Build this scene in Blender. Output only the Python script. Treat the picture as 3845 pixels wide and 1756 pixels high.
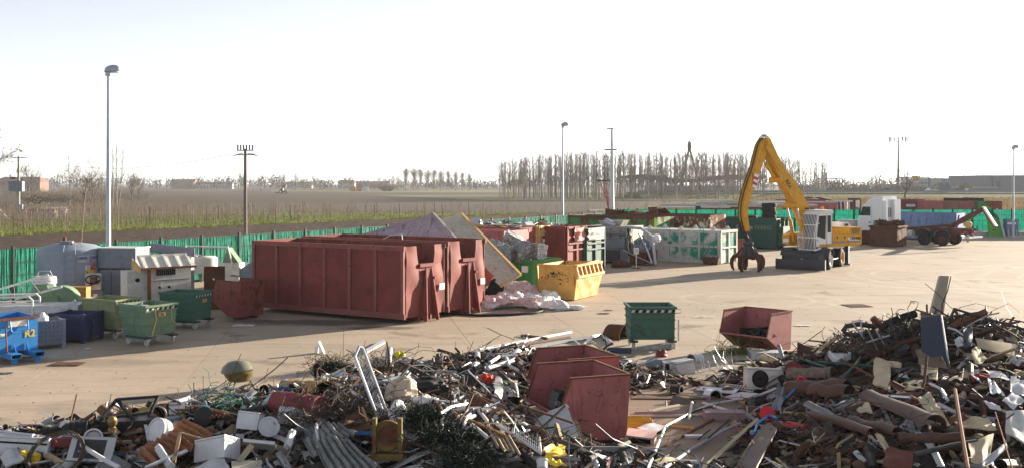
import bpy, math, random
from mathutils import Vector, Matrix, noise
R = math.radians
sc = bpy.context.scene
for o in list(bpy.data.objects):
    bpy.data.objects.remove(o)
COL = sc.collection

# ---------------------------------------------------------------- camera, sky, sun, exposure
F, CX, YH, HC = 3900.0, 1922.5, 690.0, 4.65        # photo focal length (px), centre column, horizon row, eye height
cam_d = bpy.data.cameras.new('camera')
cam = bpy.data.objects.new('camera', cam_d)
COL.objects.link(cam)
cam.location = (0, 0, HC)
cam.rotation_euler = (R(90), 0, 0)
cam_d.sensor_width = 36
cam_d.lens = 36 * F / 3845
cam_d.shift_y = -(878 - YH) / 3845
cam_d.clip_start = 0.1
cam_d.clip_end = 9000
sc.camera = cam

SUN_AZ, SUN_EL = 49.5, 11.5                         # degrees right of the view direction, above the horizon
world = bpy.data.worlds.new('World')
sc.world = world
world.use_nodes = True
wt = world.node_tree
bg = wt.nodes['Background']
sky = wt.nodes.new('ShaderNodeTexSky')
sky.sky_type = 'NISHITA'
sky.sun_disc = False
sky.sun_elevation = R(SUN_EL)
sky.sun_rotation = R(SUN_AZ)
sky.altitude = 0
sky.air_density = 0.5
sky.dust_density = 0.35
sky.ozone_density = 1.0
hsv = wt.nodes.new('ShaderNodeHueSaturation')       # thin winter haze takes the colour out of the sky
hsv.inputs['Saturation'].default_value = 0.3
wt.links.new(sky.outputs[0], hsv.inputs['Color'])
wt.links.new(hsv.outputs[0], bg.inputs[0])
bg.inputs[1].default_value = 0.071
sun_d = bpy.data.lights.new('sun', 'SUN')
sun_d.energy = 5.0
sun_d.angle = R(0.55)
sun_d.color = (1.0, 0.87, 0.70)
sun = bpy.data.objects.new('sun', sun_d)
COL.objects.link(sun)
sdir = Vector((math.sin(R(SUN_AZ)) * math.cos(R(SUN_EL)), math.cos(R(SUN_AZ)) * math.cos(R(SUN_EL)), math.sin(R(SUN_EL))))
sun.rotation_euler = sdir.to_track_quat('Z', 'Y').to_euler()
sc.view_settings.view_transform = 'Standard'
sc.view_settings.look = 'None'
sc.view_settings.exposure = 1.82
sc.view_settings.gamma = 1.0
sc.view_settings.use_curve_mapping = False
sc.render.engine = 'CYCLES'
sc.cycles.use_denoising = True
sc.cycles.max_bounces = 6
sc.cycles.diffuse_bounces = 3
sc.cycles.glossy_bounces = 2
sc.cycles.transmission_bounces = 3
sc.cycles.volume_bounces = 0
sc.cycles.transparent_max_bounces = 12
sc.cycles.sample_clamp_indirect = 6.0

# ---------------------------------------------------------------- helpers
def P(sx, sy, Y):                       # a point of the place seen at photo position (sx, sy), Y metres ahead
    return Vector(((sx - CX) / F * Y, Y, HC - (sy - YH) / F * Y))
def G(sx, sy, z=0.0):                   # the same on the level z
    return P(sx, sy, F * (HC - z) / (sy - YH))
def V(*a): return Vector(a)
def rotz(a): return Matrix.Rotation(a, 4, 'Z')
def T(*a): return Matrix.Translation(Vector(a))
def frame(o, ux, uy):                   # matrix from origin and two directions
    ux = Vector(ux).normalized(); uz = ux.cross(Vector(uy)).normalized(); uy = uz.cross(ux)
    return Matrix.Translation(Vector(o)) @ Matrix((ux, uy, uz)).transposed().to_4x4()

class MB:
    def __init__(s, xf=None):
        s.v = []; s.f = []; s.xf = xf
    def add(s, vs, fs):
        b = len(s.v)
        if s.xf is not None: vs = [s.xf @ Vector(p) for p in vs]
        s.v += [tuple(p) for p in vs]
        s.f += [tuple(b + i for i in f) for f in fs]
        return s
    def box(s, x0, x1, y0, y1, z0, z1, m=None):
        vs = [V(x, y, z) for z in (z0, z1) for y in (y0, y1) for x in (x0, x1)]
        if m is not None: vs = [m @ p for p in vs]
        return s.add(vs, [(0, 2, 3, 1), (4, 5, 7, 6), (0, 1, 5, 4), (2, 6, 7, 3), (0, 4, 6, 2), (1, 3, 7, 5)])
    def plate(s, pts, th):              # polygon extruded by the vector th
        pts = [Vector(p) for p in pts]; th = Vector(th); n = len(pts)
        return s.add(pts + [p + th for p in pts],
                     [tuple(range(n - 1, -1, -1)), tuple(range(n, 2 * n))] + [(i, (i + 1) % n, n + (i + 1) % n, n + i) for i in range(n)])
    def bar(s, a, b, w, h, up=(0, 0, 1)):   # rectangular bar from a to b
        a = Vector(a); b = Vector(b); d = (b - a)
        if d.length < 1e-6: return s
        d.normalize(); u = Vector(up)
        if abs(d.dot(u)) > .97: u = V(1, 0, 0) if abs(d.x) < .9 else V(0, 1, 0)
        sx = d.cross(u).normalized() * w / 2; sy = sx.cross(d).normalized() * h / 2
        vs = [a - sx - sy, a + sx - sy, a + sx + sy, a - sx + sy, b - sx - sy, b + sx - sy, b + sx + sy, b - sx + sy]
        return s.add(vs, [(0, 1, 2, 3), (7, 6, 5, 4), (0, 4, 5, 1), (1, 5, 6, 2), (2, 6, 7, 3), (3, 7, 4, 0)])
    def tube(s, pts, r, n=6, caps=True):
        pts = [Vector(p) for p in pts]; rs = r if isinstance(r, (list, tuple)) else [r] * len(pts)
        vs = []; fs = []; ref = None
        for i, p in enumerate(pts):
            d = (pts[min(i + 1, len(pts) - 1)] - pts[max(i - 1, 0)])
            if d.length < 1e-7: d = V(0, 0, 1)
            d.normalize()
            if ref is None: ref = V(0, 0, 1) if abs(d.z) < .9 else V(1, 0, 0)
            a = d.cross(ref)
            if a.length < 1e-4: a = d.cross(V(.3, 1, .2))
            a.normalize(); b = a.cross(d).normalized(); ref = b
            for k in range(n):
                t = 2 * math.pi * k / n
                vs.append(p + (a * math.cos(t) + b * math.sin(t)) * rs[i])
        for i in range(len(pts) - 1):
            for k in range(n):
                k2 = (k + 1) % n
                fs.append((i * n + k, (i + 1) * n + k, (i + 1) * n + k2, i * n + k2))
        if caps:
            fs.append(tuple(range(n))); fs.append(tuple(range((len(pts) - 1) * n + n - 1, (len(pts) - 1) * n - 1, -1)))
        return s.add(vs, fs)
    def cyl(s, a, b, r, r2=None, n=16, caps=True):
        return s.tube([a, b], [r, r if r2 is None else r2], n, caps)
    def lathe(s, prof, n=24, m=None):   # profile of (radius, height) round z
        vs = []; fs = []; k = len(prof)
        for i in range(n):
            t = 2 * math.pi * i / n
            for r, z in prof: vs.append(V(r * math.cos(t), r * math.sin(t), z))
        for i in range(n):
            j = (i + 1) % n
            for q in range(k - 1): fs.append((i * k + q, j * k + q, j * k + q + 1, i * k + q + 1))
        if m is not None: vs = [m @ p for p in vs]
        return s.add(vs, fs)
    def grid(s, fn, nu, nv):            # fn(u, v) in 0..1
        vs = [fn(i / nu, j / nv) for j in range(nv + 1) for i in range(nu + 1)]
        w = nu + 1
        return s.add(vs, [(j * w + i, j * w + i + 1, (j + 1) * w + i + 1, (j + 1) * w + i) for j in range(nv) for i in range(nu)])
    def sheet(s, fn, nu, nv, th=.004):  # a grid with thickness
        b0 = len(s.v); s.grid(fn, nu, nv); b1 = len(s.v); w = nu + 1
        e = 1e-3
        vs = []
        for j in range(nv + 1):
            for i in range(nu + 1):
                u, v = i / nu, j / nv
                p = fn(u, v); a = fn(min(u + e, 1), v) - fn(max(u - e, 0), v); b = fn(u, min(v + e, 1)) - fn(u, max(v - e, 0))
                nn = a.cross(b)
                vs.append(p - (nn.normalized() * th if nn.length > 1e-12 else V(0, 0, th)))
        xf, s_xf = s.xf, s.xf
        s.add(vs, [tuple(reversed((j * w + i, j * w + i + 1, (j + 1) * w + i + 1, (j + 1) * w + i))) for j in range(nv) for i in range(nu)])
        rim = [i for i in range(nu)], 
        for i in range(nu):
            s.f.append((b0 + i + 1, b0 + i, b1 + i, b1 + i + 1))
            q = nv * w + i
            s.f.append((b0 + q, b0 + q + 1, b1 + q + 1, b1 + q))
        for j in range(nv):
            s.f.append((b0 + j * w, b0 + (j + 1) * w, b1 + (j + 1) * w, b1 + j * w))
            q = j * w + nu
            s.f.append((b0 + q + w, b0 + q, b1 + q, b1 + q + w))
        return s
    def mesh(s, name, m=None, smooth=35):
        me = bpy.data.meshes.new(name)
        me.from_pydata(s.v, [], s.f)
        if m is not None: me.materials.append(m)
        if smooth:
            me.polygons.foreach_set('use_smooth', [True] * len(me.polygons))
            me.set_sharp_from_angle(angle=R(smooth))
        me.update()
        return me
    def build(s, name, m, parent=None, smooth=35, kind=None):
        return link(name, s.mesh(name, m, smooth), parent, kind)

def link(name, data, parent=None, kind=None):
    o = bpy.data.objects.new(name, data)
    COL.objects.link(o)
    if parent is not None: o.parent = parent
    if kind: o['kind'] = kind
    return o
def tag(o, label=None, cat=None, group=None, kind=None):
    if label: o['label'] = label
    if cat: o['category'] = cat
    if group: o['group'] = group
    if kind: o['kind'] = kind
    return o
def thing(name, label, cat, loc=(0, 0, 0), rz=0.0, group=None):
    o = bpy.data.objects.new(name, None)
    COL.objects.link(o)
    o.empty_display_size = .2
    o.location = loc; o.rotation_euler = (0, 0, rz)
    return tag(o, label, cat, group)
def copy_tree(o, parent=None, loc=None, rz=None, label=None, group=None, scale=None):
    c = o.copy(); COL.objects.link(c); c.parent = parent
    if loc is not None: c.location = loc
    if rz is not None: c.rotation_euler = (0, 0, rz)
    if scale is not None: c.scale = scale
    if label: c['label'] = label
    if group: c['group'] = group
    for ch in list(o.children): copy_tree(ch, c)
    return c
def single(name, mb, m, label, cat, group=None, smooth=35):
    """a thing that is one mesh: origin at its base centre"""
    xs = [p[0] for p in mb.v]; ys = [p[1] for p in mb.v]; zs = [p[2] for p in mb.v]
    o = V((min(xs) + max(xs)) / 2, (min(ys) + max(ys)) / 2, min(zs))
    mb.v = [(p[0] - o.x, p[1] - o.y, p[2] - o.z) for p in mb.v]
    ob = mb.build(name, m, None, smooth)
    ob.location = o
    return tag(ob, label, cat, group)
def text_part(body, size, mtx, m, parent, name='lettering', ext=.002, bold=0.0, align='CENTER'):
    cu = bpy.data.curves.new('lettering', 'FONT')
    cu.body = body; cu.size = size; cu.extrude = ext; cu.offset = bold; cu.align_x = align; cu.align_y = 'CENTER'
    cu.resolution_u = 3
    tmp = bpy.data.objects.new('tmp', cu); COL.objects.link(tmp)
    me = bpy.data.meshes.new_from_object(tmp.evaluated_get(bpy.context.evaluated_depsgraph_get()))
    bpy.data.objects.remove(tmp); bpy.data.curves.remove(cu)
    me.transform(mtx); me.materials.clear(); me.materials.append(m)
    return link(name, me, parent)

# ---------------------------------------------------------------- materials
MATS = {}
def nd(nt, t, **k):
    n = nt.nodes.new('ShaderNode' + t)
    for a, b in k.items(): setattr(n, a, b)
    return n
def tex_noise(nt, vec, scale, detail=4, rough=.55, dist=0):
    n = nd(nt, 'TexNoise'); n.inputs['Scale'].default_value = scale; n.inputs['Detail'].default_value = detail
    n.inputs['Roughness'].default_value = rough; n.inputs['Distortion'].default_value = dist
    if vec is not None: nt.links.new(vec, n.inputs['Vector'])
    return n.outputs[0]
def ramp(nt, fac, a, b, ca=0.0, cb=1.0):
    n = nd(nt, 'MapRange'); n.inputs[1].default_value = a; n.inputs[2].default_value = b
    n.inputs[3].default_value = ca; n.inputs[4].default_value = cb; n.clamp = True
    nt.links.new(fac, n.inputs[0]); return n.outputs[0]
def mixc(nt, fac, a, b, mode='MIX'):
    n = nd(nt, 'Mix', data_type='RGBA', blend_type=mode)
    for sock, v in ((n.inputs[0], fac), (n.inputs[6], a), (n.inputs[7], b)):
        if hasattr(v, 'is_linked') or hasattr(v, 'links'): nt.links.new(v, sock)
        elif isinstance(v, (int, float)): sock.default_value = v
        else: sock.default_value = (*v[:3], 1)
    return n.outputs[2]
def math_n(nt, op, a, b=None):
    n = nd(nt, 'Math', operation=op)
    for i, v in enumerate((a, b)):
        if v is None: continue
        if isinstance(v, (int, float)): n.inputs[i].default_value = v
        else: nt.links.new(v, n.inputs[i])
    return n.outputs[0]
RUST = (.105, .042, .02)
def mat(name, col, rough=.6, metal=0.0, var=.14, scale=2.5, rust=0.0, rustcol=RUST, rscale=2.2, streak=0.0,
        dirt=0.0, bump=0.0, bscale=20, island=0.0, col2=None, c2=.5, spec=.22, transl=0.0, offs=True, scratch=0.0):
    if name in MATS: return MATS[name]
    m = bpy.data.materials.new(name); m.use_nodes = True
    nt = m.node_tree; b = nt.nodes['Principled BSDF']; out = nt.nodes['Material Output']
    tc = nd(nt, 'TexCoord'); vec = tc.outputs['Object']
    if offs:
        oi = nd(nt, 'ObjectInfo'); vm = nd(nt, 'VectorMath', operation='MULTIPLY_ADD')
        cb = nd(nt, 'CombineXYZ')
        for i in range(3): nt.links.new(oi.outputs['Random'], cb.inputs[i])
        nt.links.new(cb.outputs[0], vm.inputs[0]); vm.inputs[1].default_value = (37, 19, 11)
        nt.links.new(vec, vm.inputs[2]); vec = vm.outputs[0]
    n1 = tex_noise(nt, vec, scale, 5, .6)
    c = mixc(nt, ramp(nt, n1, .3, .7), [x * (1 - var) for x in col], [min(1, x * (1 + var)) for x in col])
    if col2 is not None:
        n4 = tex_noise(nt, vec, scale * .8, 6, .65, .3)
        c = mixc(nt, ramp(nt, n4, c2 - .04, c2 + .04), c, col2)
    if island:
        gi = nd(nt, 'NewGeometry')
        c = mixc(nt, 1.0, c, [1, 1, 1], 'MULTIPLY')
        mul = ramp(nt, gi.outputs['Random Per Island'], 0, 1, 1 - island, 1 + island)
        hs = nd(nt, 'HueSaturation'); nt.links.new(c, hs.inputs['Color']); nt.links.new(mul, hs.inputs['Value']); c = hs.outputs[0]
    if dirt:
        n5 = tex_noise(nt, vec, scale * 2.1, 6, .7)
        c = mixc(nt, ramp(nt, n5, .45, .75, 0, dirt), c, (.05, .042, .034))
    if scratch:                                   # thin wandering scrapes down to darker metal
        n7 = tex_noise(nt, vec, 1.7, 3, .5, 1.2)
        f7 = ramp(nt, math_n(nt, 'ABSOLUTE', math_n(nt, 'SUBTRACT', n7, .5)), .004, .012, scratch, 0)
        n8 = tex_noise(nt, vec, 3.3, 2)
        c = mixc(nt, math_n(nt, 'MULTIPLY', f7, ramp(nt, n8, .48, .58)), c, (.06, .035, .03))
    rfac = None
    if streak:
        mp = nd(nt, 'Mapping'); mp.inputs['Scale'].default_value = (7, 7, .7); nt.links.new(vec, mp.inputs[0])
        n3 = tex_noise(nt, mp.outputs[0], 1.0, 5, .6)
        f3 = ramp(nt, n3, .62 - streak * .25, .80 - streak * .2, 0, .85)
        c = mixc(nt, f3, c, [x * .8 for x in rustcol])
    if rust:
        n2 = tex_noise(nt, vec, rscale, 8, .68)
        rfac = ramp(nt, n2, .72 - rust * .32, .78 - rust * .30)
        n6 = tex_noise(nt, vec, rscale * 5, 3)
        rc = mixc(nt, n6, [x * .55 for x in rustcol], [min(1, x * 1.7) for x in rustcol])
        c = mixc(nt, rfac, c, rc)
    nt.links.new(c, b.inputs['Base Color'])
    b.inputs['Metallic'].default_value = metal
    b.inputs['Roughness'].default_value = rough
    b.inputs['Specular IOR Level'].default_value = spec
    if rfac is not None:
        nt.links.new(ramp(nt, rfac, 0, 1, rough, .9), b.inputs['Roughness'])
        if metal: nt.links.new(ramp(nt, rfac, 0, 1, metal, 0), b.inputs['Metallic'])
    if bump:
        bp = nd(nt, 'Bump'); bp.inputs['Strength'].default_value = bump; bp.inputs['Distance'].default_value = .02
        nt.links.new(tex_noise(nt, vec, bscale, 4), bp.inputs['Height']); nt.links.new(bp.outputs[0], b.inputs['Normal'])
    if transl:
        tr = nd(nt, 'BsdfTranslucent'); nt.links.new(c, tr.inputs[0])
        mx = nd(nt, 'MixShader'); mx.inputs[0].default_value = transl
        nt.links.new(b.outputs[0], mx.inputs[1]); nt.links.new(tr.outputs[0], mx.inputs[2]); nt.links.new(mx.outputs[0], out.inputs[0])
    MATS[name] = m
    return m

red = mat('red_primer_paint', (.205, .045, .04), .7, rust=.25, dirt=.45, var=.22, scale=1.1, rscale=1.6, bump=.2, bscale=3, streak=.1, scratch=.7)
red_rail = mat('red_primer_rails', (.235, .075, .066), .6, rust=.3, dirt=.4, var=.2, rscale=2.5)
red_in = mat('red_paint_inside_worn', (.20, .06, .05), .75, rust=.75, dirt=.5)
pink = mat('faded_red_paint', (.36, .12, .115), .6, rust=.30, dirt=.2, rscale=3.5, streak=.12, scratch=.7)
pink_light = mat('faded_pink_paint', (.45, .19, .17), .65, rust=.15, dirt=.2)
rusty_red = mat('rusty_red_paint', (.25, .07, .06), .75, rust=.55, dirt=.4, streak=.3, rscale=2.5, scratch=.7)
lilac = mat('lilac_grey_paint', (.38, .32, .36), .7, rust=.16, dirt=.35, streak=.15, scratch=.6)
beige_p = mat('beige_scratched_paint', (.50, .46, .37), .6, rust=.22, dirt=.15, rscale=1.1, streak=.12, scratch=.7)
yellow_p = mat('ochre_yellow_paint', (.62, .36, .10), .6, rust=.16, dirt=.2, rscale=1.6, streak=.12, scratch=.7)
yellow_l = mat('pale_yellow_paint', (.58, .38, .16), .65, rust=.25, dirt=.3, streak=.15)
green_b = mat('bright_green_paint', (.05, .22, .05), .5, rust=.12, dirt=.25, streak=.08)
green_d = mat('dark_green_paint', (.025, .085, .07), .55, rust=.15, dirt=.3, streak=.08, scratch=.7)
green_s = mat('skip_green_paint', (.135, .215, .135), .6, rust=.16, dirt=.2, rscale=3.5, streak=.08, scratch=.7)
green_s2 = mat('skip_blue_green_paint', (.055, .135, .10), .6, rust=.12, dirt=.2, rscale=3.5, scratch=.7)
green_y = mat('skip_olive_paint', (.22, .25, .13), .65, rust=.25, dirt=.25, rscale=3.5, streak=.1)
green_f = mat('fan_green_paint', (.17, .27, .17), .55, rust=.08, dirt=.2)
teal_peel = mat('peeling_white_over_teal', (.50, .50, .49), .7, rust=.14, dirt=.3, col2=(.02, .24, .18), c2=.505, scale=.95, rscale=4)
teal_rail = mat('peeling_white_rails', (.48, .48, .46), .7, rust=.2, dirt=.35, rscale=4)
rust_white = mat('white_paint_badly_rusted', (.52, .49, .43), .75, rust=.95, rscale=1.8, streak=.6)
rust_dark = mat('rusted_steel_dark', (.10, .045, .028), .85, rust=.7, var=.4, dirt=.4)
rust_brown = mat('rusted_steel_brown', (.155, .065, .036), .85, rust=.4, var=.35, scale=4, bump=.3, bscale=30)
green_rust = mat('green_paint_with_rust', (.06, .20, .07), .65, rust=.75, rscale=1.1, streak=.3)
blue_p = mat('blue_paint_rusty', (.10, .17, .32), .6, rust=.3, dirt=.2, rscale=1.6, streak=.2, scratch=.7)
blue_b = mat('bright_blue_paint', (.03, .20, .50), .5, rust=.12, dirt=.15, rscale=3)
blue_pl = mat('navy_plastic', (.035, .045, .11), .45, dirt=.3)
grey_pl = mat('grey_plastic', (.22, .23, .27), .55, dirt=.25)
tank_p = mat('grey_blue_tank_paint', (.24, .29, .36), .5, dirt=.12, var=.06)
grey_p = mat('grey_panel_paint', (.17, .20, .245), .55, dirt=.25, rust=.08)
white_p = mat('white_machine_paint', (.62, .61, .57), .55, dirt=.25, rust=.15, rscale=3)
old_w = mat('old_machine_paint', (.32, .31, .275), .65, dirt=.5, rust=.4, rscale=3)
white_c = mat('white_clean_paint', (.72, .74, .75), .35, dirt=.08, var=.04)
white_e = mat('white_enamel', (.58, .59, .62), .35, dirt=.25, rust=.06, var=.06, island=.12)
galv = mat('galvanised_steel', (.50, .51, .53), .45, metal=.65, var=.25, scale=8, dirt=.2)
galv_l = mat('galvanised_pale', (.58, .59, .60), .5, metal=.35, var=.15, scale=6, dirt=.15)
alu = mat('aluminium_scrap', (.45, .46, .47), .35, metal=.75, var=.2, scale=8, dirt=.15, island=.2)
steel_d = mat('dark_steel', (.06, .06, .065), .5, metal=.4, var=.3, rust=.2, dirt=.2)
black = mat('black_rubber', (.018, .018, .02), .7, var=.3, dirt=.15)
tyre_m = mat('tyre_rubber', (.025, .025, .026), .85, var=.3)
exc_y = mat('machine_yellow', (.62, .32, .022), .5, dirt=.4, rust=.05, var=.08)
exc_g = mat('machine_grey', (.05, .055, .065), .55, dirt=.3, rust=.1)
glass = mat('dark_glass', (.02, .028, .03), .08, spec=.6, var=.1)
wood = mat('grey_weathered_wood', (.27, .21, .15), .85, var=.3, scale=9)
wood_o = mat('orange_wood', (.42, .19, .06), .75, var=.2, scale=7)
wood_p = mat('vine_post_wood', (.17, .125, .09), .9, var=.3)
concrete_pole = mat('concrete_pole', (.36, .35, .34), .85, var=.1)
signw = mat('white_sign', (.75, .75, .74), .5, var=.03)
sign_red = mat('sign_red', (.5, .03, .05), .5)
sign_blue = mat('sign_blue', (.03, .08, .35), .5)
sign_yel = mat('sign_yellow', (.70, .50, .04), .5)
orange_l = mat('orange_beacon', (.8, .25, .01), .3)
cloth_w = mat('white_sack_plastic', (.68, .66, .66), .6, var=.12, scale=6, dirt=.15)
cloth_p = mat('pink_stained_sack_plastic', (.62, .43, .43), .6, var=.2, scale=5, col2=(.66, .62, .62), c2=.55)
bark = mat('bark_grey_brown', (.14, .115, .09), .9, var=.3, scale=2)
bark_p = mat('poplar_bark', (.23, .205, .18), .9, var=.25, scale=2)
twig = mat('bare_twigs', (.25, .21, .17), .9, var=.3)
# ================================================================ the land
def soil_mat(name, c1, c2, s, bump=.6, extra=None, far=None):
    m = bpy.data.materials.new(name); m.use_nodes = True; nt = m.node_tree; b = nt.nodes['Principled BSDF']
    vec = nd(nt, 'TexCoord').outputs['Object']
    n1 = tex_noise(nt, vec, s, 8, .7); n2 = tex_noise(nt, vec, s * .06, 5, .6)
    c = mixc(nt, ramp(nt, n1, .3, .7), c1, c2)
    if far is not None:
        c = mixc(nt, ramp(nt, n2, .42, .62, 0, .85), c, far)
    if extra is not None:
        n3 = tex_noise(nt, vec, s * .5, 6, .7); c = mixc(nt, ramp(nt, n3, .55, .72, 0, .8), c, extra)
    nt.links.new(c, b.inputs['Base Color']); b.inputs['Roughness'].default_value = .95; b.inputs['Specular IOR Level'].default_value = .15
    bp = nd(nt, 'Bump'); bp.inputs['Strength'].default_value = bump; bp.inputs['Distance'].default_value = .15
    nt.links.new(tex_noise(nt, vec, s * 2, 6, .7), bp.inputs['Height']); nt.links.new(bp.outputs[0], b.inputs['Normal'])
    return m
soil = soil_mat('ploughed_soil', (.034, .022, .016), (.085, .058, .043), 1.2, .8)
soil_far = soil_mat('field_soil', (.042, .026, .018), (.085, .057, .040), .25, .5, far=(.055, .046, .03))
grass_m = soil_mat('rough_grass', (.085, .118, .016), (.185, .205, .038), .9, .8, extra=(.17, .15, .06))
grass_b = soil_mat('bright_grass', (.10, .16, .02), (.20, .25, .04), .6, .6)
grass_d = soil_mat('wood_floor_grass', (.10, .11, .05), (.18, .18, .09), .35, .5, extra=(.13, .10, .065))
gravel = soil_mat('depot_gravel', (.16, .14, .12), (.26, .23, .20), 1.5, .5)

def poly_sheet(name, pts, z, m, kind='structure'):
    mb = MB(); mb.add([V(x, y, 0) for x, y in pts], [tuple(range(len(pts)))])
    o = mb.build(name, m, None, 0, kind); o.location.z = z
    return o
poly_sheet('ground', [(-4000, -200), (4000, -200), (4000, 5000), (-4000, 5000)], -.10, soil_far)
E = V(.491, .871, 0).normalized(); NL = V(-E.y, E.x, 0)          # along the left fence, and outwards across the field
FA = V(-19.7, 41.0, 0)                                          # a post of the left fence
def EN(e, n): p = FA + E * e + NL * n; return (p.x, p.y)
rnd = random.Random(7)
def l1(e): return 49.3 + (e - 33) * (40.8 - 49.3) / 81.7            # where the plough stops and the grass begins
mb = MB()
nu, nv = 460, 92
def plough(u, v):
    e = -40 + u * 250; n = .4 + v * (l1(e) - .4)
    x, y = EN(e, n)
    f = math.sin(n * 2 * math.pi / 1.1 + noise.noise(V(e * .15, n * .2, 0)) * 1.5) * .035
    z = noise.noise(V(x * 1.1, y * 1.1, 0)) * .11 + noise.noise(V(x * 2.7, y * 2.7, 4)) * .08 + f
    ed = min(1, v * 40, (1 - v) * 30)
    return V(x, y, z * ed)
mb.grid(plough, nu, nv)
mb.build('ploughed_field', soil, None, 80, 'structure').location.z = -.03
_d = (V(*EN(114.7, l1(114.7)), 0) - V(*EN(33, l1(33)), 0)).normalized(); _o = V(*EN(14, l1(14)), 0); _n = V(-_d.y, _d.x, 0)
vine_poly = [tuple((_o + _d * a_ + _n * b_)[:2]) for a_, b_ in ((-90, -.4), (108, -.4), (96, 14), (52, 116), (-60, 118), (-140, 60))]
poly_sheet('vineyard_grass', vine_poly, -.06, grass_m)
# ragged grass verge standing along the edge of the plough and through the vineyard
def tufts(name, spots, m, hmin, hmax, wid, label, cat, seed, lean=.4):
    r = random.Random(seed); mb = MB()
    for (x, y, k) in spots:
        for _ in range(k):
            a = r.uniform(0, 6.28); h = r.uniform(hmin, hmax); w = wid * r.uniform(.6, 1.4)
            px, py = x + r.gauss(0, .35), y + r.gauss(0, .35)
            lx, ly = r.gauss(0, lean) * h, r.gauss(0, lean) * h
            mb.add([V(px - w * math.cos(a), py - w * math.sin(a), -.06), V(px + w * math.cos(a), py + w * math.sin(a), -.06), V(px + lx, py + ly, h)], [(0, 1, 2)])
    o = mb.build(name, m, None, 0); return tag(o, label, cat, None, 'stuff')
grass_blade = mat('grass_blades', (.14, .165, .032), .8, var=.35, scale=.3, transl=.25, island=.3)
dry_blade = mat('dry_weed_blades', (.24, .17, .085), .9, var=.35, scale=.2, transl=.2, island=.35)
sp = []
for i in range(2600):
    e = rnd.uniform(-30, 122); sp.append((*EN(e, l1(e) + abs(rnd.gauss(0, 1.6))), 4))
for i in range(3600):
    e = rnd.uniform(-30, 118); n = l1(e) + rnd.uniform(1, 60); sp.append((*EN(e, n), 3))
tufts('grass', sp, grass_blade, .06, .22, .07, 'rough green grass edging the ploughed soil under the vines', 'grass', 3)
poly_sheet('grass_strip', [(-150, 640), (-92, 640), (-70, 690), (-160, 690)], -.055, grass_b)
poly_sheet('wood_floor', [(-6, 292), (150, 300), (150, 430), (-60, 430)], -.05, grass_d)
poly_sheet('far_meadow', [(-100, 560), (60, 540), (60, 760), (-60, 760)], -.052, grass_d)
poly_sheet('depot_ground', [(9, 93.6), (90, 93.6), (110, 190), (14, 190)], -.04, gravel)
poly_sheet('field_track', [(-150, 420), (-146, 420), (-86, 640), (-92, 640)], -.05, grass_d)
# motorway bank on the right
mb = MB()
mb.add([V(40, 318, -.1), V(420, 318, -.1), V(420, 330, 1.7), V(40, 330, 1.7), V(420, 362, 1.7), V(40, 362, 1.7), V(420, 372, -.1), V(40, 372, -.1)],
       [(0, 1, 2, 3), (3, 2, 4, 5), (5, 4, 6, 7), (0, 3, 5, 7), (1, 6, 4, 2)])
mb.build('motorway_bank', grass_d, None, 0, 'structure')
asphalt = mat('asphalt', (.06, .06, .062), .85, var=.15)
poly_sheet('road', [(40, 334), (420, 334), (420, 358), (40, 358)], 1.72, asphalt)

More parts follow.
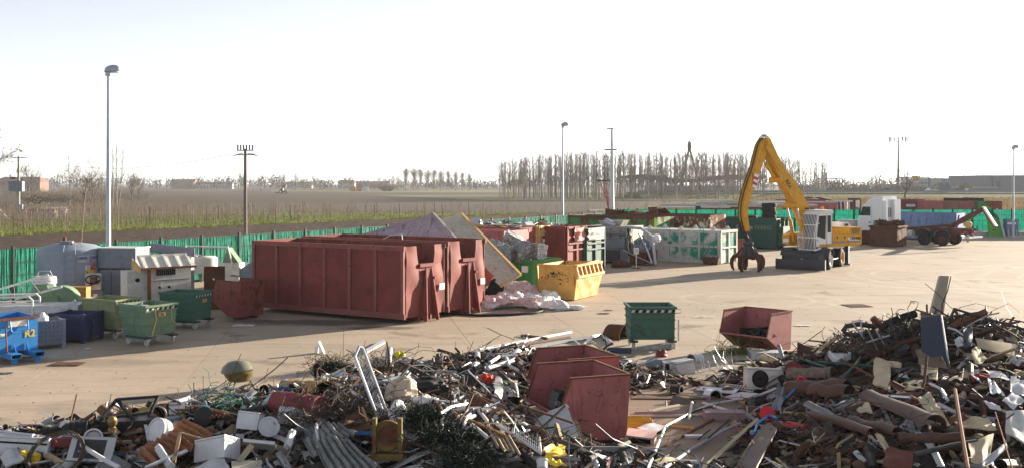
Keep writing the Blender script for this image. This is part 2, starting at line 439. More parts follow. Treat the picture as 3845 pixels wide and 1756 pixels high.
# ================================================================ the yard
def yard_mat():
    m = bpy.data.materials.new('yard_concrete'); m.use_nodes = True; nt = m.node_tree; b = nt.nodes['Principled BSDF']
    vec = nd(nt, 'NewGeometry').outputs['Position']
    c = mixc(nt, ramp(nt, tex_noise(nt, vec, .16, 6, .6), .3, .7), (.352, .283, .212), (.452, .372, .288))
    oi = nd(nt, 'ObjectInfo')
    c = mixc(nt, ramp(nt, oi.outputs['Random'], 0, 1, 0, .22), c, (.30, .25, .20))
    mp = nd(nt, 'Mapping'); mp.inputs['Scale'].default_value = (.22, 1.0, 1); mp.inputs['Rotation'].default_value = (0, 0, R(-12)); nt.links.new(vec, mp.inputs[0])
    st = tex_noise(nt, mp.outputs[0], .9, 7, .7)
    c = mixc(nt, ramp(nt, st, .50, .74, 0, .6), c, (.20, .15, .105))
    c = mixc(nt, ramp(nt, tex_noise(nt, mp.outputs[0], 1.7, 7, .7), .56, .8, 0, .3), c, (.52, .45, .37))
    c = mixc(nt, ramp(nt, tex_noise(nt, vec, 5.5, 8, .75), .52, .74, 0, .6), c, (.21, .16, .12))
    oil = tex_noise(nt, vec, .42, 5, .55, .4)
    c = mixc(nt, ramp(nt, oil, .60, .70, 0, .6), c, (.085, .065, .05))
    sep = nd(nt, 'SeparateXYZ'); nt.links.new(vec, sep.inputs[0])
    br = tex_noise(nt, vec, 1.4, 6, .7)
    for (cx, cy, rad, w, k) in ((24.5, 52, 7.2, .17, .4), (24.5, 52, 6.1, .15, .35), (31, 49, 9.5, .2, .4), (33, 48.5, 8.3, .18, .4), (9.5, 42, 2.6, .14, .35), (10.6, 41.8, 2.6, .14, .3),
                                (14.6, 40.5, 2.2, .14, .35), (34, 60, 21, .3, .3), (34, 60, 19.6, .3, .3), (22.5, 40, 2.8, .3, .35), (40, 44, 20, .25, .3), (40, 44, 18.4, .25, .3)):
        dx = math_n(nt, 'SUBTRACT', sep.outputs[0], cx); dy = math_n(nt, 'SUBTRACT', sep.outputs[1], cy)
        d = math_n(nt, 'SQRT', math_n(nt, 'ADD', math_n(nt, 'MULTIPLY', dx, dx), math_n(nt, 'MULTIPLY', dy, dy)))
        a = math_n(nt, 'ABSOLUTE', math_n(nt, 'SUBTRACT', d, rad))
        f = math_n(nt, 'MULTIPLY', ramp(nt, a, w * .6, w * 1.3, k, 0), ramp(nt, br, .38, .6, .15, 1))
        c = mixc(nt, f, c, (.56, .50, .42))
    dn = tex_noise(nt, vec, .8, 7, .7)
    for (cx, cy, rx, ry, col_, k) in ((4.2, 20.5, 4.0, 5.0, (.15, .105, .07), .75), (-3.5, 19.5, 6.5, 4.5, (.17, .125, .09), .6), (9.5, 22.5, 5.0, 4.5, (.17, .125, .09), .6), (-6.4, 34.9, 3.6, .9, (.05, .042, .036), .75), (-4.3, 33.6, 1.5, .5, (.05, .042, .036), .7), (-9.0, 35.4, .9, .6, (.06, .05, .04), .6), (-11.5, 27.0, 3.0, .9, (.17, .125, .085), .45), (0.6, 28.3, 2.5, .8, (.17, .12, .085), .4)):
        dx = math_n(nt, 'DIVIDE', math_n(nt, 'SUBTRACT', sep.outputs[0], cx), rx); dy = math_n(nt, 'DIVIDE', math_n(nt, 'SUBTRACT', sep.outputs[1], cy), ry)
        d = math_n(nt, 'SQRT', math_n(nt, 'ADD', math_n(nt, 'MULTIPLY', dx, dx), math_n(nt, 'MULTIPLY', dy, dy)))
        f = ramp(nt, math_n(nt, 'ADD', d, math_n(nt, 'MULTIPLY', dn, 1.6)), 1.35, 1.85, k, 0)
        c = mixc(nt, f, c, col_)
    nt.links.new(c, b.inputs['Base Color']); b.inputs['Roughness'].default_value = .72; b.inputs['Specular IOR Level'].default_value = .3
    bp = nd(nt, 'Bump'); bp.inputs['Strength'].default_value = .25; bp.inputs['Distance'].default_value = .01
    nt.links.new(tex_noise(nt, vec, 9, 8, .75), bp.inputs['Height']); nt.links.new(bp.outputs[0], b.inputs['Normal'])
    return m
yard_c = yard_mat()
joint_m = mat('joint_filler', (.14, .11, .085), .9)
YB = 92.6                                                        # the back fence
cor = FA + E * ((YB - FA.y) / E.y)
yard_poly = [(FA - E * 45)[:2], (30, -8), (75, -8), (75, YB), cor[:2]]
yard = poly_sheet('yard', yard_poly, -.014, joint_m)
def clip(poly, p0, nrm):
    out = []
    for i in range(len(poly)):
        a, b = poly[i], poly[(i + 1) % len(poly)]
        da = (a - p0).dot(nrm); db = (b - p0).dot(nrm)
        if da >= 0: out.append(a)
        if da * db < 0: out.append(a.lerp(b, da / (da - db)))
    return out
ja = R(-9); jx = V(math.cos(ja), math.sin(ja), 0); jy = V(-math.sin(ja), math.cos(ja), 0)
jx, jy = V(math.cos(R(9)), math.sin(R(9)), 0), V(-math.sin(R(9)), math.cos(R(9)), 0)
j0 = V(-5.44, 33.6, 0)
for i in range(-9, 26):
    for j in range(-4, 9):
        g = .006; w, l = 3.65, 9.0
        q = [j0 + jx * (i * w + g) + jy * (j * l + g), j0 + jx * ((i + 1) * w - g) + jy * (j * l + g),
             j0 + jx * ((i + 1) * w - g) + jy * ((j + 1) * l - g), j0 + jx * (i * w + g) + jy * ((j + 1) * l - g)]
        for (p0, n_) in ((FA, V(E.y, -E.x, 0)), (V(0, YB, 0), V(0, -1, 0)), (V(75, 0, 0), V(-1, 0, 0)), (V(0, 6, 0), V(0, 1, 0))):
            if q: q = clip(q, p0, n_)
        if len(q) < 3: continue
        c = sum(q, V(0, 0, 0)) / len(q)
        if abs(c.x) / max(c.y, 1) > .95: continue
        mb = MB(); mb.plate([p - c - V(0, 0, .010) for p in q], (0, 0, .024))
        o = mb.build('slab', yard_c, yard, 0); o.location = c

# ================================================================ fences
net_l = mat('green_screen_net', (.022, .31, .20), .6, var=.45, scale=4, transl=.55, island=0)
net_b = mat('green_screen_net_bright', (.012, .21, .14), .6, var=.3, scale=2.5, transl=.45)
wire_m = mat('dark_green_wire', (.015, .045, .035), .5)
def net_mesh(w, h, seed, amp):
    r = random.Random(seed); n = int(w / .055); offs = [r.gauss(0, amp) for _ in range(n + 1)]; ph = [r.uniform(0, 6) for _ in range(n + 1)]
    mb = MB()
    def fn(u, v):
        i = round(u * n)
        return V(.03 + u * (w - .06) + (offs[i] * .8 if 0 < i < n else 0), offs[i] + .012 * math.sin(v * 5 + ph[i]), .04 + v * (h - .08))
    return mb.grid(fn, n, 6)
def fence(name, label, p0, d, n, w, h, zb, net, amp, kerb):
    t = thing(name, label, 'fence', p0, math.atan2(d.y, d.x))
    nets = [net_mesh(w, h, k, amp).mesh('screen_net', net, 0) for k in range(4)]
    wm = MB()
    for z in (.05, .28, .52, .95, 1.0, 1.45, 1.5, h - .06):
        wm.box(.03, w - .03, -.034, -.024, z, z + .014)
    for k in range(1, int(w / .2)):
        wm.box(k * .2 - .003, k * .2 + .003, -.032, -.026, .02, h + .01)
    wm = wm.mesh('wire_mesh', wire_m, 0)
    pm = MB().box(-.045, .045, -.06, .06, 0, zb + h + .06).box(-.05, .05, -.065, .065, zb + h + .06, zb + h + .075).mesh('post', wire_m, 0)
    km = MB().box(.05, w - .05, -.08, .08, 0, zb).mesh('kerb', concrete_pole, 0) if kerb else None
    for i in range(n + 1):
        link('post', pm, t).location = (i * w, 0, 0)
        if i < n:
            o = link('screen_net', nets[(i * 7) % 4], t); o.location = (i * w, 0, zb)
            o = link('wire_mesh', wm, t); o.location = (i * w, 0, zb)
            if km: link('kerb', km, t).location = (i * w, 0, 0)
    return t
fl = 2.48
n_left = int(((YB - (FA - E * 7.44).y) / E.y) / fl)
fence('screened_fence', 'long green netting fence on dark posts along the ploughed field', FA - E * 7.44, E, n_left, fl, 2.08, .07, net_l, .009, False)
fence('screened_fence', 'bright green netting fence along the back of the yard behind the truck', V(cor.x, YB, 0), V(1, 0, 0), 27, 1.76, 2.0, .38, net_b, .005, True)

# ================================================================ lamps, poles and wires
lamp_grey = mat('lamp_grey', (.42, .45, .50), .45, metal=.2, dirt=.1)
def lamp(label, x, y, h, s=1.0):
    t = thing('yard_lamp', label, 'lamp post', (x, y, 0), 0, 'lamp posts of the yard')
    MB().lathe([(0, 0), (.11, 0), (.11, .3), (.09, .35), (.045, h - .1), (.0, h - .1)], 12).build('pole', lamp_grey, t)
    m = MB()
    def hd(u, v):
        a = u * 2 * math.pi; b = v * math.pi
        rx = .27; x_ = -rx * math.cos(b); wv = math.sin(b) ** .6
        zz = math.sin(a) * wv
        zz = zz * (.27 if zz > 0 else .06)
        return V(.15 + x_, math.cos(a) * wv * .17, h + .06 + zz + x_ * .10)
    m.grid(hd, 16, 12).build('lamp_head', lamp_grey, t, 60)
    MB().box(0, .36, -.11, .11, -.02, .015, T(0, 0, h) @ Matrix.Rotation(R(-6), 4, 'Y')).build('lamp_glass', signw, t)
    MB().box(-.08, .1, -.07, .07, h - .14, h + .05).build('bracket', lamp_grey, t)
    t.scale = (s, s, 1)
    return t
lamp('tall grey lamp post nearest the camera behind the fuel tank', -17.1, 44.0, 9.35, 1.25)
lamp('tall grey lamp post by the fence in the middle of the yard', 4.1, 84.0, 9.3, 1.15)
p = P(3805, 560, 90.0); lamp('grey lamp post at the right end of the back fence', p.x, p.y, 7.7, 1.1)

def insul(mb, x, y, z, dx, dy, dz, n=4):
    for k in range(n):
        a = V(x, y, z) + V(dx, dy, dz) * (k / n); mb.cyl(a, a + V(dx, dy, dz) * (.6 / n), .06, .03, 8)
def power_pole(label, x, y, h, r0, r1, kind, m):
    t = thing('power_pole', label, 'power pole', (x, y, -.1))
    MB().cyl((0, 0, 0), (0, 0, h + .1), r0, r1, 12).build('pole', m, t)
    a = MB(); s = MB()
    if kind == 'comb':
        a.box(-.65, .65, -.04, .04, h - .05, h + .02)
        for k in range(6):
            s.box(-.62 + k * .225, -.62 + k * .225 + .10, -.05, .05, h + .03, h + .42)
        a.bar((-.75, 0, h - .35), (.75, 0, h - .35), .07, .07)
        for sx in (-1, 1):
            insul(s, sx * .55, 0, h - .33, sx * .45, 0, -.12); insul(s, sx * .2, 0, h - .25, sx * .5, .3, -.05)
    elif kind == 'transformer':
        a.bar((-.9, 0, h - .1), (.9, 0, h - .1), .08, .08)
        for k in (-.9, -.3, .3, .9): insul(s, k, 0, h - .08, .35 * (1 if k > 0 else -1), 0, .05)
        a.bar((-.2, -.15, h - 1.9), (1.1, -.15, h - 1.9), .06, .06); a.bar((-.2, -.15, h - 3.1), (1.1, -.15, h - 3.1), .06, .06)
        for k in range(3):
            s.bar((-.1 + k * .5, -.2, h - 1.8), (.12 + k * .5, -.2, h - 1.2), .07, .07); insul(s, .1 + k * .3, -.25, h - 3.0, 0, 0, .55)
        MB().box(-.75, .85, -.85, -.1, h - 4.55, h - 3.2).box(-.95, -.76, -.8, -.2, h - 4.4, h - 3.3).build('transformer', grey_p, t)
        s.bar((-.9, -.3, h - 2.8), (-.3, -.3, h - 2.75), .25, .25)
        MB().box(.25, .65, -.4, -.1, .8, 2.0).build('meter_box', grey_p, t)
    else:
        a.box(-.7, .45, -.05, .05, h - 2.3, h - 2.15); a.box(-.45, .2, -.05, .05, h - .05, h + .06); a.box(-1.6, -.2, -.05, .05, h - 5.55, h - 5.42)
        insul(s, -.45, 0, h, -.9, 0, -.35); insul(s, -.7, 0, h - 2.2, -1.1, 0, -.35); insul(s, -.4, 0, h - 2.95, -.5, 0, -.05); insul(s, .45, 0, h - 2.2, .6, 0, -.1)
        for k in range(4): s.bar((-1.6 + k * .38, 0, h - 5.5), (-1.6 + k * .38, 0, h - 4.6), .06, .06)
        c = MB()
        for k in range(3): c.tube([(-1.3 + k * .3, 0, h - 5.5), (-.6 + k * .1, 0, h - 7.5), (-.33, -.1 + k * .05, h - 9)], .035, 5)
        c.build('cable', sign_red, t)
    a.build('crossarm', steel_d, t, 35, 'stuff'); s.build('insulators', steel_d, t, 35, 'stuff')
    return t
pp1 = P(70, 587, 137); power_pole('pole carrying a grey transformer box in the field on the left', pp1.x, 137, pp1.z, .2, .14, 'transformer', concrete_pole)
pp2 = P(921, 560, 80); power_pole('brown concrete pole with comb-shaped insulator rack beyond the fence', pp2.x, 80, pp2.z, .16, .11, 'comb', mat('brown_pole', (.22, .17, .15), .85))
pp3 = P(2298, 480, 110); power_pole('thick grey steel power pole with stepped crossarms behind the rusty containers', pp3.x, 110, pp3.z, .27, .13, 'steel', galv_l)
def wire(name, a, b, sag, r, label):
    a, b = Vector(a), Vector(b); pts = [a.lerp(b, k / 12) - V(0, 0, sag * 4 * (k / 12) * (1 - k / 12)) for k in range(13)]
    single(name, MB().tube(pts, r, 4), steel_d, label, 'wire', None, 0)
wire('overhead_wire', (pp1.x + 1.2, 137, pp1.z - .1), (pp2.x - 1, 80, pp2.z - .4), 1.3, .016, 'thin overhead wire from the transformer pole to the brown pole')
wire('overhead_wire', (pp2.x + 1, 80, pp2.z - .4), (-12, 300, 11), 2.0, .016, 'thin overhead wire running right from the brown pole')

# ================================================================ trees
def tree_mesh(name, seed, h, r, style='round', leaves=0, dens=1.0):
    rd = random.Random(seed); tr = MB(); tw = MB()
    def twigs(p, d, L, n):
        g_ = .26 if style in ('poplar', 'slim') else .5
        for _ in range(n):
            dd = (d + V(rd.gauss(0, g_), rd.gauss(0, g_), rd.gauss(.12, .4) if g_ > .3 else rd.gauss(.45, .3))).normalized(); q = p + dd * L * rd.uniform(.5, 1.2)
            s = V(rd.uniform(-1, 1), rd.uniform(-1, 1), 0).normalized() * h * .00135
            m = p.lerp(q, .5) + V(rd.gauss(0, .05), rd.gauss(0, .05), rd.gauss(0, .03)) * L
            tw.add([p - s, p + s, m + s * .8, m - s * .8], [(0, 1, 2, 3)]); tw.add([m - s * .8, m + s * .8, q], [(0, 1, 2)])
            if leaves and rd.random() < leaves:
                c = q; k = h * .012
                tw.add([c + V(rd.uniform(-k, k), rd.uniform(-k, k), rd.uniform(-k, k)) for _ in range(3)], [(0, 1, 2)])
    def branch(p, d, L, rr, lev):
        n = 3; pts = [p]; rs = [rr]
        for i in range(n):
            d = (d + V(rd.gauss(0, .13), rd.gauss(0, .13), rd.gauss(.05, .08))).normalized()
            pts.append(pts[-1] + d * L / n); rs.append(rr * (1 - .75 * (i + 1) / n))
        tr.tube(pts, rs, 4 if lev < 2 else 3, False)
        if lev >= maxl:
            for q in pts[1:]: twigs(q, d, L * .55, max(1, int(4 * dens)))
            return
        k = rd.randint(3, 4) if lev else 5
        for i in range(k):
            t = rd.uniform(.35, 1.0); idx = min(n - 1, int(t * n)); q = pts[idx].lerp(pts[idx + 1], t * n - idx)
            side = V(rd.gauss(0, 1), rd.gauss(0, 1), rd.gauss(.15, .35)).normalized()
            branch(q, (d * .75 + side * spread).normalized(), L * rd.uniform(.5, .72), rr * .5, lev + 1)
        branch(pts[-1], d, L * .6, rr * .3, lev + 1)
    if style == 'round':
        maxl, spread = 3, .85
        base = [V(0, 0, -.15), V(rd.gauss(0, .02) * h, 0, h * .16), V(rd.gauss(0, .03) * h, rd.gauss(0, .03) * h, h * .30)]
        tr.tube(base, [r * 1.25, r, r * .85], 8, False)
        for k in range(5):
            a = k * 1.257 + rd.uniform(-.3, .3)
            branch(base[-1] - V(0, 0, rd.uniform(0, .1) * h), V(math.cos(a) * .6, math.sin(a) * .6, .85).normalized(), h * .34, r * .6, 1)
        branch(base[-1], V(0, 0, 1), h * .36, r * .7, 1)
    elif style == 'low':
        maxl, spread = 3, .9
        base = [V(0, 0, -.15), V(rd.gauss(0, .05) * h, 0, h * .2), V(rd.gauss(0, .06) * h, rd.gauss(0, .06) * h, h * .38)]
        tr.tube(base, [r * 1.3, r, r * .9], 7, False)
        for k in range(6):
            a = k * 1.05 + rd.uniform(-.3, .3)
            branch(base[-1], V(math.cos(a), math.sin(a), .42).normalized(), h * .42, r * .55, 1)
    elif style in ('poplar', 'slim'):
        maxl, spread = 1, .5
        lean = V(rd.gauss(0, .02), rd.gauss(0, .02), 0) * h
        pts = [V(0, 0, -.15) + lean * (k / 8) ** 2 + V(rd.gauss(0, .004), rd.gauss(0, .004), 0) * h + V(0, 0, h * k / 8) for k in range(9)]
        tr.tube(pts, [r * (1.15 - .98 * k / 8) for k in range(9)], 6, False)
        nb = int((26 if style == 'poplar' else 17) * dens)
        for k in range(nb):
            t = (.30 if style == 'poplar' else .35) + .66 * k / nb; idx = min(7, int(t * 8)); q = pts[idx].lerp(pts[idx + 1], t * 8 - idx)
            a = rd.uniform(0, 6.28); L = h * (.135 if style == 'poplar' else .15) * (1.25 - .75 * t) * rd.uniform(.7, 1.15)
            branch(q, V(math.cos(a) * .36, math.sin(a) * .36, .95).normalized(), L, r * .25, 0 if k % 3 == 0 and style == 'poplar' else 1)
    elif style == 'oval':
        maxl, spread = 1, .6
        pts = [V(0, 0, -.15 if k == 0 else h * k / 8) + V(rd.gauss(0, .004), rd.gauss(0, .004), 0) * h for k in range(9)]
        tr.tube(pts, [r * (1.1 - .95 * k / 8) for k in range(9)], 6, False)
        for k in range(int(60 * dens)):
            t = .20 + .76 * rd.random(); idx = min(7, int(t * 8)); q = pts[idx].lerp(pts[idx + 1], t * 8 - idx)
            a = rd.uniform(0, 6.28); L = h * .21 * math.sin(math.pi * min(1, (t - .16) / .86)) * rd.uniform(.7, 1.1)
            branch(q, V(math.cos(a) * .55, math.sin(a) * .55, .8).normalized(), L, r * .22, 1)
    elif style == 'bush':
        maxl, spread = 2, .9
        for k in range(int(11 * dens)):
            a = rd.uniform(0, 6.28); b = rd.uniform(.15, .9)
            branch(V(math.cos(a) * .18 * h, math.sin(a) * .18 * h, -.1), V(math.cos(a) * b, math.sin(a) * b, 1).normalized(), h * rd.uniform(.45, .62), r * .5, 1)
    return tr.mesh('trunk', bark_p if style in ('poplar', 'slim', 'oval') else bark, 60), tw.mesh('crown', twig, 0)
TREES = {}
def variant(key, **k):
    if key not in TREES: TREES[key] = tree_mesh(key, **k)
    return TREES[key]
def plant(name, label, var, x, y, s=1.0, rz=0.0, group=None, cat='tree', sxy=1.0, lean=0.0):
    t = thing(name, label, cat, (x, y, -.05), rz, group)
    t.scale = (s * sxy, s * sxy, s)
    t.rotation_euler.y = lean
    link('trunk', var[0], t); link('crown', var[1], t)
    return t
rt = random.Random(21)
pop = [variant('poplar%d' % k, seed=k, h=15, r=.17, style='poplar', dens=1.2) for k in range(4)]
slim = [variant('slim%d' % k, seed=40 + k, h=12, r=.11, style='slim') for k in range(2)]
oval = [variant('oval%d' % k, seed=60 + k, h=14.5, r=.2, style='oval', dens=2.2) for k in range(2)]
rnds = [variant('round%d' % k, seed=80 + k, h=14, r=.30, style='round') for k in range(3)]
leafy = [variant('leafy%d' % k, seed=100 + k, h=10, r=.14, style='round', leaves=.35) for k in range(2)]
lows = [variant('low%d' % k, seed=120 + k, h=4.4, r=.17, style='low') for k in range(3)]
bush = [variant('bush%d' % k, seed=140 + k, h=3.6, r=.06, style='bush', dens=2.2) for k in range(3)]
sap = [variant('sapling%d' % k, seed=160 + k, h=4.0, r=.035, style='bush', dens=.55) for k in range(2)]
# the poplar plantation
placed = []; tr_ = 0
while len(placed) < 295 and tr_ < 20000:
    tr_ += 1
    Y = 308 + 95 * rt.random() ** 1.25; x = rt.uniform(-4, 100) * Y / 330
    if x > 76 * Y / 330 and rt.random() < .62: continue
    if any(abs(x / Y - a / b) * 330 < .2 and abs(Y - b) < 40 or math.hypot(x - a, Y - b) < 2.6 for a, b in placed): continue
    placed.append((x, Y))
    u_ = x * 330 / Y; s = (.86 + .17 * rt.random()) * (.80 + .20 * min(1, (u_ + 6) / 22)) * (1 - .12 * max(0, (u_ - 72) / 20)) * (Y / 350) ** .5
    plant('poplar_tree', 'slender bare poplar standing in the dense plantation behind the yard', pop[rt.randrange(4)], x, Y, s, rt.uniform(0, 6.28), 'poplars of the plantation', sxy=rt.uniform(.75, 1.05))
for k, zx in enumerate((1530, 1605, 1665, 1730, 1790, 1855, 1922, 1990, 2050, 2115)):
    ty = 580 + (132, 128, 140, 145, 148, 150, 155, 160, 170, 175)[k] / 2.4533
    q = P(900 + zx / 2.4533, ty, 675)
    plant('oval_poplar', 'rounded bare tree in the even row of ten on the far field', oval[k % 2], q.x, 675, q.z / 14.5, k * 1.3, 'even row of ten trees', sxy=1.5 if k < 6 else 1.25)
def far_tree(label, var, h0, sx, top, Y, name='bare_tree', sxy=1.0, rz=0, lean=0, group=None):
    q = P(sx, top, Y); return plant(name, label, var, q.x, Y, q.z / h0, rz, group, sxy=sxy, lean=lean)
far_tree('big bare tree with a few leaves reaching in at the left edge', variant('edge', seed=5, h=14, r=.26, style='round', leaves=.3), 14, -165, 385, 110, sxy=1.1)
far_tree('bare tree behind the transformer pole beside the farmhouse', rnds[0], 14, 102, 596, 300)
far_tree('thin bare tree left of the leafy trio in the hedge', slim[0], 12, 262, 588, 190)
far_tree('tree with scattered brown leaves, widest of the hedge trees', leafy[0], 10, 312, 590, 185, sxy=1.1)
far_tree('small tree with brown leaves just right of the widest hedge tree', leafy[1], 10, 346, 612, 188, sxy=.8)
far_tree('tall slim tree hidden partly by the near lamp post', slim[1], 12, 424, 556, 192)
far_tree('tall slim leafy tree just right of the near lamp post', slim[0], 12, 438, 548, 190, rz=2)
far_tree('slim tree leaning right beside the near lamp post', slim[1], 12, 446, 551, 186, rz=1, lean=R(6))
far_tree('small bare tree standing right of the leaning slim tree', rnds[1], 14, 497, 632, 260, sxy=.7)
far_tree('second small bare tree right of the leaning slim tree', rnds[2], 14, 520, 636, 262, sxy=.7)
for k, (sx, sy, hh) in enumerate(((105, 800, 1.0), (124, 799, .9), (153, 795, .85), (178, 792, .9), (228, 788, .8))):
    q = G(sx, sy); plant('orchard_tree', ('spreading bare orchard tree closest to the transformer pole', 'bare orchard tree standing second from the transformer pole', 'bare orchard tree standing third from the transformer pole', 'bare orchard tree above the white timber stack', 'bare orchard tree next to the first vine posts')[k], lows[k % 3], q.x, q.y, hh, k * 2.1, cat='tree', sxy=1.15)
for k, (sx, sy, s) in enumerate(((255, 778, 1.0), (290, 772, 1.15), (322, 770, 1.1), (350, 764, 1.1), (385, 762, 1.2), (425, 758, 1.1), (455, 756, 1.0), (490, 752, 1.0), (530, 750, .8), (15, 740, 1.1), (60, 742, 1.2), (110, 742, 1.1), (150, 745, 1.0), (200, 750, 1.0), (240, 765, 1.1), (270, 760, 1.2), (305, 756, 1.3), (335, 752, 1.2), (365, 750, 1.3), (400, 748, 1.2), (440, 745, 1.2), (475, 742, 1.1), (510, 744, 1.0), (550, 745, .8), (215, 772, 1.0), (180, 760, 1.0))):
    q = G(sx, sy); plant('bare_shrub', 'brown bare shrub in the thicket left of the vineyard', bush[k % 3], q.x, q.y, s, k * 1.7, 'thicket shrubs', 'shrub', 1.25)
fl_list = [(905, 130, 'first'), (982, 162, 'second'), (1016, 156, 'third'), (1062, 142, 'fourth'), (1110, 140, 'fifth'), (1145, 182, 'sixth'), (1177, 158, 'seventh'), (1210, 206, 'eighth'), (1240, 244, 'ninth'), (1314, 172, 'tenth'), (1354, 238, 'eleventh'), (1434, 165, 'twelfth'), (1475, 157, 'thirteenth'), (1497, 180, 'fourteenth')]
for k, (sx, t, w) in enumerate(fl_list):
    far_tree('%s bare tree from the brown pole along the far field edge' % w, rnds[k % 3], 14, sx, 580 + t / 2.4533, 700 + 15 * (k % 3), sxy=.75, rz=k, group='bare trees along the far field')
q = P(1453, 694, 640); plant('round_shrub', 'dark rounded thicket on the far field before the row of trees', variant('mound', seed=9, h=4, r=.1, style='bush', dens=5), q.x, 640, 1.15, 0, cat='shrub', sxy=2.4)
for k, (sx, sy, h_, w) in enumerate(((1709, 812, .95, 'behind the tipped container'), (1811, 818, .9, 'behind the beige plate'), (1909, 826, 1.0, 'left of the middle lamp post'), (2020, 826, 1.05, 'nearest the middle lamp post on its left'), (2079, 824, .8, 'just left of the middle lamp post'), (2135, 824, .8, 'just right of the middle lamp post'), (2190, 820, .9, 'midway between lamp post and steel power pole'), (2245, 822, .95, 'close to the steel power pole on its left'), (2335, 818, 1.0, 'close to the steel power pole on its right'), (2357, 816, 1.1, 'second to the right of the steel power pole'), (2410, 816, .95, 'third to the right of the steel power pole'), (2535, 812, 1.6, 'tallest, in front of the poplars'), (600, 898, .45, 'right of the near lamp post behind the fence'), (1150, 880, .5, 'behind the two big red containers'))):
    q = G(sx, sy); plant('sapling', 'thin bare sapling %s' % w, sap[k % 2], q.x, q.y, h_, k * 1.1, 'saplings outside the fence', 'sapling', .7)
for k, (sx, t, w) in enumerate(((3005, 590, 'leftmost'), (3018, 592, 'second'), (3033, 598, 'third'), (3048, 602, 'rightmost'), (2985, 595, 'isolated'))):
    far_tree('%s of the thin poplars right of the excavator boom' % w, slim[k % 2], 12, sx, t, 310, 'thin_poplar', rz=k * 1.4, sxy=.8)
far_tree('bare round-crowned tree beside the telecom mast', rnds[1], 14, 3400, 604, 280, sxy=1.05, rz=.6)
for k in range(16):
    far_tree('bare tree in the straight stand left of the telecom mast', pop[k % 4], 15, 3248 + k * 7.5 + rt.gauss(0, 2), 648 + rt.gauss(0, 6) - 5 * math.sin(k * .4), 610 + rt.uniform(0, 40), 'stand_tree', rz=k, group='stand of trees beyond the motorway')
# distant woods: nobody could count them
far_wood = mat('far_wood', (.075, .07, .065), .95, var=.25, scale=.05, island=.25)
mb = MB(); rw = random.Random(33)
def crown(x, y, h, w, n):
    for _ in range(n):
        a, b = rw.uniform(0, 6.28), rw.random() ** .6
        c = V(x + math.cos(a) * w * b * .5, y + rw.uniform(-3, 3), h * rw.uniform(.12, 1) * (1 - .35 * b)); k = rw.uniform(.6, 1.5)
        mb.add([c + V(rw.uniform(-k, k), 0, rw.uniform(-k, k)), c + V(rw.uniform(-k, k), 0, rw.uniform(-k, k)), c + V(rw.uniform(-k, k), .5, rw.uniform(-k, k) + k)], [(0, 1, 2)])
    mb.bar((x, y, -.1), (x, y, h * .7), .5, .5)
for i in range(760):
    Y = rw.uniform(850, 1400); sx = rw.uniform(-150, 4000)
    hh = rw.uniform(8, 15) * (1.0 if sx < 1100 else .75 if sx < 2000 else .9)
    crown((sx - CX) / F * Y, Y, hh, rw.uniform(8, 18), 34)
tag(mb.build('distant_wood', far_wood, None, 0), 'hazy line of bare woods along the whole horizon', 'woods', None, 'stuff')
mb = MB()
for i in range(150):
    Y = rw.uniform(390, 640); sx = rw.uniform(2980, 3700)
    if rw.random() < .7: crown((sx - CX) / F * Y, Y, rw.uniform(1.6, 4.5), rw.uniform(3, 8), 26)
scrub_m = mat('motorway_scrub', (.15, .125, .075), .95, var=.3, scale=.1, island=.35)
tag(mb.build('motorway_scrub', scrub_m, None, 0), 'brown scrub along the far motorway verge', 'scrub', None, 'stuff')
sp = []
for i in range(3400):
    Y = rw.uniform(150, 315); sx = rw.uniform(2760, 3900); sp.append(((sx - CX) / F * Y, Y, 5))
tufts('dry_weeds', sp, dry_blade, .25, 1.15, .12, 'brown dry weeds on the waste ground behind the container depot', 'weeds', 6, .3)
sp = []
for i in range(420):
    e = rnd.uniform(-6, 60); sp.append((*EN(e, rnd.uniform(.5, 3)), 5))
for i in range(900):
    Y = rw.uniform(95, 135); sx = rw.uniform(1700, 2460); sp.append(((sx - CX) / F * Y, Y, 4))
tufts('fence_weeds', sp, dry_blade, .2, .9, .03, 'dry stalks growing along the outside of the green fence', 'weeds', 8, .25)

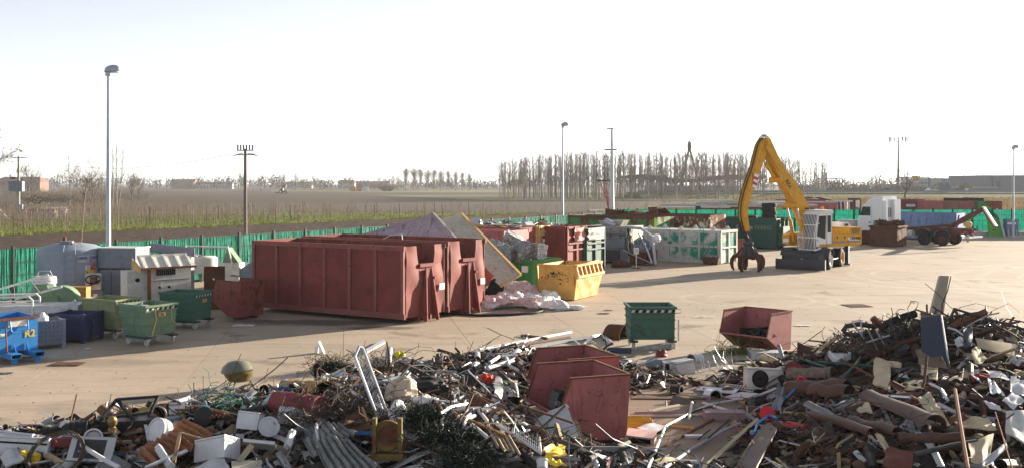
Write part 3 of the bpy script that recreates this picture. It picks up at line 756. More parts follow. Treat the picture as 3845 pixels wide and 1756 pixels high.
# ================================================================ vineyard
rv = random.Random(5)
vine_m = mat('vine_canes', (.062, .043, .032), .9, var=.3, island=.3)
post_mesh = MB().box(-.035, .035, -.035, .035, -.3, 1.88).mesh('post', wood_p, 0)
row = 0
ledir = V(EN(114.7, l1(114.7))[0] - EN(33, l1(33))[0], EN(114.7, l1(114.7))[1] - EN(33, l1(33))[1], 0).normalized()
lnrm = V(-ledir.y, ledir.x, 0)
o1 = V(*EN(14, l1(14)), -.05)
d0 = 2.2
while row < 34:
    st = -row * 1.3; L = 100 - row * 1.55 - st + rv.uniform(-2, 2)
    p0 = o1 + lnrm * d0 + ledir * st
    t = thing('vine_row', 'bare vine row on wooden posts across the grass beyond the ploughed strip', 'vine row', p0, math.atan2(ledir.y, ledir.x), 'rows of the vineyard')
    d = rv.uniform(0, 4); far = MB(); k = 0
    while d < L:
        if row < 13:
            o = link('post', post_mesh, t); o.location = (d, rv.gauss(0, .08), rv.gauss(0, .09)); o.rotation_euler = (rv.gauss(0, .035), rv.gauss(0, .035), rv.random())
        else: far.box(d - .045, d + .045, -.045, .045, -.3, 1.82 + rv.gauss(0, .1))
        d += rv.uniform(4.0, 5.6); k += 1
    if far.v: far.build('far_posts', wood_p, t, 0, 'stuff')
    for z in (.75, 1.2, 1.65):
        MB().box(0, L, -.006, .006, z, z + .012).build('wire', steel_d, t, 0)
    cn = MB(); d = .6
    while d < L:
        cn.bar((d, 0, -.2), (d + rv.gauss(0, .05), rv.gauss(0, .04), .8), .022, .022)
        for _ in range(15):
            a = V(d + rv.uniform(-.5, .5), rv.gauss(0, .05), .75 + rv.random() * .25); b = a + V(rv.gauss(0, .35), rv.gauss(0, .15), rv.uniform(.1, .95)); s = V(.013, .010, 0) * (1 if row < 8 else 1.5)
            cn.add([a - s, a + s, b + s * .5, b - s * .5], [(0, 1, 2, 3)])
        d += 1.3
    cn.build('canes', vine_m, t, 0, 'stuff')
    d0 += 2.9 if row < 12 else 3.6; row += 1

# ================================================================ far buildings
roof_t = mat('terracotta_roof', (.22, .13, .10), .9, var=.2)
wall_w = mat('pale_render', (.34, .30, .27), .9, var=.1)
wall_b = mat('brick_render', (.20, .125, .10), .9, var=.15)
shut = mat('shutter_dark', (.07, .06, .055), .8)
def house(name, label, x, y, w, d, h, rh, wm, wins, chim, hip=0.0, rows=1):
    t = thing(name, label, 'house', (x, y, -.1))
    MB().box(-w / 2, w / 2, 0, d, 0, h).build('wall', wm, t, 0)
    r = MB(); o = .5; i = hip * w
    r.add([V(-w / 2 - o, -o, h), V(w / 2 + o, -o, h), V(w / 2 + o, d + o, h), V(-w / 2 - o, d + o, h), V(-w / 2 - o + i, d / 2, h + rh), V(w / 2 + o - i, d / 2, h + rh)],
          [(0, 1, 5, 4), (2, 3, 4, 5), (1, 2, 5), (3, 0, 4), (3, 2, 1, 0)])
    ro = r.build('roof', roof_t, t, 0)
    for cx in chim: MB().box(cx - .4, cx + .4, d / 2 - .4, d / 2 + .4, h + rh * .6, h + rh + 1.4).build('chimney', wm, ro, 0)
    for rr in range(rows):
        for k in range(wins):
            wx = -w / 2 + w * (k + .5) / wins; z = 1.0 + rr * 3.0
            MB().box(wx - .5, wx + .5, -.06, .06, z, z + 1.4).build('window', shut, t, 0)
    return t
q = P(65, 690, 620); house('farmhouse', 'two-storey farmhouse with brown hipped roof at the far left', q.x, 620, 27, 12, 6.2, 2.6, wall_b, 8, (-7, 6), .12, 2)
q = P(705, 690, 900); house('brick_barn', 'long brick barn with low roof beyond the vineyard', q.x - 5, 900, 20, 10, 6.0, 2.6, wall_b, 0, (), .0)
q = P(785, 690, 905); house('white_farmhouse', 'long low white farmhouse with small windows next to the brick barn', q.x, 905, 39, 9, 4.4, 1.8, wall_w, 14, (-10, 12), .0)
q = P(1300, 690, 950); house('far_house', 'pale little gabled house among the far bare trees', q.x, 950, 15, 9, 5, 3.0, wall_w, 3, (2,), .1, 1)
q = P(1110, 690, 1000); house('far_hall', 'low grey hall among the bare trees beyond the tractor', q.x, 1000, 30, 12, 5, 1.5, wall_w, 5, (), .0)
q = P(1395, 690, 1000); house('far_shed', 'long low shed to the right of the far gabled house', q.x, 1000, 34, 12, 4.5, 2.5, wall_b, 4, (), .0)
# filling station canopy behind the poplars
t = thing('canopy_building', 'wave-roofed canopy building with lattice mast seen behind the poplars', 'building', (82, 480, -.1))
st_g = mat('far_grey_steel', (.05, .055, .06), .7)
kx = [(-33.8, 7.66), (-28, 8.5), (-23.1, 9.0), (-15, 8.3), (-6.4, 6.4), (4, 7.2), (12, 8.3), (19, 8.8), (27, 8.4), (34, 7.6)]
tk = [.1, 1.4, 2.2, 2.0, 1.3, 1.6, 2.1, 2.3, 1.6, .1]
pts = [V(x, -12, z) for x, z in kx] + [V(x, -12, z - h) for (x, z), h in reversed(list(zip(kx, tk)))]
MB().plate(pts, (0, 24, 0)).build('roof', st_g, t, 30)
m = MB()
for x in (-24, -12, 0, 12, 24):
    for y in (-8, 8): m.box(x - .25, x + .25, y - .25, y + .25, 0, 7)
m.build('columns', st_g, t, 0)
MB().box(-20, 22, 0, 8, 0, 3.6).build('kiosk', wall_w, t, 0)
m = MB()
for sx in (-1, 1):
    for o_ in (-.35, .35):
        m.bar((sx * 5.2 + o_, -2, 0), (sx * .25 + o_ * .6, 0, 20.5), .42, .42)
    for k in range(14):
        a = k / 14; b = (k + 1) / 14
        m.bar((sx * (5.2 - 4.95 * a) - .35, -2 + 2 * a, 20.5 * a), (sx * (5.2 - 4.95 * b) + .35, -2 + 2 * b, 20.5 * b), .12, .12)
m.build('mast', st_g, t, 0)
MB().lathe([(0, 20.4), (.75, 20.4), (.95, 21.2), (.95, 23.2), (.6, 24.2), (0, 24.4)], 12).build('mast_head', st_g, t)
# industrial halls on the right
hall_g = mat('hall_grey_cladding', (.27, .29, .32), .8, var=.06); hall_d = mat('hall_dark_cladding', (.15, .16, .18), .8, var=.08)
def hall(label, sx0, sx1, top, Y, mm, pil, wins, z0=0):
    a, b = P(sx0, top, Y), P(sx1, top, Y)
    t = thing('industrial_hall', label, 'hall', ((a.x + b.x) / 2, Y, -.1)); w = b.x - a.x
    MB().box(-w / 2, w / 2, 0, 40, 0, a.z).build('wall', mm, t, 0)
    MB().box(-w / 2 - .3, w / 2 + .3, -.3, 40, a.z, a.z + .5).build('roof_edge', hall_g, t, 0)
    for s in pil:
        x = P(s, top, Y).x - (a.x + b.x) / 2; MB().box(x - .9, x + .9, -.8, .2, 0, a.z - .2).build('pilaster', hall_d, t, 0)
    for s in wins:
        x = P(s, top, Y).x - (a.x + b.x) / 2; MB().box(x - 1, x + 1, -.15, .2, a.z * .35, a.z * .72).build('window', shut, t, 0)
    return t
hall('long pale industrial hall with dark pilasters at the far right', 3495, 3700, 672, 560, hall_g, (3543, 3586, 3617, 3626, 3655, 3664), (3525, 3537, 3558, 3574, 3594, 3608, 3640, 3675))
hall('dark tall industrial hall cut by the right edge', 3692, 3960, 661, 500, hall_d, (3697, 3712, 3732), (3748,))
hall('low dark annex wall before the pale industrial hall', 3590, 3744, 706, 480, hall_d, (), ())
hall('low pale hall behind the gantry with the yellow sign', 3375, 3492, 694, 590, hall_g, (), (3400, 3430, 3460))
# gantries, mast, signs, motorway lamps
def gantry(label, sx0, sx1, top, bot, Y, sign):
    a, b = P(sx0, top, Y), P(sx1, bot, Y); w = b.x - a.x
    t = thing('sign_gantry', label, 'gantry', (a.x, Y, 0)); m = MB()
    m.bar((0, 0, 0), (0, 0, a.z), .6, .6); m.bar((w, 0, 0), (w, 0, a.z), .6, .6); m.bar((0, 0, a.z), (w, 0, a.z), .5, .5); m.bar((0, 0, b.z), (w, 0, b.z), .5, .5)
    for k in range(1, 9): m.bar((w * k / 9, 0, b.z), (w * k / 9, 0, a.z), .12, .12)
    m.build('frame', st_g, t, 0)
    if sign:
        MB().box(w * .48, w * .67, -.3, -.2, b.z + 1.2, a.z + .9).build('yellow_panel', sign_yel, t, 0)
        MB().box(w * .49, w * .66, -.3, -.2, b.z, b.z + 1.1).build('white_panel', signw, t, 0)
        MB().box(w * .10, w * .28, -.3, -.2, b.z + .3, a.z).build('white_panel', signw, t, 0)
        m = MB(); xx = w * .575
        m.bar((xx, -.34, b.z + .95), (xx, -.34, b.z + .3), .16, .05); m.plate([(xx - .4, -.36, b.z + .5), (xx, -.36, b.z + .1), (xx + .4, -.36, b.z + .5)], (0, .04, 0)); m.build('arrow', black, t, 0)
        m = MB()
        for k in range(3): m.box(w * .50, w * .65, -.34, -.31, b.z + 1.5 + k * .9, b.z + 1.8 + k * .9)
        m.build('lettering', black, t, 0)
gantry('empty road-sign gantry over the motorway right of the excavator', 3072, 3163, 671, 690, 600, False)
gantry('road gantry with a yellow panel behind the bare tree', 3368, 3489, 667, 688, 520, True)
q = P(3373, 530, 480); t = thing('telecom_mast', 'tall telecom mast with antennas on top at the far right', 'mast', (q.x, 480, -.1))
MB().cyl((0, 0, 0), (0, 0, q.z), .75, .32, 12).build('pole', mat('mast_grey', (.16, .16, .165), .6), t)
m = MB(); m.box(-1.9, 1.9, -.2, .2, q.z - .25, q.z + .1); m.bar((-4.1, 0, q.z + 1), (4.1, 0, q.z + 1), .25, .25)
for x in (-4.1, -3.4, -1.9, 0, 1.9, 3.4, 4.1): m.bar((x, 0, q.z - (.6 if abs(x) > 3 else 0)), (x, 0, q.z + 2.2), .4, .4)
m.box(1.2, 1.8, -.3, .3, q.z + 1.6, q.z + 2.2); m.build('antennas', st_g, t, 0)
def ped_sign(name, label, sx0, sx1, top, bot, Y, mm, z0):
    a, b = P(sx0, top, Y), P(sx1, bot, Y); t = thing(name, label, 'road sign', ((a.x + b.x) / 2, Y, z0)); w = (b.x - a.x) / 2
    MB().box(-w, w, -.06, .06, b.z - z0, a.z - z0).build('panel', mm, t, 0)
    m = MB()
    for s in (-.7, .7): m.bar((s * w, .12, -.2), (s * w, .12, a.z - z0), .1, .1)
    m.build('posts', st_g, t, 0); return t, (a.z + b.z) / 2 - z0
ped_sign('road_sign_back', 'large dark back of a road sign before the pale hall', 3527, 3567, 695, 726, 338, hall_d, 1.7)
t, zc = ped_sign('speed_sign', 'small white road sign with a ring on the motorway bank', 3624, 3636, 709, 727, 334, signw, 1.7)
MB().lathe([(.34, -.01), (.5, -.01), (.5, .01), (.34, .01), (.34, -.01)], 20, T(0, -.09, zc + .1) @ Matrix.Rotation(R(90), 4, 'X')).build('ring', sign_blue, t)
for k, (sx, sy, w) in enumerate(((3185, 712, 'left'), (3277, 712, 'right'))):
    q = P(sx, sy, 336); t = thing('round_sign', 'dark round road sign on the motorway bank, the %s of two' % w, 'road sign', (q.x, 336, 1.7))
    MB().lathe([(0, -.02), (.33, -.02), (.33, .02), (0, .02)], 16, T(0, 0, q.z - 1.7) @ Matrix.Rotation(R(90), 4, 'X')).build('disc', hall_d, t, 0); MB().bar((0, .06, -.1), (0, .06, q.z - 1.7), .08, .08).build('post', st_g, t, 0)
for k, (sx, sy) in enumerate(((3105, 658), (3193, 662), (3203, 656), (3287, 659), (3316, 653), (3454, 651), (3522, 655), (3618, 649), (3669, 652))):
    q = P(sx, sy, 700); t = thing('motorway_lamp', 'thin motorway lamp column on the horizon at the right', 'lamp post', (q.x, 700, -.1), 0, 'motorway lamps')
    MB().bar((0, 0, 0), (0, 0, q.z), .22, .22).build('pole', st_g, t, 0); MB().box(-1.1, 1.1, -.2, .2, q.z, q.z + .3).build('lamp_head', st_g, t, 0)
t = thing('crash_barrier', 'long grey-blue barrier along the top of the motorway bank', 'barrier', (40, 331, 1.7))
barr = mat('barrier_grey', (.21, .24, .27), .7)
MB().box(0, 380, -.05, .05, .12, .78).build('rail', barr, t, 0)
pm = MB().box(-.08, .08, .06, .2, -.2, .85).mesh('post', barr, 0)
for k in range(76): link('post', pm, t).location = (2.5 + k * 5, 0, 0)
for k, (sx, Y, cc, w) in enumerate(((3500, 344, white_c, 'white car driving on the motorway behind the road signs'), (3330, 346, hall_d, 'dark car driving on the motorway left of the telecom mast'))):
    q = P(sx, 700, Y); t = thing('car', w, 'car', (q.x, Y, 1.74))
    MB().plate([(-2.1, -.85, .3), (2.1, -.85, .3), (2.1, -.85, .75), (1.2, -.85, .9), (.6, -.85, 1.4), (-1.1, -.85, 1.4), (-1.9, -.85, .95), (-2.1, -.85, .8)], (0, 1.7, 0)).build('body', cc, t)
    m = MB()
    for x in (-1.3, 1.3): m.cyl((x, -.9, .3), (x, .9, .3), .31, None, 12)
    m.build('wheels', tyre_m, t)
    MB().plate([(-1.0, -.87, .95), (.95, -.87, .95), (.5, -.87, 1.33), (-.95, -.87, 1.33)], (0, .02, 0)).build('window', glass, t, 0)
# tractor in the field
q = G(1063, 727); t = thing('tractor', 'small white and grey tractor ploughing the far field', 'tractor', (q.x, q.y, -.1), 0)
m = MB()
for x, r in ((-.95, .85), (1.3, .6)):
    for y in (-.9, .9): m.cyl((x, y - .2, r), (x, y + .2, r), r, None, 16)
m.build('wheels', tyre_m, t)
m = MB(); 
for x, r in ((-.95, .45), (1.3, .32)): m.cyl((x, -1.13, r * 1.88), (x, -1.11, r * 1.88), r, None, 12)
m.build('rims', white_c, t)
MB().box(-.2, 2.1, -.4, .4, .8, 1.5).box(-1.3, .0, -.6, .6, .9, 1.5).build('bonnet', steel_d, t, 0)
MB().box(-1.3, .1, -.65, .65, 1.5, 1.62).box(-1.35, .15, -.7, .7, 2.5, 2.62).box(-1.3, -1.2, -.65, .65, 1.6, 2.5).box(0, .1, -.65, .65, 1.6, 2.5).build('cab', white_c, t, 0)
MB().box(-1.2, 0, -.6, .6, 1.62, 2.5).build('cab_glass', glass, t, 0)
MB().plate([(-.2, -.9, 2.6), (1.2, -.9, 2.6), (1.6, -.9, 4.2), (-.1, -.9, 4.2)], (0, 1.8, 0)).build('hopper', mat('hopper_brown', (.25, .15, .09), .8), t, 0)
MB().bar((-1.2, 0, .8), (-3.2, 0, .7), .2, .2).box(-3.4, -2.2, -1.2, 1.2, .3, .7).build('plough', steel_d, t, 0)
for k, (sx, w) in enumerate(((1324, 'left'), (1347, 'middle'), (1372, 'right'))):
    q = G(sx, 718); single('field_crate', MB().box(q.x - 1.6, q.x + 1.6, q.y, q.y + 2, -.1, 2.6).box(q.x - 1.7, q.x + 1.7, q.y - .1, q.y + 2.1, 2.6, 2.8), wood_o if k < 2 else white_p, '%s of three boxes standing on the bright far grass' % w, 'box', None, 0)
# timber stacks and the leaning panel by the orchard
for k, (sx, sy, w, n, hh, mm, lb) in enumerate(((138, 824, 4.6, 5, .28, mat('red_white_timber', (.45, .36, .33), .9, var=.3, scale=3), 'stack of reddish boards beside the transformer pole'), (198, 812, 3.8, 5, .27, signw, 'stack of white boards left of the vineyard'))):
    q = G(sx, sy); t = thing('timber_stack', lb, 'timber stack', (q.x, q.y, -.05), R(12))
    for i in range(n):
        for j in range(3):
            MB().box(-w / 2 + rv.uniform(-.15, .15), w / 2 + rv.uniform(-.15, .15), j * .42, j * .42 + .38, i * hh, i * hh + hh * .82).build('board', mm if i < n - 1 or k else roof_t, t, 0)
q = G(10, 818); single('leaning_board', MB().plate([q + V(-1.6, .1, 1.9), q + V(-1.2, .1, 2.0), q + V(.7, -.1, 0), q + V(.2, -.1, -.05)], (0, .1, .02)), signw, 'pale board leaning over in the grass at the left edge', 'board', None, 0)
# ================================================================ containers and skips
def quad_panel(mb, a, b, c, d, th):
    mb.plate([a, b, c, d], th)
def container(name, label, cat, corner, yaw, L, W, H, z0, m, m_in=None, ribs=6, front='hook', group=None, rails=True, rim_m=None, mid_rail=False, slant=0.0, ribm=None, far_ribs=False, lid=False):
    """open steel container. Local x runs along the long side to the front end, y away across its width; origin at the near front corner."""
    t = thing(name, label, cat, (corner[0], corner[1], 0), yaw, group)
    m_in = m_in or m; rim_m = rim_m or m; ribm = ribm or m
    zt = z0 + H; th = .05
    MB().box(-L + .06, -.06, .06, W - .06, z0, z0 + .08).build('floor', m_in, t, 0)
    def skin(u, v):                                   # near long side, gently dented
        x = -L + u * L; z = z0 + v * H
        e = min(1, u * 9, (1 - u) * 9, v * 5, (1 - v) * 5)
        return V(x, noise.noise(V(x * .9 + yaw * 7, z * .9, L)) * .03 * e, z)
    MB().sheet(skin, 28, 10, -th).build('side_panel', m, t, 60)
    MB().box(-L, 0, W - th, W, z0, zt).build('side_panel', m_in, t, 0)
    MB().box(-L, -L + th, th + .002, W - th - .002, z0, zt).build('end_panel', m, t, 0)
    if front == 'hook':
        zl = zt - H * .28; r = random.Random(int(L * 100 + yaw * 1000))
        def fp(y, z): return V(noise.noise(V(y * 1.7, z * 1.7, yaw * 31 + corner[0])) * .07, y, z)
        f = MB()
        f.sheet(lambda u, v: fp(th + u * (W * (.27 + .08 * (1 - v)) - th), zl + v * (zt - zl)), 6, 6, th)
        f.sheet(lambda u, v: fp(W * (.76 - .06 * (1 - v)) + u * (W - th - W * (.76 - .06 * (1 - v))), zl + v * (zt - zl)), 6, 6, th)
        f.sheet(lambda u, v: fp(th + u * (W - 2 * th), z0 + v * (zl - z0)), 14, 8, th)
        f.build('front_panel', m, t, 50)
        MB().box(-.10, .06, W * .34, W * .71, zl - .06, zl + .05).build('ledge', m, t, 0)
        for s0, s1 in ((.46, .36), (.60, .66)):
            MB().plate([(.05, W * s0, zl - .1), (.07, W * s0 + .05, zl - .1), (.30, W * s1 + .02, 0.02), (.20, W * s1, 0.02), (.02, W * s1, z0)], (0, .05, 0)).build('hook_fin', m, t, 0)
        MB().plate([(.02, W * .40, z0), (.02, W * .68, z0), (.02, W * .60, zl - .15), (.02, W * .48, zl - .15)], (.03, 0, 0)).build('hook_plate', m, t, 0)
        MB().cyl((.05, W * .64, zl - .45), (.2, W * .64, zl - .45), .05, None, 10).build('hook_pin', m, t)
        sg = MB().box(.07, .085, W * .82, W * .95, z0 + .8, z0 + 1.02).build('label_plate', signw, t, 0)
    elif front == 'door':
        f = MB().box(-th, 0, th, W - th, z0, zt).build('front_panel', m, t, 0)
        for y in (.04, W * .5 - .09, W * .5 + .02, W - .12): MB().box(.0, .09, y, y + .09, z0, zt).build('door_post', m, t, 0)
        for z in (z0 + H * .48, z0 + H * .62, zt - .1): MB().box(.01, .11, .14, W - .14, z, z + .08).build('hinge_bar', m, t, 0)
    else:
        MB().box(-th, 0, th, W - th, z0, zt).build('front_panel', m, t, 0)
    if rails:
        MB().box(-L - .02, .02, -.09, -.005, zt - .14, zt + .015).build('top_rail', rim_m, t, 0)
        MB().box(-L - .02, .02, -.07, -.005, z0 - .04, z0 + .15).build('bottom_rail', ribm, t, 0)
        MB().box(-L - .02, .02, W + .005, W + .08, zt - .14, zt + .015).build('top_rail', rim_m, t, 0)
        MB().box(-L - .07, -L - .005, .0, W, zt - .14, zt + .01).build('top_rail', rim_m, t, 0)
    for k in range(ribs + 1):
        x = -L + (L - .12) * k / ribs
        MB().plate([(x + slant * .0, 0, z0 + .15), (x + .12, 0, z0 + .15), (x + .12 + slant, 0, zt - .14), (x + slant, 0, zt - .14)], (0, -.10, 0)).build('rib', ribm, t, 0)
    if mid_rail:
        MB().box(-L, 0, -.07, -.003, z0 + H * .48, z0 + H * .55).build('mid_rail', ribm, t, 0)
    for y in (.36, .66):
        MB().box(-L, -.02, W * y - .05, W * y + .05, .02, z0 - .002).build('skid', m_in, t, 0)
    if lid: MB().box(-L + .04, -.04, .06, W - .06, zt - .05, zt - .01).build('lid', m, t, 0)
    return t
# the two big red containers
c1 = container('roll_off_container', 'large dark red ribbed roll-off container, the nearer of the pair', 'container', (-3.54, 34.4), R(-32.2), 7.0, 2.22, 2.37, .2, red, red_in, 6, ribm=red_rail, rim_m=red_rail)
c2 = container('roll_off_container', 'red roll-off container tucked behind the nearer dark red one', 'container', (-2.20, 36.45), R(-34), 7.1, 2.15, 2.42, .2, red, red_in, 6, ribm=red_rail, rim_m=red_rail)
MB().tube([(-3.2, .1, 2.6), (-3.0, .4, 2.75), (-2.6, .5, 2.78), (-2.3, .2, 2.6)], .02, 6).build('loose_cable', galv, c2)
# the tipped container: lilac side, beige floor, red end, lying on its edge behind the red pair
t = thing('tipped_container', 'container tipped on edge showing lilac side and long beige floor plate', 'container', (-.5, 40.5, 0))
o0 = t.location
def L0(p): return Vector(p) - o0
pk = P(1629, 804, 43.0)
lp = [P(1350, 886, 43.6), pk, P(1735, 920, 41.3), P(1790, 985, 40.6), P(1700, 1060, 40.9), P(1400, 1010, 43.4)]
MB().plate([L0(p) for p in lp], (.03, .06, .01)).build('side_panel', lilac, t, 0)
m = MB()
for a, b in ((lp[0], lp[1]), (lp[1], lp[3])):
    m.bar(L0(a), L0(b), .12, .10)
m.build('edge_rail', lilac, t, 0)
for a, b in ((P(1505, 842, 43.15), P(1517, 1000, 42.8)), (P(1617, 812, 42.85), P(1590, 990, 42.0)), (P(1408, 872, 43.4), P(1412, 960, 43.2))):
    MB().bar(L0(a) - V(0, .06, 0), L0(b) - V(0, .06, 0), .12, .09).build('rib', lilac, t, 0)
fp = [P(1648, 826, 44.2), P(1733, 803, 43.6), P(1955, 1031, 40.7), P(1880, 1075, 39.9), P(1690, 905, 41.9)]
MB().plate([L0(p) for p in fp], (.06, .09, .05)).build('floor_plate', beige_p, t, 0)
m = MB(); m.bar(L0(fp[1]), L0(fp[2]), .10, .08); m.bar(L0(fp[2]), L0(fp[3]), .08, .06)
m.build('floor_rail', yellow_l, t, 0)
ep = [P(1790, 978, 40.5), P(1850, 1040, 39.9), P(1800, 1110, 40.0), P(1785, 1130, 40.2)]
MB().plate([L0(p) for p in ep], (.05, .06, .04)).build('end_panel', pink, t, 0)
MB().plate([L0(P(1850, 1046, 40.1)), L0(P(1890, 1072, 40.3)), L0(P(1880, 1125, 40.3)), L0(P(1800, 1125, 40.2))], (.05, .1, .03)).build('inner_panel', black, t, 0)

# row of containers standing end-on in the middle
def cc(sx, top, z=2.5):
    q = P(sx, top, F * (HC - z) / (top - YH)); return (q.x, q.y)
ya = R(-30)
kk = [('pink ribbed container half hidden behind the beige plate', 1895, 868, pink, 2.45, 6.0, 'plain', pink_light),
      ('long rust-brown container with foil scrap on top', 1955, 856, rusty_red, 2.5, 6.4, 'plain', rust_dark),
      ('orange-red container squeezed beside the pale yellow one', 1992, 857, pink, 2.42, 6.0, 'plain', red_in),
      ('pale yellow container with dented door end and white label', 2018, 848, yellow_l, 2.55, 6.0, 'door', rust_dark),
      ('red container with a torn door end between yellow and dark green', 2124, 852, red, 2.5, 6.0, 'door', red_in),
      ('dark green container end right of the torn red one', 2197, 858, green_d, 2.35, 6.0, 'door', rust_dark)]
row_c = []
for (lb, sx, top, mm, z, L, fr, mi) in kk:
    x, y = cc(sx, top, z)
    row_c.append(container('scrap_container', lb, 'container', (x, y), ya, L, 2.3, z - .2, .2, mm, mi, 5, fr))
tq = row_c[3]; MB().box(.1, .11, .35, .8, 1.6, 1.9).build('label_plate', signw, tq, 0)
MB().sheet(lambda u, v: V(.12 + .12 * noise.noise(V(u * 5, v * 4, 1)), .15 + u * 1.9, 2.05 + v * (.5 + .08 * noise.noise(V(u * 9, 0, 3)))), 14, 6, .02).build('torn_flap', yellow_l, tq)
tq = row_c[4]
MB().sheet(lambda u, v: V(.13 + .16 * noise.noise(V(u * 5, v * 4, 7)), .75 + u * 1.3, 1.75 + v * .75), 10, 8, .02).build('torn_flap', pink_light, tq)
tq = row_c[5]
MB().sheet(lambda u, v: V(.13 + .1 * noise.noise(V(u * 5, v * 4, 11)), .15 + u * 1.9, 1.75 + v * .6), 10, 8, .02).build('torn_flap', beige_p, tq)

# green skip with pressed bales
def open_bin(name, label, corner, yaw, w, l, h, m, m_in, z0=.05, rim=.09, flare=0.0, group=None):
    """open box. x along the right face (width w), y along the left face (length l)"""
    t = thing(name, label, 'skip', (corner[0], corner[1], 0), yaw, group)
    th = .045
    def side(p, q, nm='wall'):
        a, b = Vector(p), Vector(q); d = (b - a); nrm = V(d.y, -d.x, 0).normalized(); 
        def fn(u, v): 
            e = min(1, u * 6, (1 - u) * 6, v * 4, (1 - v) * 4)
            pnt = a + d * u; return V(pnt.x, pnt.y, z0 + v * (h - z0)) + nrm * (flare * v + .05 * e * noise.noise(V(u * 4 + corner[0], v * 3, a.x + b.y)))
        return MB().sheet(fn, 16, 8, th).build(nm, m, t, 50)
    side((0, 0, 0), (w, 0, 0)); side((0, l, 0), (0, 0, 0)); side((w, 0, 0), (w, l, 0)); side((w, l, 0), (0, l, 0))
    MB().box(.05, w - .05, .05, l - .05, z0, z0 + .05).build('floor', m_in, t, 0)
    for (x0, x1, y0, y1) in ((-rim * .5, w + rim * .5, -rim, .02), (-rim * .5, w + rim * .5, l - .02, l + rim), (-rim, .02, -rim + .003, l + rim - .003), (w - .02, w + rim, -rim + .003, l + rim - .003)):
        MB().box(x0, x1, y0, y1, h - .11, h + .01).build('rim', m, t, 0)
    return t
gs = open_bin('waste_skip', 'bright green skip filled with pressed metal bales', (.90, 45.3), R(45), 1.75, 2.1, 1.33, green_b, green_d)
MB().box(-.012, -.05, .25, .62, .78, 1.06).build('label_plate', signw, gs, 0)
MB().box(-.03, -.07, .95, 1.05, .06, 1.2).build('rib', green_b, gs, 0); MB().box(.85, .95, -.07, -.03, .06, 1.2).build('rib', green_b, gs, 0)
def bale_mat():
    m = bpy.data.materials.new('pressed_foil_bale'); m.use_nodes = True; nt = m.node_tree; b = nt.nodes['Principled BSDF']
    vec = nd(nt, 'TexCoord').outputs['Object']
    vo = nd(nt, 'TexVoronoi'); vo.inputs['Scale'].default_value = 16; nt.links.new(vec, vo.inputs[0])
    c = mixc(nt, ramp(nt, vo.outputs[0], .1, .6), (.035, .035, .04), (.32, .32, .33))
    hs = nd(nt, 'HueSaturation'); hs.inputs['Saturation'].default_value = .25; nt.links.new(vo.outputs[1], hs.inputs['Color'])
    c = mixc(nt, ramp(nt, tex_noise(nt, vec, 9, 3), .52, .62, 0, .55), c, hs.outputs[0])
    nt.links.new(c, b.inputs['Base Color']); b.inputs['Metallic'].default_value = .75; b.inputs['Roughness'].default_value = .38
    bp = nd(nt, 'Bump'); bp.inputs['Strength'].default_value = 1; bp.inputs['Distance'].default_value = .04
    nt.links.new(tex_noise(nt, vec, 22, 5, .7), bp.inputs['Height']); nt.links.new(bp.outputs[0], b.inputs['Normal'])
    return m
bale_m = bale_mat()
def bale(label, c, s, rx, ry, rz, seed):
    mb = MB(); n = 9
    for ax in range(3):
        for sg in (-1, 1):
            def fn(u, v, ax=ax, sg=sg):
                a, b = u * 2 - 1, v * 2 - 1
                p = [0, 0, 0]; p[ax] = sg; p[(ax + 1) % 3] = a * sg; p[(ax + 2) % 3] = b
                q = V(*p); q = q * (1 - .10 * max(0, q.length - 1.25))
                return V(q.x * s[0], q.y * s[1], q.z * s[2]) * .5 * (1 + .10 * noise.noise(q * 2.2 + V(seed, 0, 0)) + .05 * noise.noise(q * 6 + V(seed, 3, 0)))
            mb.grid(fn, n, n)
    mb.v = [tuple(Matrix.Rotation(rz, 3, 'Z') @ Matrix.Rotation(ry, 3, 'Y') @ Matrix.Rotation(rx, 3, 'X') @ Vector(p) + Vector(c)) for p in mb.v]
    single('metal_bale', mb, bale_m, label, 'bale', 'pressed metal bales on the green skip', 30)
for (sx, sy, Y, s, r_, sd, lb) in ((1873, 935, 46.6, (.95, .95, .85), (.1, .3, .6), 1, 'dark pressed metal bale furthest left on the green skip'),
                                   (1925, 905, 47.0, (.95, .75, .75), (.3, .45, .2), 2, 'topmost pressed bale tilted over the others on the green skip'),
                                   (1895, 952, 45.7, (.9, .8, .7), (.0, -.3, 1.0), 6, 'pressed bale at the front left of the heaped green skip'),
                                   (1962, 945, 46.0, (1.0, .8, .8), (.2, -.35, .5), 3, 'pressed bale in the middle of the green skip with a rusty top'),
                                   (2016, 943, 46.2, (.8, .75, .82), (.0, .12, .85), 4, 'shiny pressed bale with coloured flecks at the right of the green skip'),
                                   (1950, 962, 46.8, (1.2, 1.2, .6), (0, 0, .8), 5, 'pressed bale lowest in the green skip')):
    bale(lb, P(sx, sy, Y), tuple(q_ * .86 for q_ in s), *r_, sd)

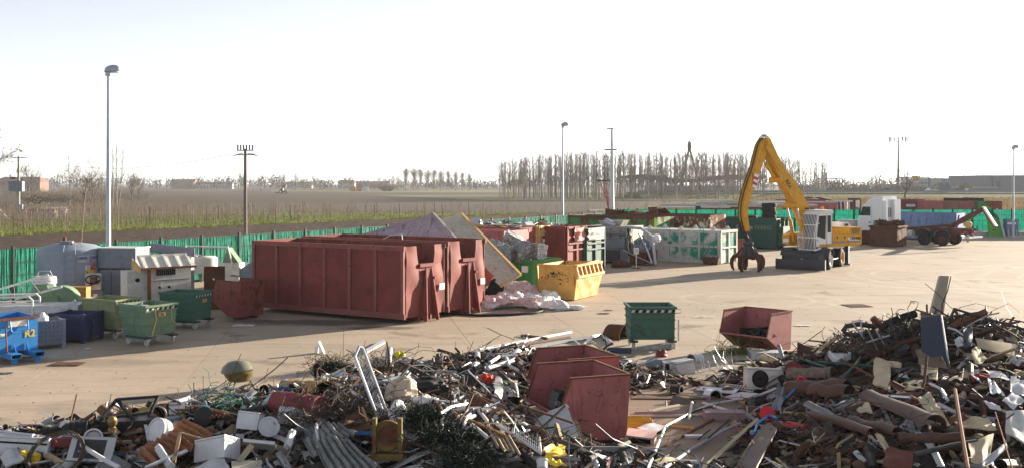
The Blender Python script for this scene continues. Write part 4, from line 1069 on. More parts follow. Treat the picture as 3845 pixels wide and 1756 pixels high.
# yellow skip
ys = thing('yellow_skip', 'ochre yellow skip with a ribbed flared side and oil-stained end', 'skip', (2.49, 41.4, 0), R(62.8))
w, l, h = 2.6, 1.58, 1.38            # x along the ribbed side, y along the stained end
def yw(nm, a, b, c, d, n1=16, n2=8, amp=.05, seed=0, mm=None):
    a, b, c, d = map(Vector, (a, b, c, d))
    def fn(u, v):
        e = min(1, u * 6, (1 - u) * 6, v * 4, (1 - v) * 4)
        p = a.lerp(b, u).lerp(d.lerp(c, u), v); nr = (b - a).cross(d - a).normalized()
        return p + nr * amp * e * noise.noise(V(u * 5, v * 4, seed))
    return MB().sheet(fn, n1, n2, .04).build(nm, mm or yellow_p, ys, 50)
yw('end_wall', (0, l, .03), (0, 0, .03), (0, -.0, h), (0, l, h + .04), seed=3, amp=.03)
yw('side_wall', (0, 0, .03), (w * .9, .0, .03), (w * 1.02, -.12, .92), (0, -.10, .92), seed=9, amp=.09)
yw('side_wall', (w * .9, l, .03), (0, l, .03), (0, l + .1, h), (w, l + .1, h), seed=4)
yw('end_wall', (w * .9, 0, .03), (w * .9, l, .03), (w * 1.05, l, h), (w * 1.05, -.1, h), seed=7)
MB().box(.05, w * .9, .05, l - .05, .03, .08).build('floor', yellow_p, ys, 0)
yw('upper_panel', (0, -.06, .96), (w * 1.02, -.06, .96), (w * 1.0, .02, h + .1), (0, .02, h), seed=5, amp=.02)
MB().box(-.02, w * 1.05, -.2, -.07, .90, 1.0).build('ledge', yellow_p, ys, 0)
MB().box(-.02, w * 1.02, -.14, .06, h - .02, h + .05).build('top_rim', yellow_p, ys, 0)
MB().box(-.05, .05, .02, l + .05, h - .03, h + .04).build('top_rim', yellow_p, ys, 0)
for k in range(7):
    x = .04 + (w - .1) * k / 6.0
    MB().plate([(x, -.18, 1.0), (x, -.08, h - .02), (x, .01, h - .02), (x, -.05, 1.0)], (.06, 0, 0)).build('rib', yellow_p, ys, 0)
oil = mat('oil_stain', (.035, .028, .024), .5)
m = MB(); ro = random.Random(4)
for k in range(46):
    a = ro.gauss(0, .28); y = l * .5 + a; z = h - .25 - abs(ro.gauss(0, .22)) - abs(a) * .15; s = ro.uniform(.008, .04)
    if .1 < y < l - .08 and .2 < z: m.add([V(-.043, y - s, z - s * .6), V(-.043, y + s * ro.uniform(.5, 1.6), z - s * .3), V(-.043, y + s * .6, z + s * ro.uniform(.4, 1.5)), V(-.043, y - s * .8, z + s * .5)], [(3, 2, 1, 0)])
m.build('oil_stain', oil, ys, 0, 'stuff')

# castored tipping skips
haz_b = mat('hazard_black', (.02, .02, .022), .6); haz_w = mat('hazard_white', (.62, .62, .60), .6, dirt=.2)
caster_w = mat('nylon_wheel', (.50, .49, .47), .6, dirt=.3)
def tilt_bin(label, corner, yaw, w, l, m, h0=.28, h=1.16, over=.12, num=None, handle=None, zs=.92):
    t = thing('tipping_skip', label, 'skip', (corner[0], corner[1], 0), yaw, 'green tipping skips on castors')
    th = .025
    prof = [(0.02, h0), (l * .9, h0), (l + over, h), (-.05, h)]                      # (y, z) of the long side
    for x in (0, w - th):
        MB().plate([(x, y, z) for y, z in prof], (th, 0, 0)).build('side_panel', m, t, 0)
    MB().plate([(th, .02, h0), (w - th, .02, h0), (w - th, -.05, h), (th, -.05, h)], (0, th, 0)).build('back_panel', m, t, 0)
    MB().plate([(th, l * .9, h0), (w - th, l * .9, h0), (w - th, l + over, h), (th, l + over, h)], (0, -th, 0)).build('sloped_panel', m, t, 0)
    MB().box(th, w - th, .02, l * .9, h0, h0 + th).build('floor', m, t, 0)
    for k, fz in enumerate((.06, .33, .60, .80)):
        z = h0 + (h - h0) * fz
        y0 = .02 - .07 * fz; y1 = l * .9 + (l + over - l * .9) * fz
        MB().box(-.02, w + .02, y0 - .035, y0 - .002, z, z + .028).build('rib', m, t, 0)
        MB().box(-.03, -.002, y0, y1, z, z + .028).build('rib', m, t, 0)
    MB().box(-.05, w + .05, -.11, -.055, h - .05, h + .015).build('rim', m, t, 0)
    MB().box(-.05, -.003, -.05, l + over, h - .05, h + .012).build('rim', m, t, 0)
    MB().box(w + .003, w + .05, -.05, l + over, h - .05, h + .012).build('rim', m, t, 0)
    n = 12; zb = h0 + (h - h0) * .84
    for k in range(n):
        a = w * k / n + .01; b = w * (k + 1) / n
        MB().plate([(a, -.048, zb), (b - .01, -.048, zb), (b + .03 - .01, -.056, zb + .075), (a + .03, -.056, zb + .075)], (0, -.006, 0)).build('hazard_stripe', haz_b if k % 2 else haz_w, t, 0)
    MB().box(.02, .10, -.05, l * .85, .2, h0 - .002).box(w - .10, w - .02, -.05, l * .85, .2, h0 - .002).build('base_rails', green_d, t, 0)
    for x in (.08, w - .08):
        MB().box(x - .12, x + .12, -.1, .06, .215, .262).build('fork_pocket', steel_d, t, 0)
        for y in (-.02, l * .75):
            o = MB().box(x - .05, x + .05, y - .05, y + .05, .16, .20).bar((x - .035, y, .19), (x - .035, y + .05, .09), .012, .06).bar((x + .035, y, .19), (x + .035, y + .05, .09), .012, .06).build('castor', galv, t, 0)
            MB().lathe([(.03, -.025), (.085, -.025), (.095, -.012), (.095, .012), (.085, .025), (.03, .025)], 18, T(x, y + .05, .096) @ Matrix.Rotation(R(90), 4, 'Y')).build('wheel', caster_w, o)
    if num: text_part(num, .11, T(w * .52, -.075, h0 + (h - h0) * .68) @ Matrix.Rotation(R(86), 4, 'X'), haz_b, t, 'stencilled_number'); MB().plate([(w * .4, -.05, h0 + (h - h0) * .62), (w * .64, -.05, h0 + (h - h0) * .62), (w * .64, -.056, h0 + (h - h0) * .75), (w * .4, -.056, h0 + (h - h0) * .75)], (0, -.008, 0)).build('number_plate', yellow_l, t, 0)
    if handle == 'bar':
        MB().tube([(.28, -.08, h - .1), (.30, -.13, .75), (.12, -.16, .30)], .016, 6).tube([(w * .8, -.09, h), (w * .8, -.12, .7), (w * .95, -.1, .55)], .008, 5).build('tipping_lever', yellow_l, t)
    elif handle == 'side':
        MB().tube([(w, -.06, h - .05), (w + .17, -.06, h - .05), (w + .17, -.06, h - .16), (w, -.06, h - .16)], .014, 6).bar((w + .10, -.02, .25), (w + .10, -.02, .85), .035, .035).build('push_handle', galv, t)
    return t
tilt_bin('pale green tipping skip at the front of the castored skips', (-10.5, 29.7), R(56), 1.05, 1.08, green_s, num='96', handle='bar')
tilt_bin('olive green tipping skip with rusty rim behind the blue plastic box', (-11.95, 31.2), R(63), .92, 1.3, green_y)
tilt_bin('blue-green tipping skip with hazard tape beside the rusty red skip', (-10.15, 33.2), R(74), .95, 1.2, green_s2, num='2')
q = G(2368, 1312); tilt_bin('dark green tipping skip standing alone behind the scrap heap', (q.x, q.y), R(1), 1.24, 1.1, green_s2, handle='side', h=1.2)

# wedge-shaped red skips: profile along the tipping direction
def wedge_bin(label, corner, yaw, w, m, m_in, h=1.13, rust_floor=True, rimm=None, s=1.0):
    """x runs from the lip to the back wall, y from the near side to the far one; origin under the lip at the near side"""
    t = thing('wedge_skip', label, 'skip', (corner[0], corner[1], 0), yaw, 'red wedge skips')
    prof = [(.72, .08), (1.22, .08), (1.30, h), (.22, h), (0, .52)]
    th = .02
    for y in (0, w - th):
        MB().plate([(x, y, z) for x, z in prof], (0, th, 0)).build('side_panel', m, t, 0)
        MB().bar((.2, y + .01, h), (1.32, y + .01, h), .05, .03).build('rim', rimm or rust_brown, t, 0)
        MB().bar((.0, y + .01, .52), (.22, y + .01, h), .03, .03).build('rim', rimm or rust_brown, t, 0)
    MB().plate([(1.22, th, .08), (1.22, w - th, .08), (1.30, w - th, h), (1.30, th, h)], (-th, 0, 0)).build('back_panel', m, t, 0)
    MB().bar((1.30, 0, h), (1.30, w, h), .05, .03).build('rim', rimm or rust_brown, t, 0)
    MB().plate([(.72, th, .08), (.72, w - th, .08), (0, w - th, .52), (0, th, .52)], (-.008, 0, .018)).build('sloped_floor', m_in, t, 0)
    MB().box(.72, 1.22, th, w - th, .08, .10).build('floor', m_in, t, 0)
    MB().bar((0, 0, .52), (0, w, .52), .04, .04).build('lip', m, t, 0)
    for y in (.2, w - .3): MB().box(.75, 1.2, y, y + .1, .0, .078).build('runner', m_in, t, 0)
    t.scale = (s, s, s)
    return t
wedge_bin('rusty red wedge skip standing beside the big dark red container', (-10.5, 36.25), R(-34), .95, rusty_red, rust_dark, s=1.16)
wedge_bin('faded red wedge skip standing alone on the open concrete', (6.85, 27.9), R(45), 1.5, pink, rust_brown)
wedge_bin('faded red wedge skip holding an engine, nearest in the scrap heap', (.82, 18.25), R(20), 1.5, pink, pink, s=1.08)
wedge_bin('faded red wedge skip behind the one with the engine', (.90, 20.39), R(22), 1.5, pink, pink, s=1.05)
# ================================================================ corner with the fuel tank
t = thing('diesel_tank', 'round grey-blue diesel tank with a ladder and warning signs', 'tank', (-17.0, 40.0, 0))
r = 1.2; hh = 2.14
MB().lathe([(r, 0), (r, hh - .04), (r - .03, hh + .03), (r * .75, hh + .16), (r * .4, hh + .24), (0, hh + .27)], 40).build('shell', tank_p, t, 30)
va = math.atan2(-40, 17)                         # towards the camera
def on_tank(a, z, rr=r): return V(rr * math.cos(a), rr * math.sin(a), z)
for da in (-.10, .22):
    MB().tube([on_tank(va + da - .1, .2, r + .06), on_tank(va + da - .1, hh + .05, r + .06), on_tank(va + da - .1, hh + .22, r - .1)], .018, 6).build('ladder_rail', tank_p, t)
for k in range(7): MB().tube([on_tank(va - .2, .45 + k * .27, r + .06), on_tank(va + .12, .45 + k * .27, r + .06)], .012, 6).build('rung', tank_p, t)
MB().cyl((0, -.35, hh + .2), (0, -.35, hh + .34), .26, None, 18).build('manhole', grey_p, t)
MB().cyl((-.1, -.3, hh + .34), (-.1, -.3, hh + .5), .08, .05, 10).tube([(.3, -.4, hh + .25), (.32, -.6, hh + .2), (.33, -.75, hh - .55)], .02, 6).build('valve', rust_brown, t)
MB().tube([(.5, -.2, hh + .2), (.62, -.3, hh + 1.2), (.7, -.3, hh + 2.2)], .012, 5).build('aerial_rod', wood, t)
MB().tube([(.35, -.3, hh + .3), (.6, -.6, hh + .25), on_tank(va + .75, 1.9, r + .02), on_tank(va + .78, 1.0, r + .02)], .008, 5).build('red_cable', sign_red, t)
def tank_panel(a, z, w, h, mm, nm='sign_panel', dr=.012, n=6):
    mb = MB()
    def fn(u, v): return on_tank(a + (u - .5) * w / r, z + (v - .5) * h, r + dr)
    mb.sheet(fn, n, 1, .006); return mb.build(nm, mm, t)
sa = va + .52
tank_panel(sa, 1.83, .78, .26, mat('sign_grey', (.42, .45, .47), .5))
tank_panel(va + .52, 1.50, .21, .17, signw, dr=.013); tank_panel(va + .72, 1.50, .22, .17, sign_red); tank_panel(va + .62, 1.33, .43, .15, sign_yel)
def tank_text(body, size, a0, z, mm, bold=0.0):
    m4 = Matrix.Rotation(a0, 4, 'Z') @ T(r + .024, 0, z) @ Matrix.Rotation(R(90), 4, 'Z') @ Matrix.Rotation(R(90), 4, 'X')
    return text_part(body, size, m4, mm, t, bold=bold)
tank_text('DIESEL TANK', .135, sa, 1.865, sign_blue, .003); tank_text('AMA', .06, sa + .1, 1.75, sign_red, .004)
tank_text('VIETATO FUMARE', .022, va + .72, 1.53, signw); tank_text('USARE FIAMME', .022, va + .72, 1.48, signw)
mm4 = Matrix.Rotation(va + .52, 4, 'Z') @ T(r + .022, 0, 1.5) @ Matrix.Rotation(R(90), 4, 'Y')
MB().lathe([(.048, -.002), (.062, -.002), (.062, .002), (.048, .002), (.048, -.002)], 20, mm4).bar(mm4 @ V(-.04, -.04, 0), mm4 @ V(.04, .04, 0), .012, .004).build('no_smoking_ring', sign_red, t)
mm4 = Matrix.Rotation(va + .50, 4, 'Z') @ T(r + .022, 0, 1.32)
MB().plate([mm4 @ V(0, -.05, -.05), mm4 @ V(0, .05, -.05), mm4 @ V(0, 0, .05)], mm4.to_3x3() @ V(.003, 0, 0)).build('warning_triangle', black, t, 0)

t = thing('fuel_pump', 'small grey fuel pump with coiled black hose before the tank', 'fuel pump', (*G(352, 1158)[:2], 0), R(18))
MB().plate([(-.3, -.2, 0), (.36, -.2, 0), (.30, -.2, .70), (-.24, -.2, .72)], (0, .4, 0)).build('pedestal', grey_p, t, 0)
MB().box(-.28, .26, -.22, .16, .73, 1.33).build('head', mat('pump_head', (.45, .45, .42), .5, dirt=.2), t, 0)
MB().box(-.12, .14, -.235, -.222, .95, 1.22).build('display', glass, t, 0)
MB().box(.0, .14, -.215, -.205, .45, .58).box(.12, .28, -.215, -.205, .3, .38).build('label_plate', signw, t, 0)
hs = [V(.0 + .26 * math.cos(a) , -.27 - .02 * a, 1.12 + .15 * math.sin(a)) for a in [k * .35 for k in range(19)]] + [V(-.28, -.3, .8), V(-.33, -.28, .4), V(-.2, -.25, .2)]
MB().tube(hs, .025, 8).build('hose', black, t)

t = thing('steel_cabinet', 'tall grey sheet-metal cabinet behind the fuel pump', 'cabinet', (-14.3, 39.4, 0), R(80))
MB().box(0, .95, 0, 1.45, .05, 1.38).build('lower_body', grey_p, t, 0)
MB().box(-.04, .99, -.04, 1.5, 1.46, 2.2).build('upper_body', grey_p, t, 0)
MB().box(.02, .93, .02, 1.43, 1.38, 1.46).build('band', steel_d, t, 0)
MB().box(-.07, 1.02, -.07, 1.53, 2.2, 2.23).build('top_plate', galv_l, t, 0)
for y in (.48, .97): MB().box(-.012, -.001, y, y + .012, .1, 1.34).build('seam', steel_d, t, 0)
t.scale = (.92, .92, .92) if False else t.scale
t = thing('white_metal_trough', 'white folded sheet-metal trough lying on top of the grey cabinet', 'trough', (-13.9, 41.6, 0), R(-12))
MB().plate([(-.9, 0, 1.95), (1.3, 0, 1.75), (1.3, 0, 2.1), (-.6, 0, 2.28)], (0, .03, 0)).build('side', grey_pl, t, 0)
MB().plate([(-.9, 0, 1.95), (1.3, 0, 1.75), (1.3, .7, 1.75), (-.9, .7, 1.95)], (0, 0, .03)).box(-.8, .9, .1, .7, 0.0, 1.74).build('base', grey_pl, t, 0)
t = thing('pipe_frame', 'white tube frame standing behind the electric cabinet', 'frame', (-12.6, 42.5, 0), R(-10))
MB().tube([(-.8, 0, 0), (-.8, 0, 2.12), (1.05, 0, 2.08), (1.25, 0, 1.3)], .035, 8).build('tube', signw, t)
MB().plate([(.75, .1, 1.45), (1.45, .1, 1.45), (.98, .1, 2.05)], (0, .4, 0)).build('green_funnel', green_f, t, 0)
MB().box(.6, 1.5, .05, .6, 0, 1.44).build('stand', white_p, t, 0)
MB().lathe([(.0, .0), (.5, 0), (.5, .6), (.42, .66), (0, .68)], 20, T(-.2, .5, 1.0)).build('dome', white_p, t)

t = thing('electric_cabinet', 'white electric cabinet with rusty corner under a ribbed canopy', 'cabinet', (-13.0, 37.3, 0), R(42))
ew = 1.55
MB().box(0, ew, 0, .75, .08, 1.98).build('body', white_p, t, 0)
MB().box(-.75, -.02, .18, .80, .05, 1.55).build('side_locker', white_p, t, 0)
MB().box(-.06, .02, -.05, .05, 0, 1.72).build('corner_post', rust_brown, t, 0)
MB().box(.22, .95, -.012, -.001, 1.35, 1.65).build('window', glass, t, 0)
for k in range(9): MB().box(.24 + k * .08, .25 + k * .08, -.02, -.013, 1.36, 1.64).build('window_bar', grey_p, t, 0)
for x in (.35, .7): MB().cyl((x, 0, .92), (x, -.05, .92), .045, None, 10).build('knob', black, t)
MB().box(.02, 1.5, -.01, -.001, 1.16, 1.18).box(.36, .375, -.01, -.001, .1, 1.15).build('door_seam', steel_d, t, 0)
MB().cyl((-.4, .18, 1.22), (-.4, .10, 1.22), .07, None, 10).build('lamp', black, t)
cw0, cw1 = -.55, 1.5
MB().plate([(cw0, -.55, 1.66), (cw1, -.55, 1.66), (cw1 - .1, .05, 2.02), (cw0 + .1, .05, 2.02)], (0, 0, .03)).build('canopy', white_p, t, 0)
MB().bar((cw0, -.56, 1.66), (cw1, -.56, 1.66), .05, .08).build('canopy_edge', rust_brown, t, 0); MB().bar((cw0 + .1, .06, 2.04), (cw1 - .1, .06, 2.04), .06, .14).build('canopy_top', white_p, t, 0)
for k in range(5):
    x = cw0 + .12 + k * .43; MB().bar((x, -.53, 1.72), (x + .06, .03, 2.05), .05, .07).build('canopy_rib', white_p, t, 0)
MB().plate([(cw0, -.52, 1.52), (cw0, -.52, 1.66), (cw0, .3, 2.0), (cw0, .3, 1.6)], (.04, 0, 0)).build('canopy_cheek', yellow_l, t, 0)
t = thing('rusty_door', 'dark rust-brown steel door leaning at the right of the electric cabinet', 'door', (-11.0, 38.3, 0), R(8))
MB().box(-.35, .4, 0, .05, .02, 1.62).build('leaf', rust_dark, t, 0); MB().cyl((.0, -.03, 1.15), (.0, .0, 1.15), .04, None, 8).build('lock_hole', signw, t)

t = thing('grating_platform', 'walkway platform of steel grating lying on beams before the fence', 'platform', (-11.2, 44.0, 0), R(14))
MB().box(-1.6, 2.3, -.04, 0, .83, .93).box(-1.6, 2.3, 1.9, 1.94, 1.1, 1.2).build('edge_beam', galv_l, t, 0)
for k in range(34):
    y = k * .057
    MB().bar((-1.6, y, .93 + y * .14), (2.3, y, .93 + y * .14), .012, .02).build('grating_bar', galv_l, t, 0)
for k in range(9):
    x = -1.5 + k * .46; MB().bar((x, 0, .94), (x, 1.9, 1.2), .03, .02).build('cross_bar', galv, t, 0)
for x in (-1.4, -.6, .3, 1.2, 2.1): MB().box(x, x + .14, .05, .2, 0, .82).build('support', signw, t, 0)
for x in (-1.5, 0, 1.5): MB().box(x, x + .1, 1.5, 1.6, 0, 1.05).build('support', galv, t, 0)
t = thing('grey_sheet', 'grey steel sheet leaning behind the rusty red skip', 'sheet', (-9.9, 42.3, 0), 0)
MB().plate([(-1.6, 0, .9), (.6, -.2, .7), (.6, .5, 2.0), (-.1, .5, 1.9)], (0, .03, .02)).build('plate', grey_p, t, 0)
MB().bar((.3, .5, 0), (.3, .4, 1.5), .08, .08).build('prop', steel_d, t, 0)

t = thing('blower_fan', 'green industrial blower fan with conical silver-topped intake', 'fan', (*G(195, 1215)[:2], 0), R(10)); t.scale = (.92, .92, .92)
for s in (-.55, .0):
    pass
vol = [V(.62 * math.cos(a) * (1 + .12 * a / 6), 0, .74 + .62 * math.sin(a) * (1 + .12 * a / 6)) for a in [k * .262 - .5 for k in range(24)]]
MB().plate([p + V(.35, -.3, 0) for p in vol], (0, .62, 0)).build('volute', green_f, t, 40)
MB().tube([p + V(.35, -.31, 0) for p in vol] + [vol[0] + V(.35, -.31, 0)], .03, 5).build('volute_flange', green_f, t)
MB().box(-.75, .3, -.42, .40, .0, 1.02).build('plenum', green_f, t, 0)
MB().plate([(-.78, -.45, 1.02), (.28, -.45, 1.02), (.28, .45, 1.02), (-.78, .45, 1.02)], (0, 0, .03)).build('base_flange', green_f, t, 0)
m = MB(); sq = [(-.55, -.42), (.05, -.42), (.2, -.28), (.2, .28), (.05, .42), (-.55, .42), (-.7, .28), (-.7, -.28)]
top = [V(-.25 + .36 * math.cos(R(-112 + 45 * k)), .36 * math.sin(R(-112 + 45 * k)), 1.48) for k in range(8)]
m.add([V(x, y, 1.05) for x, y in sq] + top, [(k, (k + 1) % 8, 8 + (k + 1) % 8, 8 + k) for k in range(8)]); m.build('intake_cone', green_f, t, 20)
MB().lathe([(.36, 1.46), (.41, 1.48), (.41, 1.54), (.39, 1.56), (.41, 1.58), (.41, 1.64), (.39, 1.66), (.39, 1.72), (.30, 1.74), (0, 1.74)], 22, T(-.25, 0, 0)).build('collar', galv_l, t)
MB().tube([(-.5, -.05, 1.72), (-.42, -.05, 1.92), (-.05, -.05, 1.92), (.03, -.05, 1.72)], .02, 6).build('lifting_handle', galv, t)
single('wooden_beam_box', MB().box(0, 1.05, 0, .35, 0, .42, T(-16.15, 36.9, .58) @ rotz(R(-4))).box(.1, .95, .05, .3, -.58, -.002, T(-16.15, 36.9, .58) @ rotz(R(-4))), wood_o, 'orange-brown wooden beam box behind the green blower fan', 'timber', None, 0)

# galvanised gangway on the left edge
t = thing('gangway', 'galvanised gangway section with handrails lying at the left edge', 'gangway', (-14.9, 31.6, 0), R(12))
MB().box(-3.0, 1.6, -.03, 0, .68, .95).build('side_plate', galv_l, t, 0); MB().box(-3.0, 1.6, .85, .88, .68, .95).build('side_plate', galv_l, t, 0)
MB().box(-3.0, 1.6, .0, .85, .90, .93).build('deck', galv, t, 0)
for k in range(5): MB().cyl((-2.7 + k, -.06, .86), (-2.7 + k, .0, .86), .04, None, 8).build('bolt', galv, t)
for y in (-.05, .9):
    MB().tube([(-3, y, 1.22), (.2, y, 1.22), (.3, y, 1.12), (.3, y, .62)], .03, 8).tube([(-3, y, 1.0), (.3, y, 1.0)], .02, 6).tube([(-1.3, y, .6), (-1.3, y, 1.22)], .025, 6).build('handrail', signw, t)
MB().bar((.75, -.02, .5), (1.55, -.02, 1.05), .03, .16).build('end_bracket', galv, t, 0)
for x in (-2.5, 1.2): MB().box(x, x + .12, .1, .8, 0, .55).build('support', steel_d, t, 0)
t = thing('aluminium_ladder', 'aluminium ladder leaning over the gangway at the left edge', 'ladder', (-15.6, 33.2, 0), 0)
m = MB(); a0, a1, b0, b1 = V(-2.6, 0, .75), V(.6, .4, 1.72), V(-2.6, .1, .35), V(1.0, .5, 1.32)
MB().bar(a0, a1, .03, .07).build('rail', alu, t, 0); MB().bar(b0, b1, .03, .07).build('rail', alu, t, 0)
for k in range(9): MB().bar(a0.lerp(a1, (k + .5) / 9), b0.lerp(b1, (k + .3) / 9), .025, .025).build('rung', alu, t, 0)
MB().bar((-.5, .35, 0), (-.5, .35, 1.3), .08, .08).build('prop', steel_d, t, 0)

# blue steel skip R2
t = thing('blue_steel_skip', 'bright blue steel skip marked R2 on fork pockets', 'skip', (-13.32, 26.85, 0), R(49))
bw, bl, z0, z1 = 1.06, 1.15, .27, 1.13
MB().box(0, bw, 0, .03, z0, z1).build('front_wall', blue_b, t, 0)
MB().plate([(0, .03, z0), (0, bl, z0), (0, bl + .15, z1 + .05), (0, .03, z1)], (.03, 0, 0)).build('side_wall', blue_b, t, 0)
MB().plate([(bw - .03, .03, z0), (bw - .03, bl, z0), (bw - .03, bl + .15, z1 + .05), (bw - .03, .03, z1)], (.03, 0, 0)).build('side_wall', blue_b, t, 0)
MB().box(.03, bw - .03, bl - .03, bl, z0, z1 + .05).build('back_wall', blue_b, t, 0); MB().box(.03, bw - .03, .03, bl - .03, z0, z0 + .03).build('floor', blue_b, t, 0)
MB().bar((-.03, -.02, z1), (bw + .03, -.02, z1), .06, .06).build('rim', rust_brown, t, 0)
MB().box(.28, .80, -.004, -.02, .92, 1.09).build('worn_patch', haz_w, t, 0)
MB().tube([(.32, -.02, 1.09), (.34, -.07, .82), (.42, -.07, .76), (.7, -.07, .78), (.78, -.07, .84), (.78, -.02, 1.1)], .018, 6).build('bail', blue_b, t)
MB().tube([(.2, -.05, .95), (.22, -.1, .3), (.3, -.14, .22)], .018, 6).build('lever', rust_brown, t)
text_part('R2', .26, T(.85, -.010, .70) @ Matrix.Rotation(R(90), 4, 'X'), sign_yel, t, bold=.006)
MB().box(.07, .2, -.012, -.002, .68, .77).build('label_plate', signw, t, 0)
for x in (.42, .75): MB().plate([(x, -.01, z0), (x, -.16, z0), (x, -.01, .48)], (.02, 0, 0)).build('gusset', blue_b, t, 0)
for x in (.18, .78):
    MB().box(x, x + .26, -.45, bl - .1, .13, .15).box(x, x + .26, -.45, bl - .1, .25, .268).box(x, x + .015, -.45, bl - .1, .15, .25).box(x + .245, x + .26, -.45, bl - .1, .15, .25).build('fork_pocket', blue_b, t, 0)
    for y in (-.4, bl - .3): MB().box(x + .06, x + .18, y, y + .12, 0, .128).build('foot', blue_b, t, 0)
MB().box(.0, 1.1, -.3, -.2, .10, .128).build('cross_bar', rust_brown, t, 0)

def crate(name, label, corner, yaw, w, l, h, m, bars):
    t = thing(name, label, 'crate', (corner[0], corner[1], 0), yaw)
    th = .03; z0 = .12
    MB().box(0, w, 0, th, z0, h).build('wall', m, t, 0); MB().box(0, th, th, l, z0, h).build('wall', m, t, 0)
    MB().box(w - th, w, th, l, z0, h).build('wall', m, t, 0); MB().box(th, w - th, l - th, l, z0, h).build('wall', m, t, 0)
    MB().box(th, w - th, th, l - th, z0, z0 + .04).build('floor', m, t, 0)
    for x in (-.02, w - .08):
        for y in (-.02, l - .08): MB().box(x, x + .10, y, y + .10, 0, h + .02).build('corner_post', m, t, 0)
    for x in (.0, w / 2 - .05): pass
    if bars:
        for k in range(6):
            z = .16 + k * (h - .2) / 5; MB().box(.08, w - .08, -.035, -.002, z, z + .02).build('bar', m, t, 0)
            MB().box(-.035, -.002, .08, l - .08, z, z + .02).build('bar', m, t, 0)
        for k in range(1, 7): MB().box(.08 + (w - .16) * k / 7, .1 + (w - .16) * k / 7, -.03, -.004, .15, h).build('bar', m, t, 0); MB().box(-.03, -.004, .08 + (l - .16) * k / 7, .1 + (l - .16) * k / 7, .15, h).build('bar', m, t, 0)
    else:
        for z in (h - .05, h - .1, h - .15): MB().box(.08, w - .08, -.02, -.002, z, z + .025).build('bar', m, t, 0); MB().box(-.02, -.002, .08, l - .08, z, z + .025).build('bar', m, t, 0)
        MB().tube([(w * .35, -.02, h - .18), (w * .42, -.045, h - .4), (w * .33, -.04, .3), (w * .42, -.02, .15)], .035, 8).build('curved_brace', m, t)
    return t
crate('plastic_crate', 'grey slatted plastic crate between the blue skip and navy box', (-13.45, 29.0), R(38), .92, .8, .80, grey_pl, True)
crate('plastic_crate', 'navy blue plastic pallet box before the olive skip', (-12.5, 30.3), R(80), 1.0, 1.1, .84, blue_pl, False)
single('plastic_can', MB().lathe([(0, 0), (.14, 0), (.15, .05), (.15, .2), (.06, .28), (.05, .32), (0, .32)], 16, T(-13.35, 29.55, .68)), signw, 'white plastic can standing in the grey slatted crate', 'can')

# litter lying about on the concrete
def litter(label, sx, sy, w, h, mm, seed, rz=0):
    q = G(sx, sy, .004); 
    single('litter', MB().sheet(lambda u, v: q + rotz(rz).to_3x3() @ V((u - .5) * w, (v - .5) * h, .015 + .03 * abs(noise.noise(V(u * 4, v * 4, seed)))), 6, 5, .004), mm, label, 'litter')
litter('crumpled pale plastic film on the concrete before the rusty red skip', 915, 1222, .7, .4, cloth_w, 1)
litter('small white paper scrap before the navy plastic box', 330, 1309, .14, .1, signw, 2)
litter('red paper scrap on the open concrete', 1157, 1363, .12, .1, sign_red, 3)
litter('white plank offcut on the concrete behind the lone red skip', 2645, 1190, .75, .12, signw, 4, .05)
litter('pale crumpled wrapper far right of the lone red skip', 3015, 1222, .5, .2, cloth_w, 5)
litter('dark rag on the concrete right of the yellow skip', 2268, 1176, .4, .25, rust_dark, 6)
litter('flattened dark can on the concrete right of the yellow skip', 2284, 1165, .35, .12, black, 7)
litter('dark oily rag on the concrete far left', 255, 1366, .8, .5, rust_dark, 8)
litter('blue plate end lying at the left edge of the concrete', 10, 1401, .5, .14, blue_pl, 9)
rl = random.Random(77); mb = MB()
for k in range(900):
    sy = 1005 + 700 * rl.random() ** 1.6; sx = rl.uniform(0, 3845); q = G(sx, sy, .0); s = rl.uniform(.006, .022)
    if q.x < -19: continue
    mb.box(-s, s, -s * rl.uniform(.3, 1), s * .5, 0, s * .5, T(q.x, q.y, .015) @ rotz(rl.uniform(0, 3)))
tag(mb.build('grit', rust_dark, None, 0), 'small dark grit and chips scattered over the concrete yard', 'grit', None, 'stuff')
single('steel_hose', MB().tube([G(1610, 1160) + V(0, 0, .05), G(1680, 1178) + V(0, 0, .04), G(1800, 1187) + V(0, 0, .04), G(1920, 1184) + V(0, 0, .04), G(2010, 1178) + V(0, 0, .05), G(2040, 1170) + V(0, 0, .05), G(2025, 1160) + V(0, 0, .06)], .04, 8), black, 'black hose curling on the ground before the plastic sacks', 'hose')
q = G(1204, 1325); single('small_board', MB().plate([q + V(-.12, .02, .30), q + V(-.06, .02, .31), q + V(.10, -.05, 0), q + V(.05, -.05, 0)], (.01, .16, .01)).box(q.x - .16, q.x - .08, q.y, q.y + .12, 0, .2), signw, 'small pale board propped up alone on the concrete', 'board', None, 0)
# drain channel and drain cover
d0, d1 = G(3546, 1035, .0), G(3518, 1180, .0)
t = thing('drain_channel', 'long steel drain grating set in the concrete at the right', 'drain', (d1.x, d1.y, .012), math.atan2((d0 - d1).y, (d0 - d1).x))
ln = (d0 - d1).length
MB().box(0, ln, -.2, .2, 0, .006).build('channel', mat('drain_dark', (.05, .048, .045), .9, spec=.05), t, 0)
MB().box(0, ln, -.22, -.2, 0, .014).box(0, ln, .2, .22, 0, .014).build('edge_strip', MATS['drain_dark'], t, 0)
bm = MB().box(-.02, .02, -.198, .198, .007, .012).mesh('bar', mat('drain_bar', (.10, .095, .09), .9, spec=.05), 0)
for k in range(int(ln / .12)): link('bar', bm, t).location = (.06 + k * .12, 0, 0)
q = G(3217, 1147); t = thing('drain_cover', 'small square drain grating in the concrete', 'drain', (q.x, q.y, .012), R(9))
MB().box(-.45, .45, -.45, .45, 0, .006).build('frame', steel_d, t, 0)
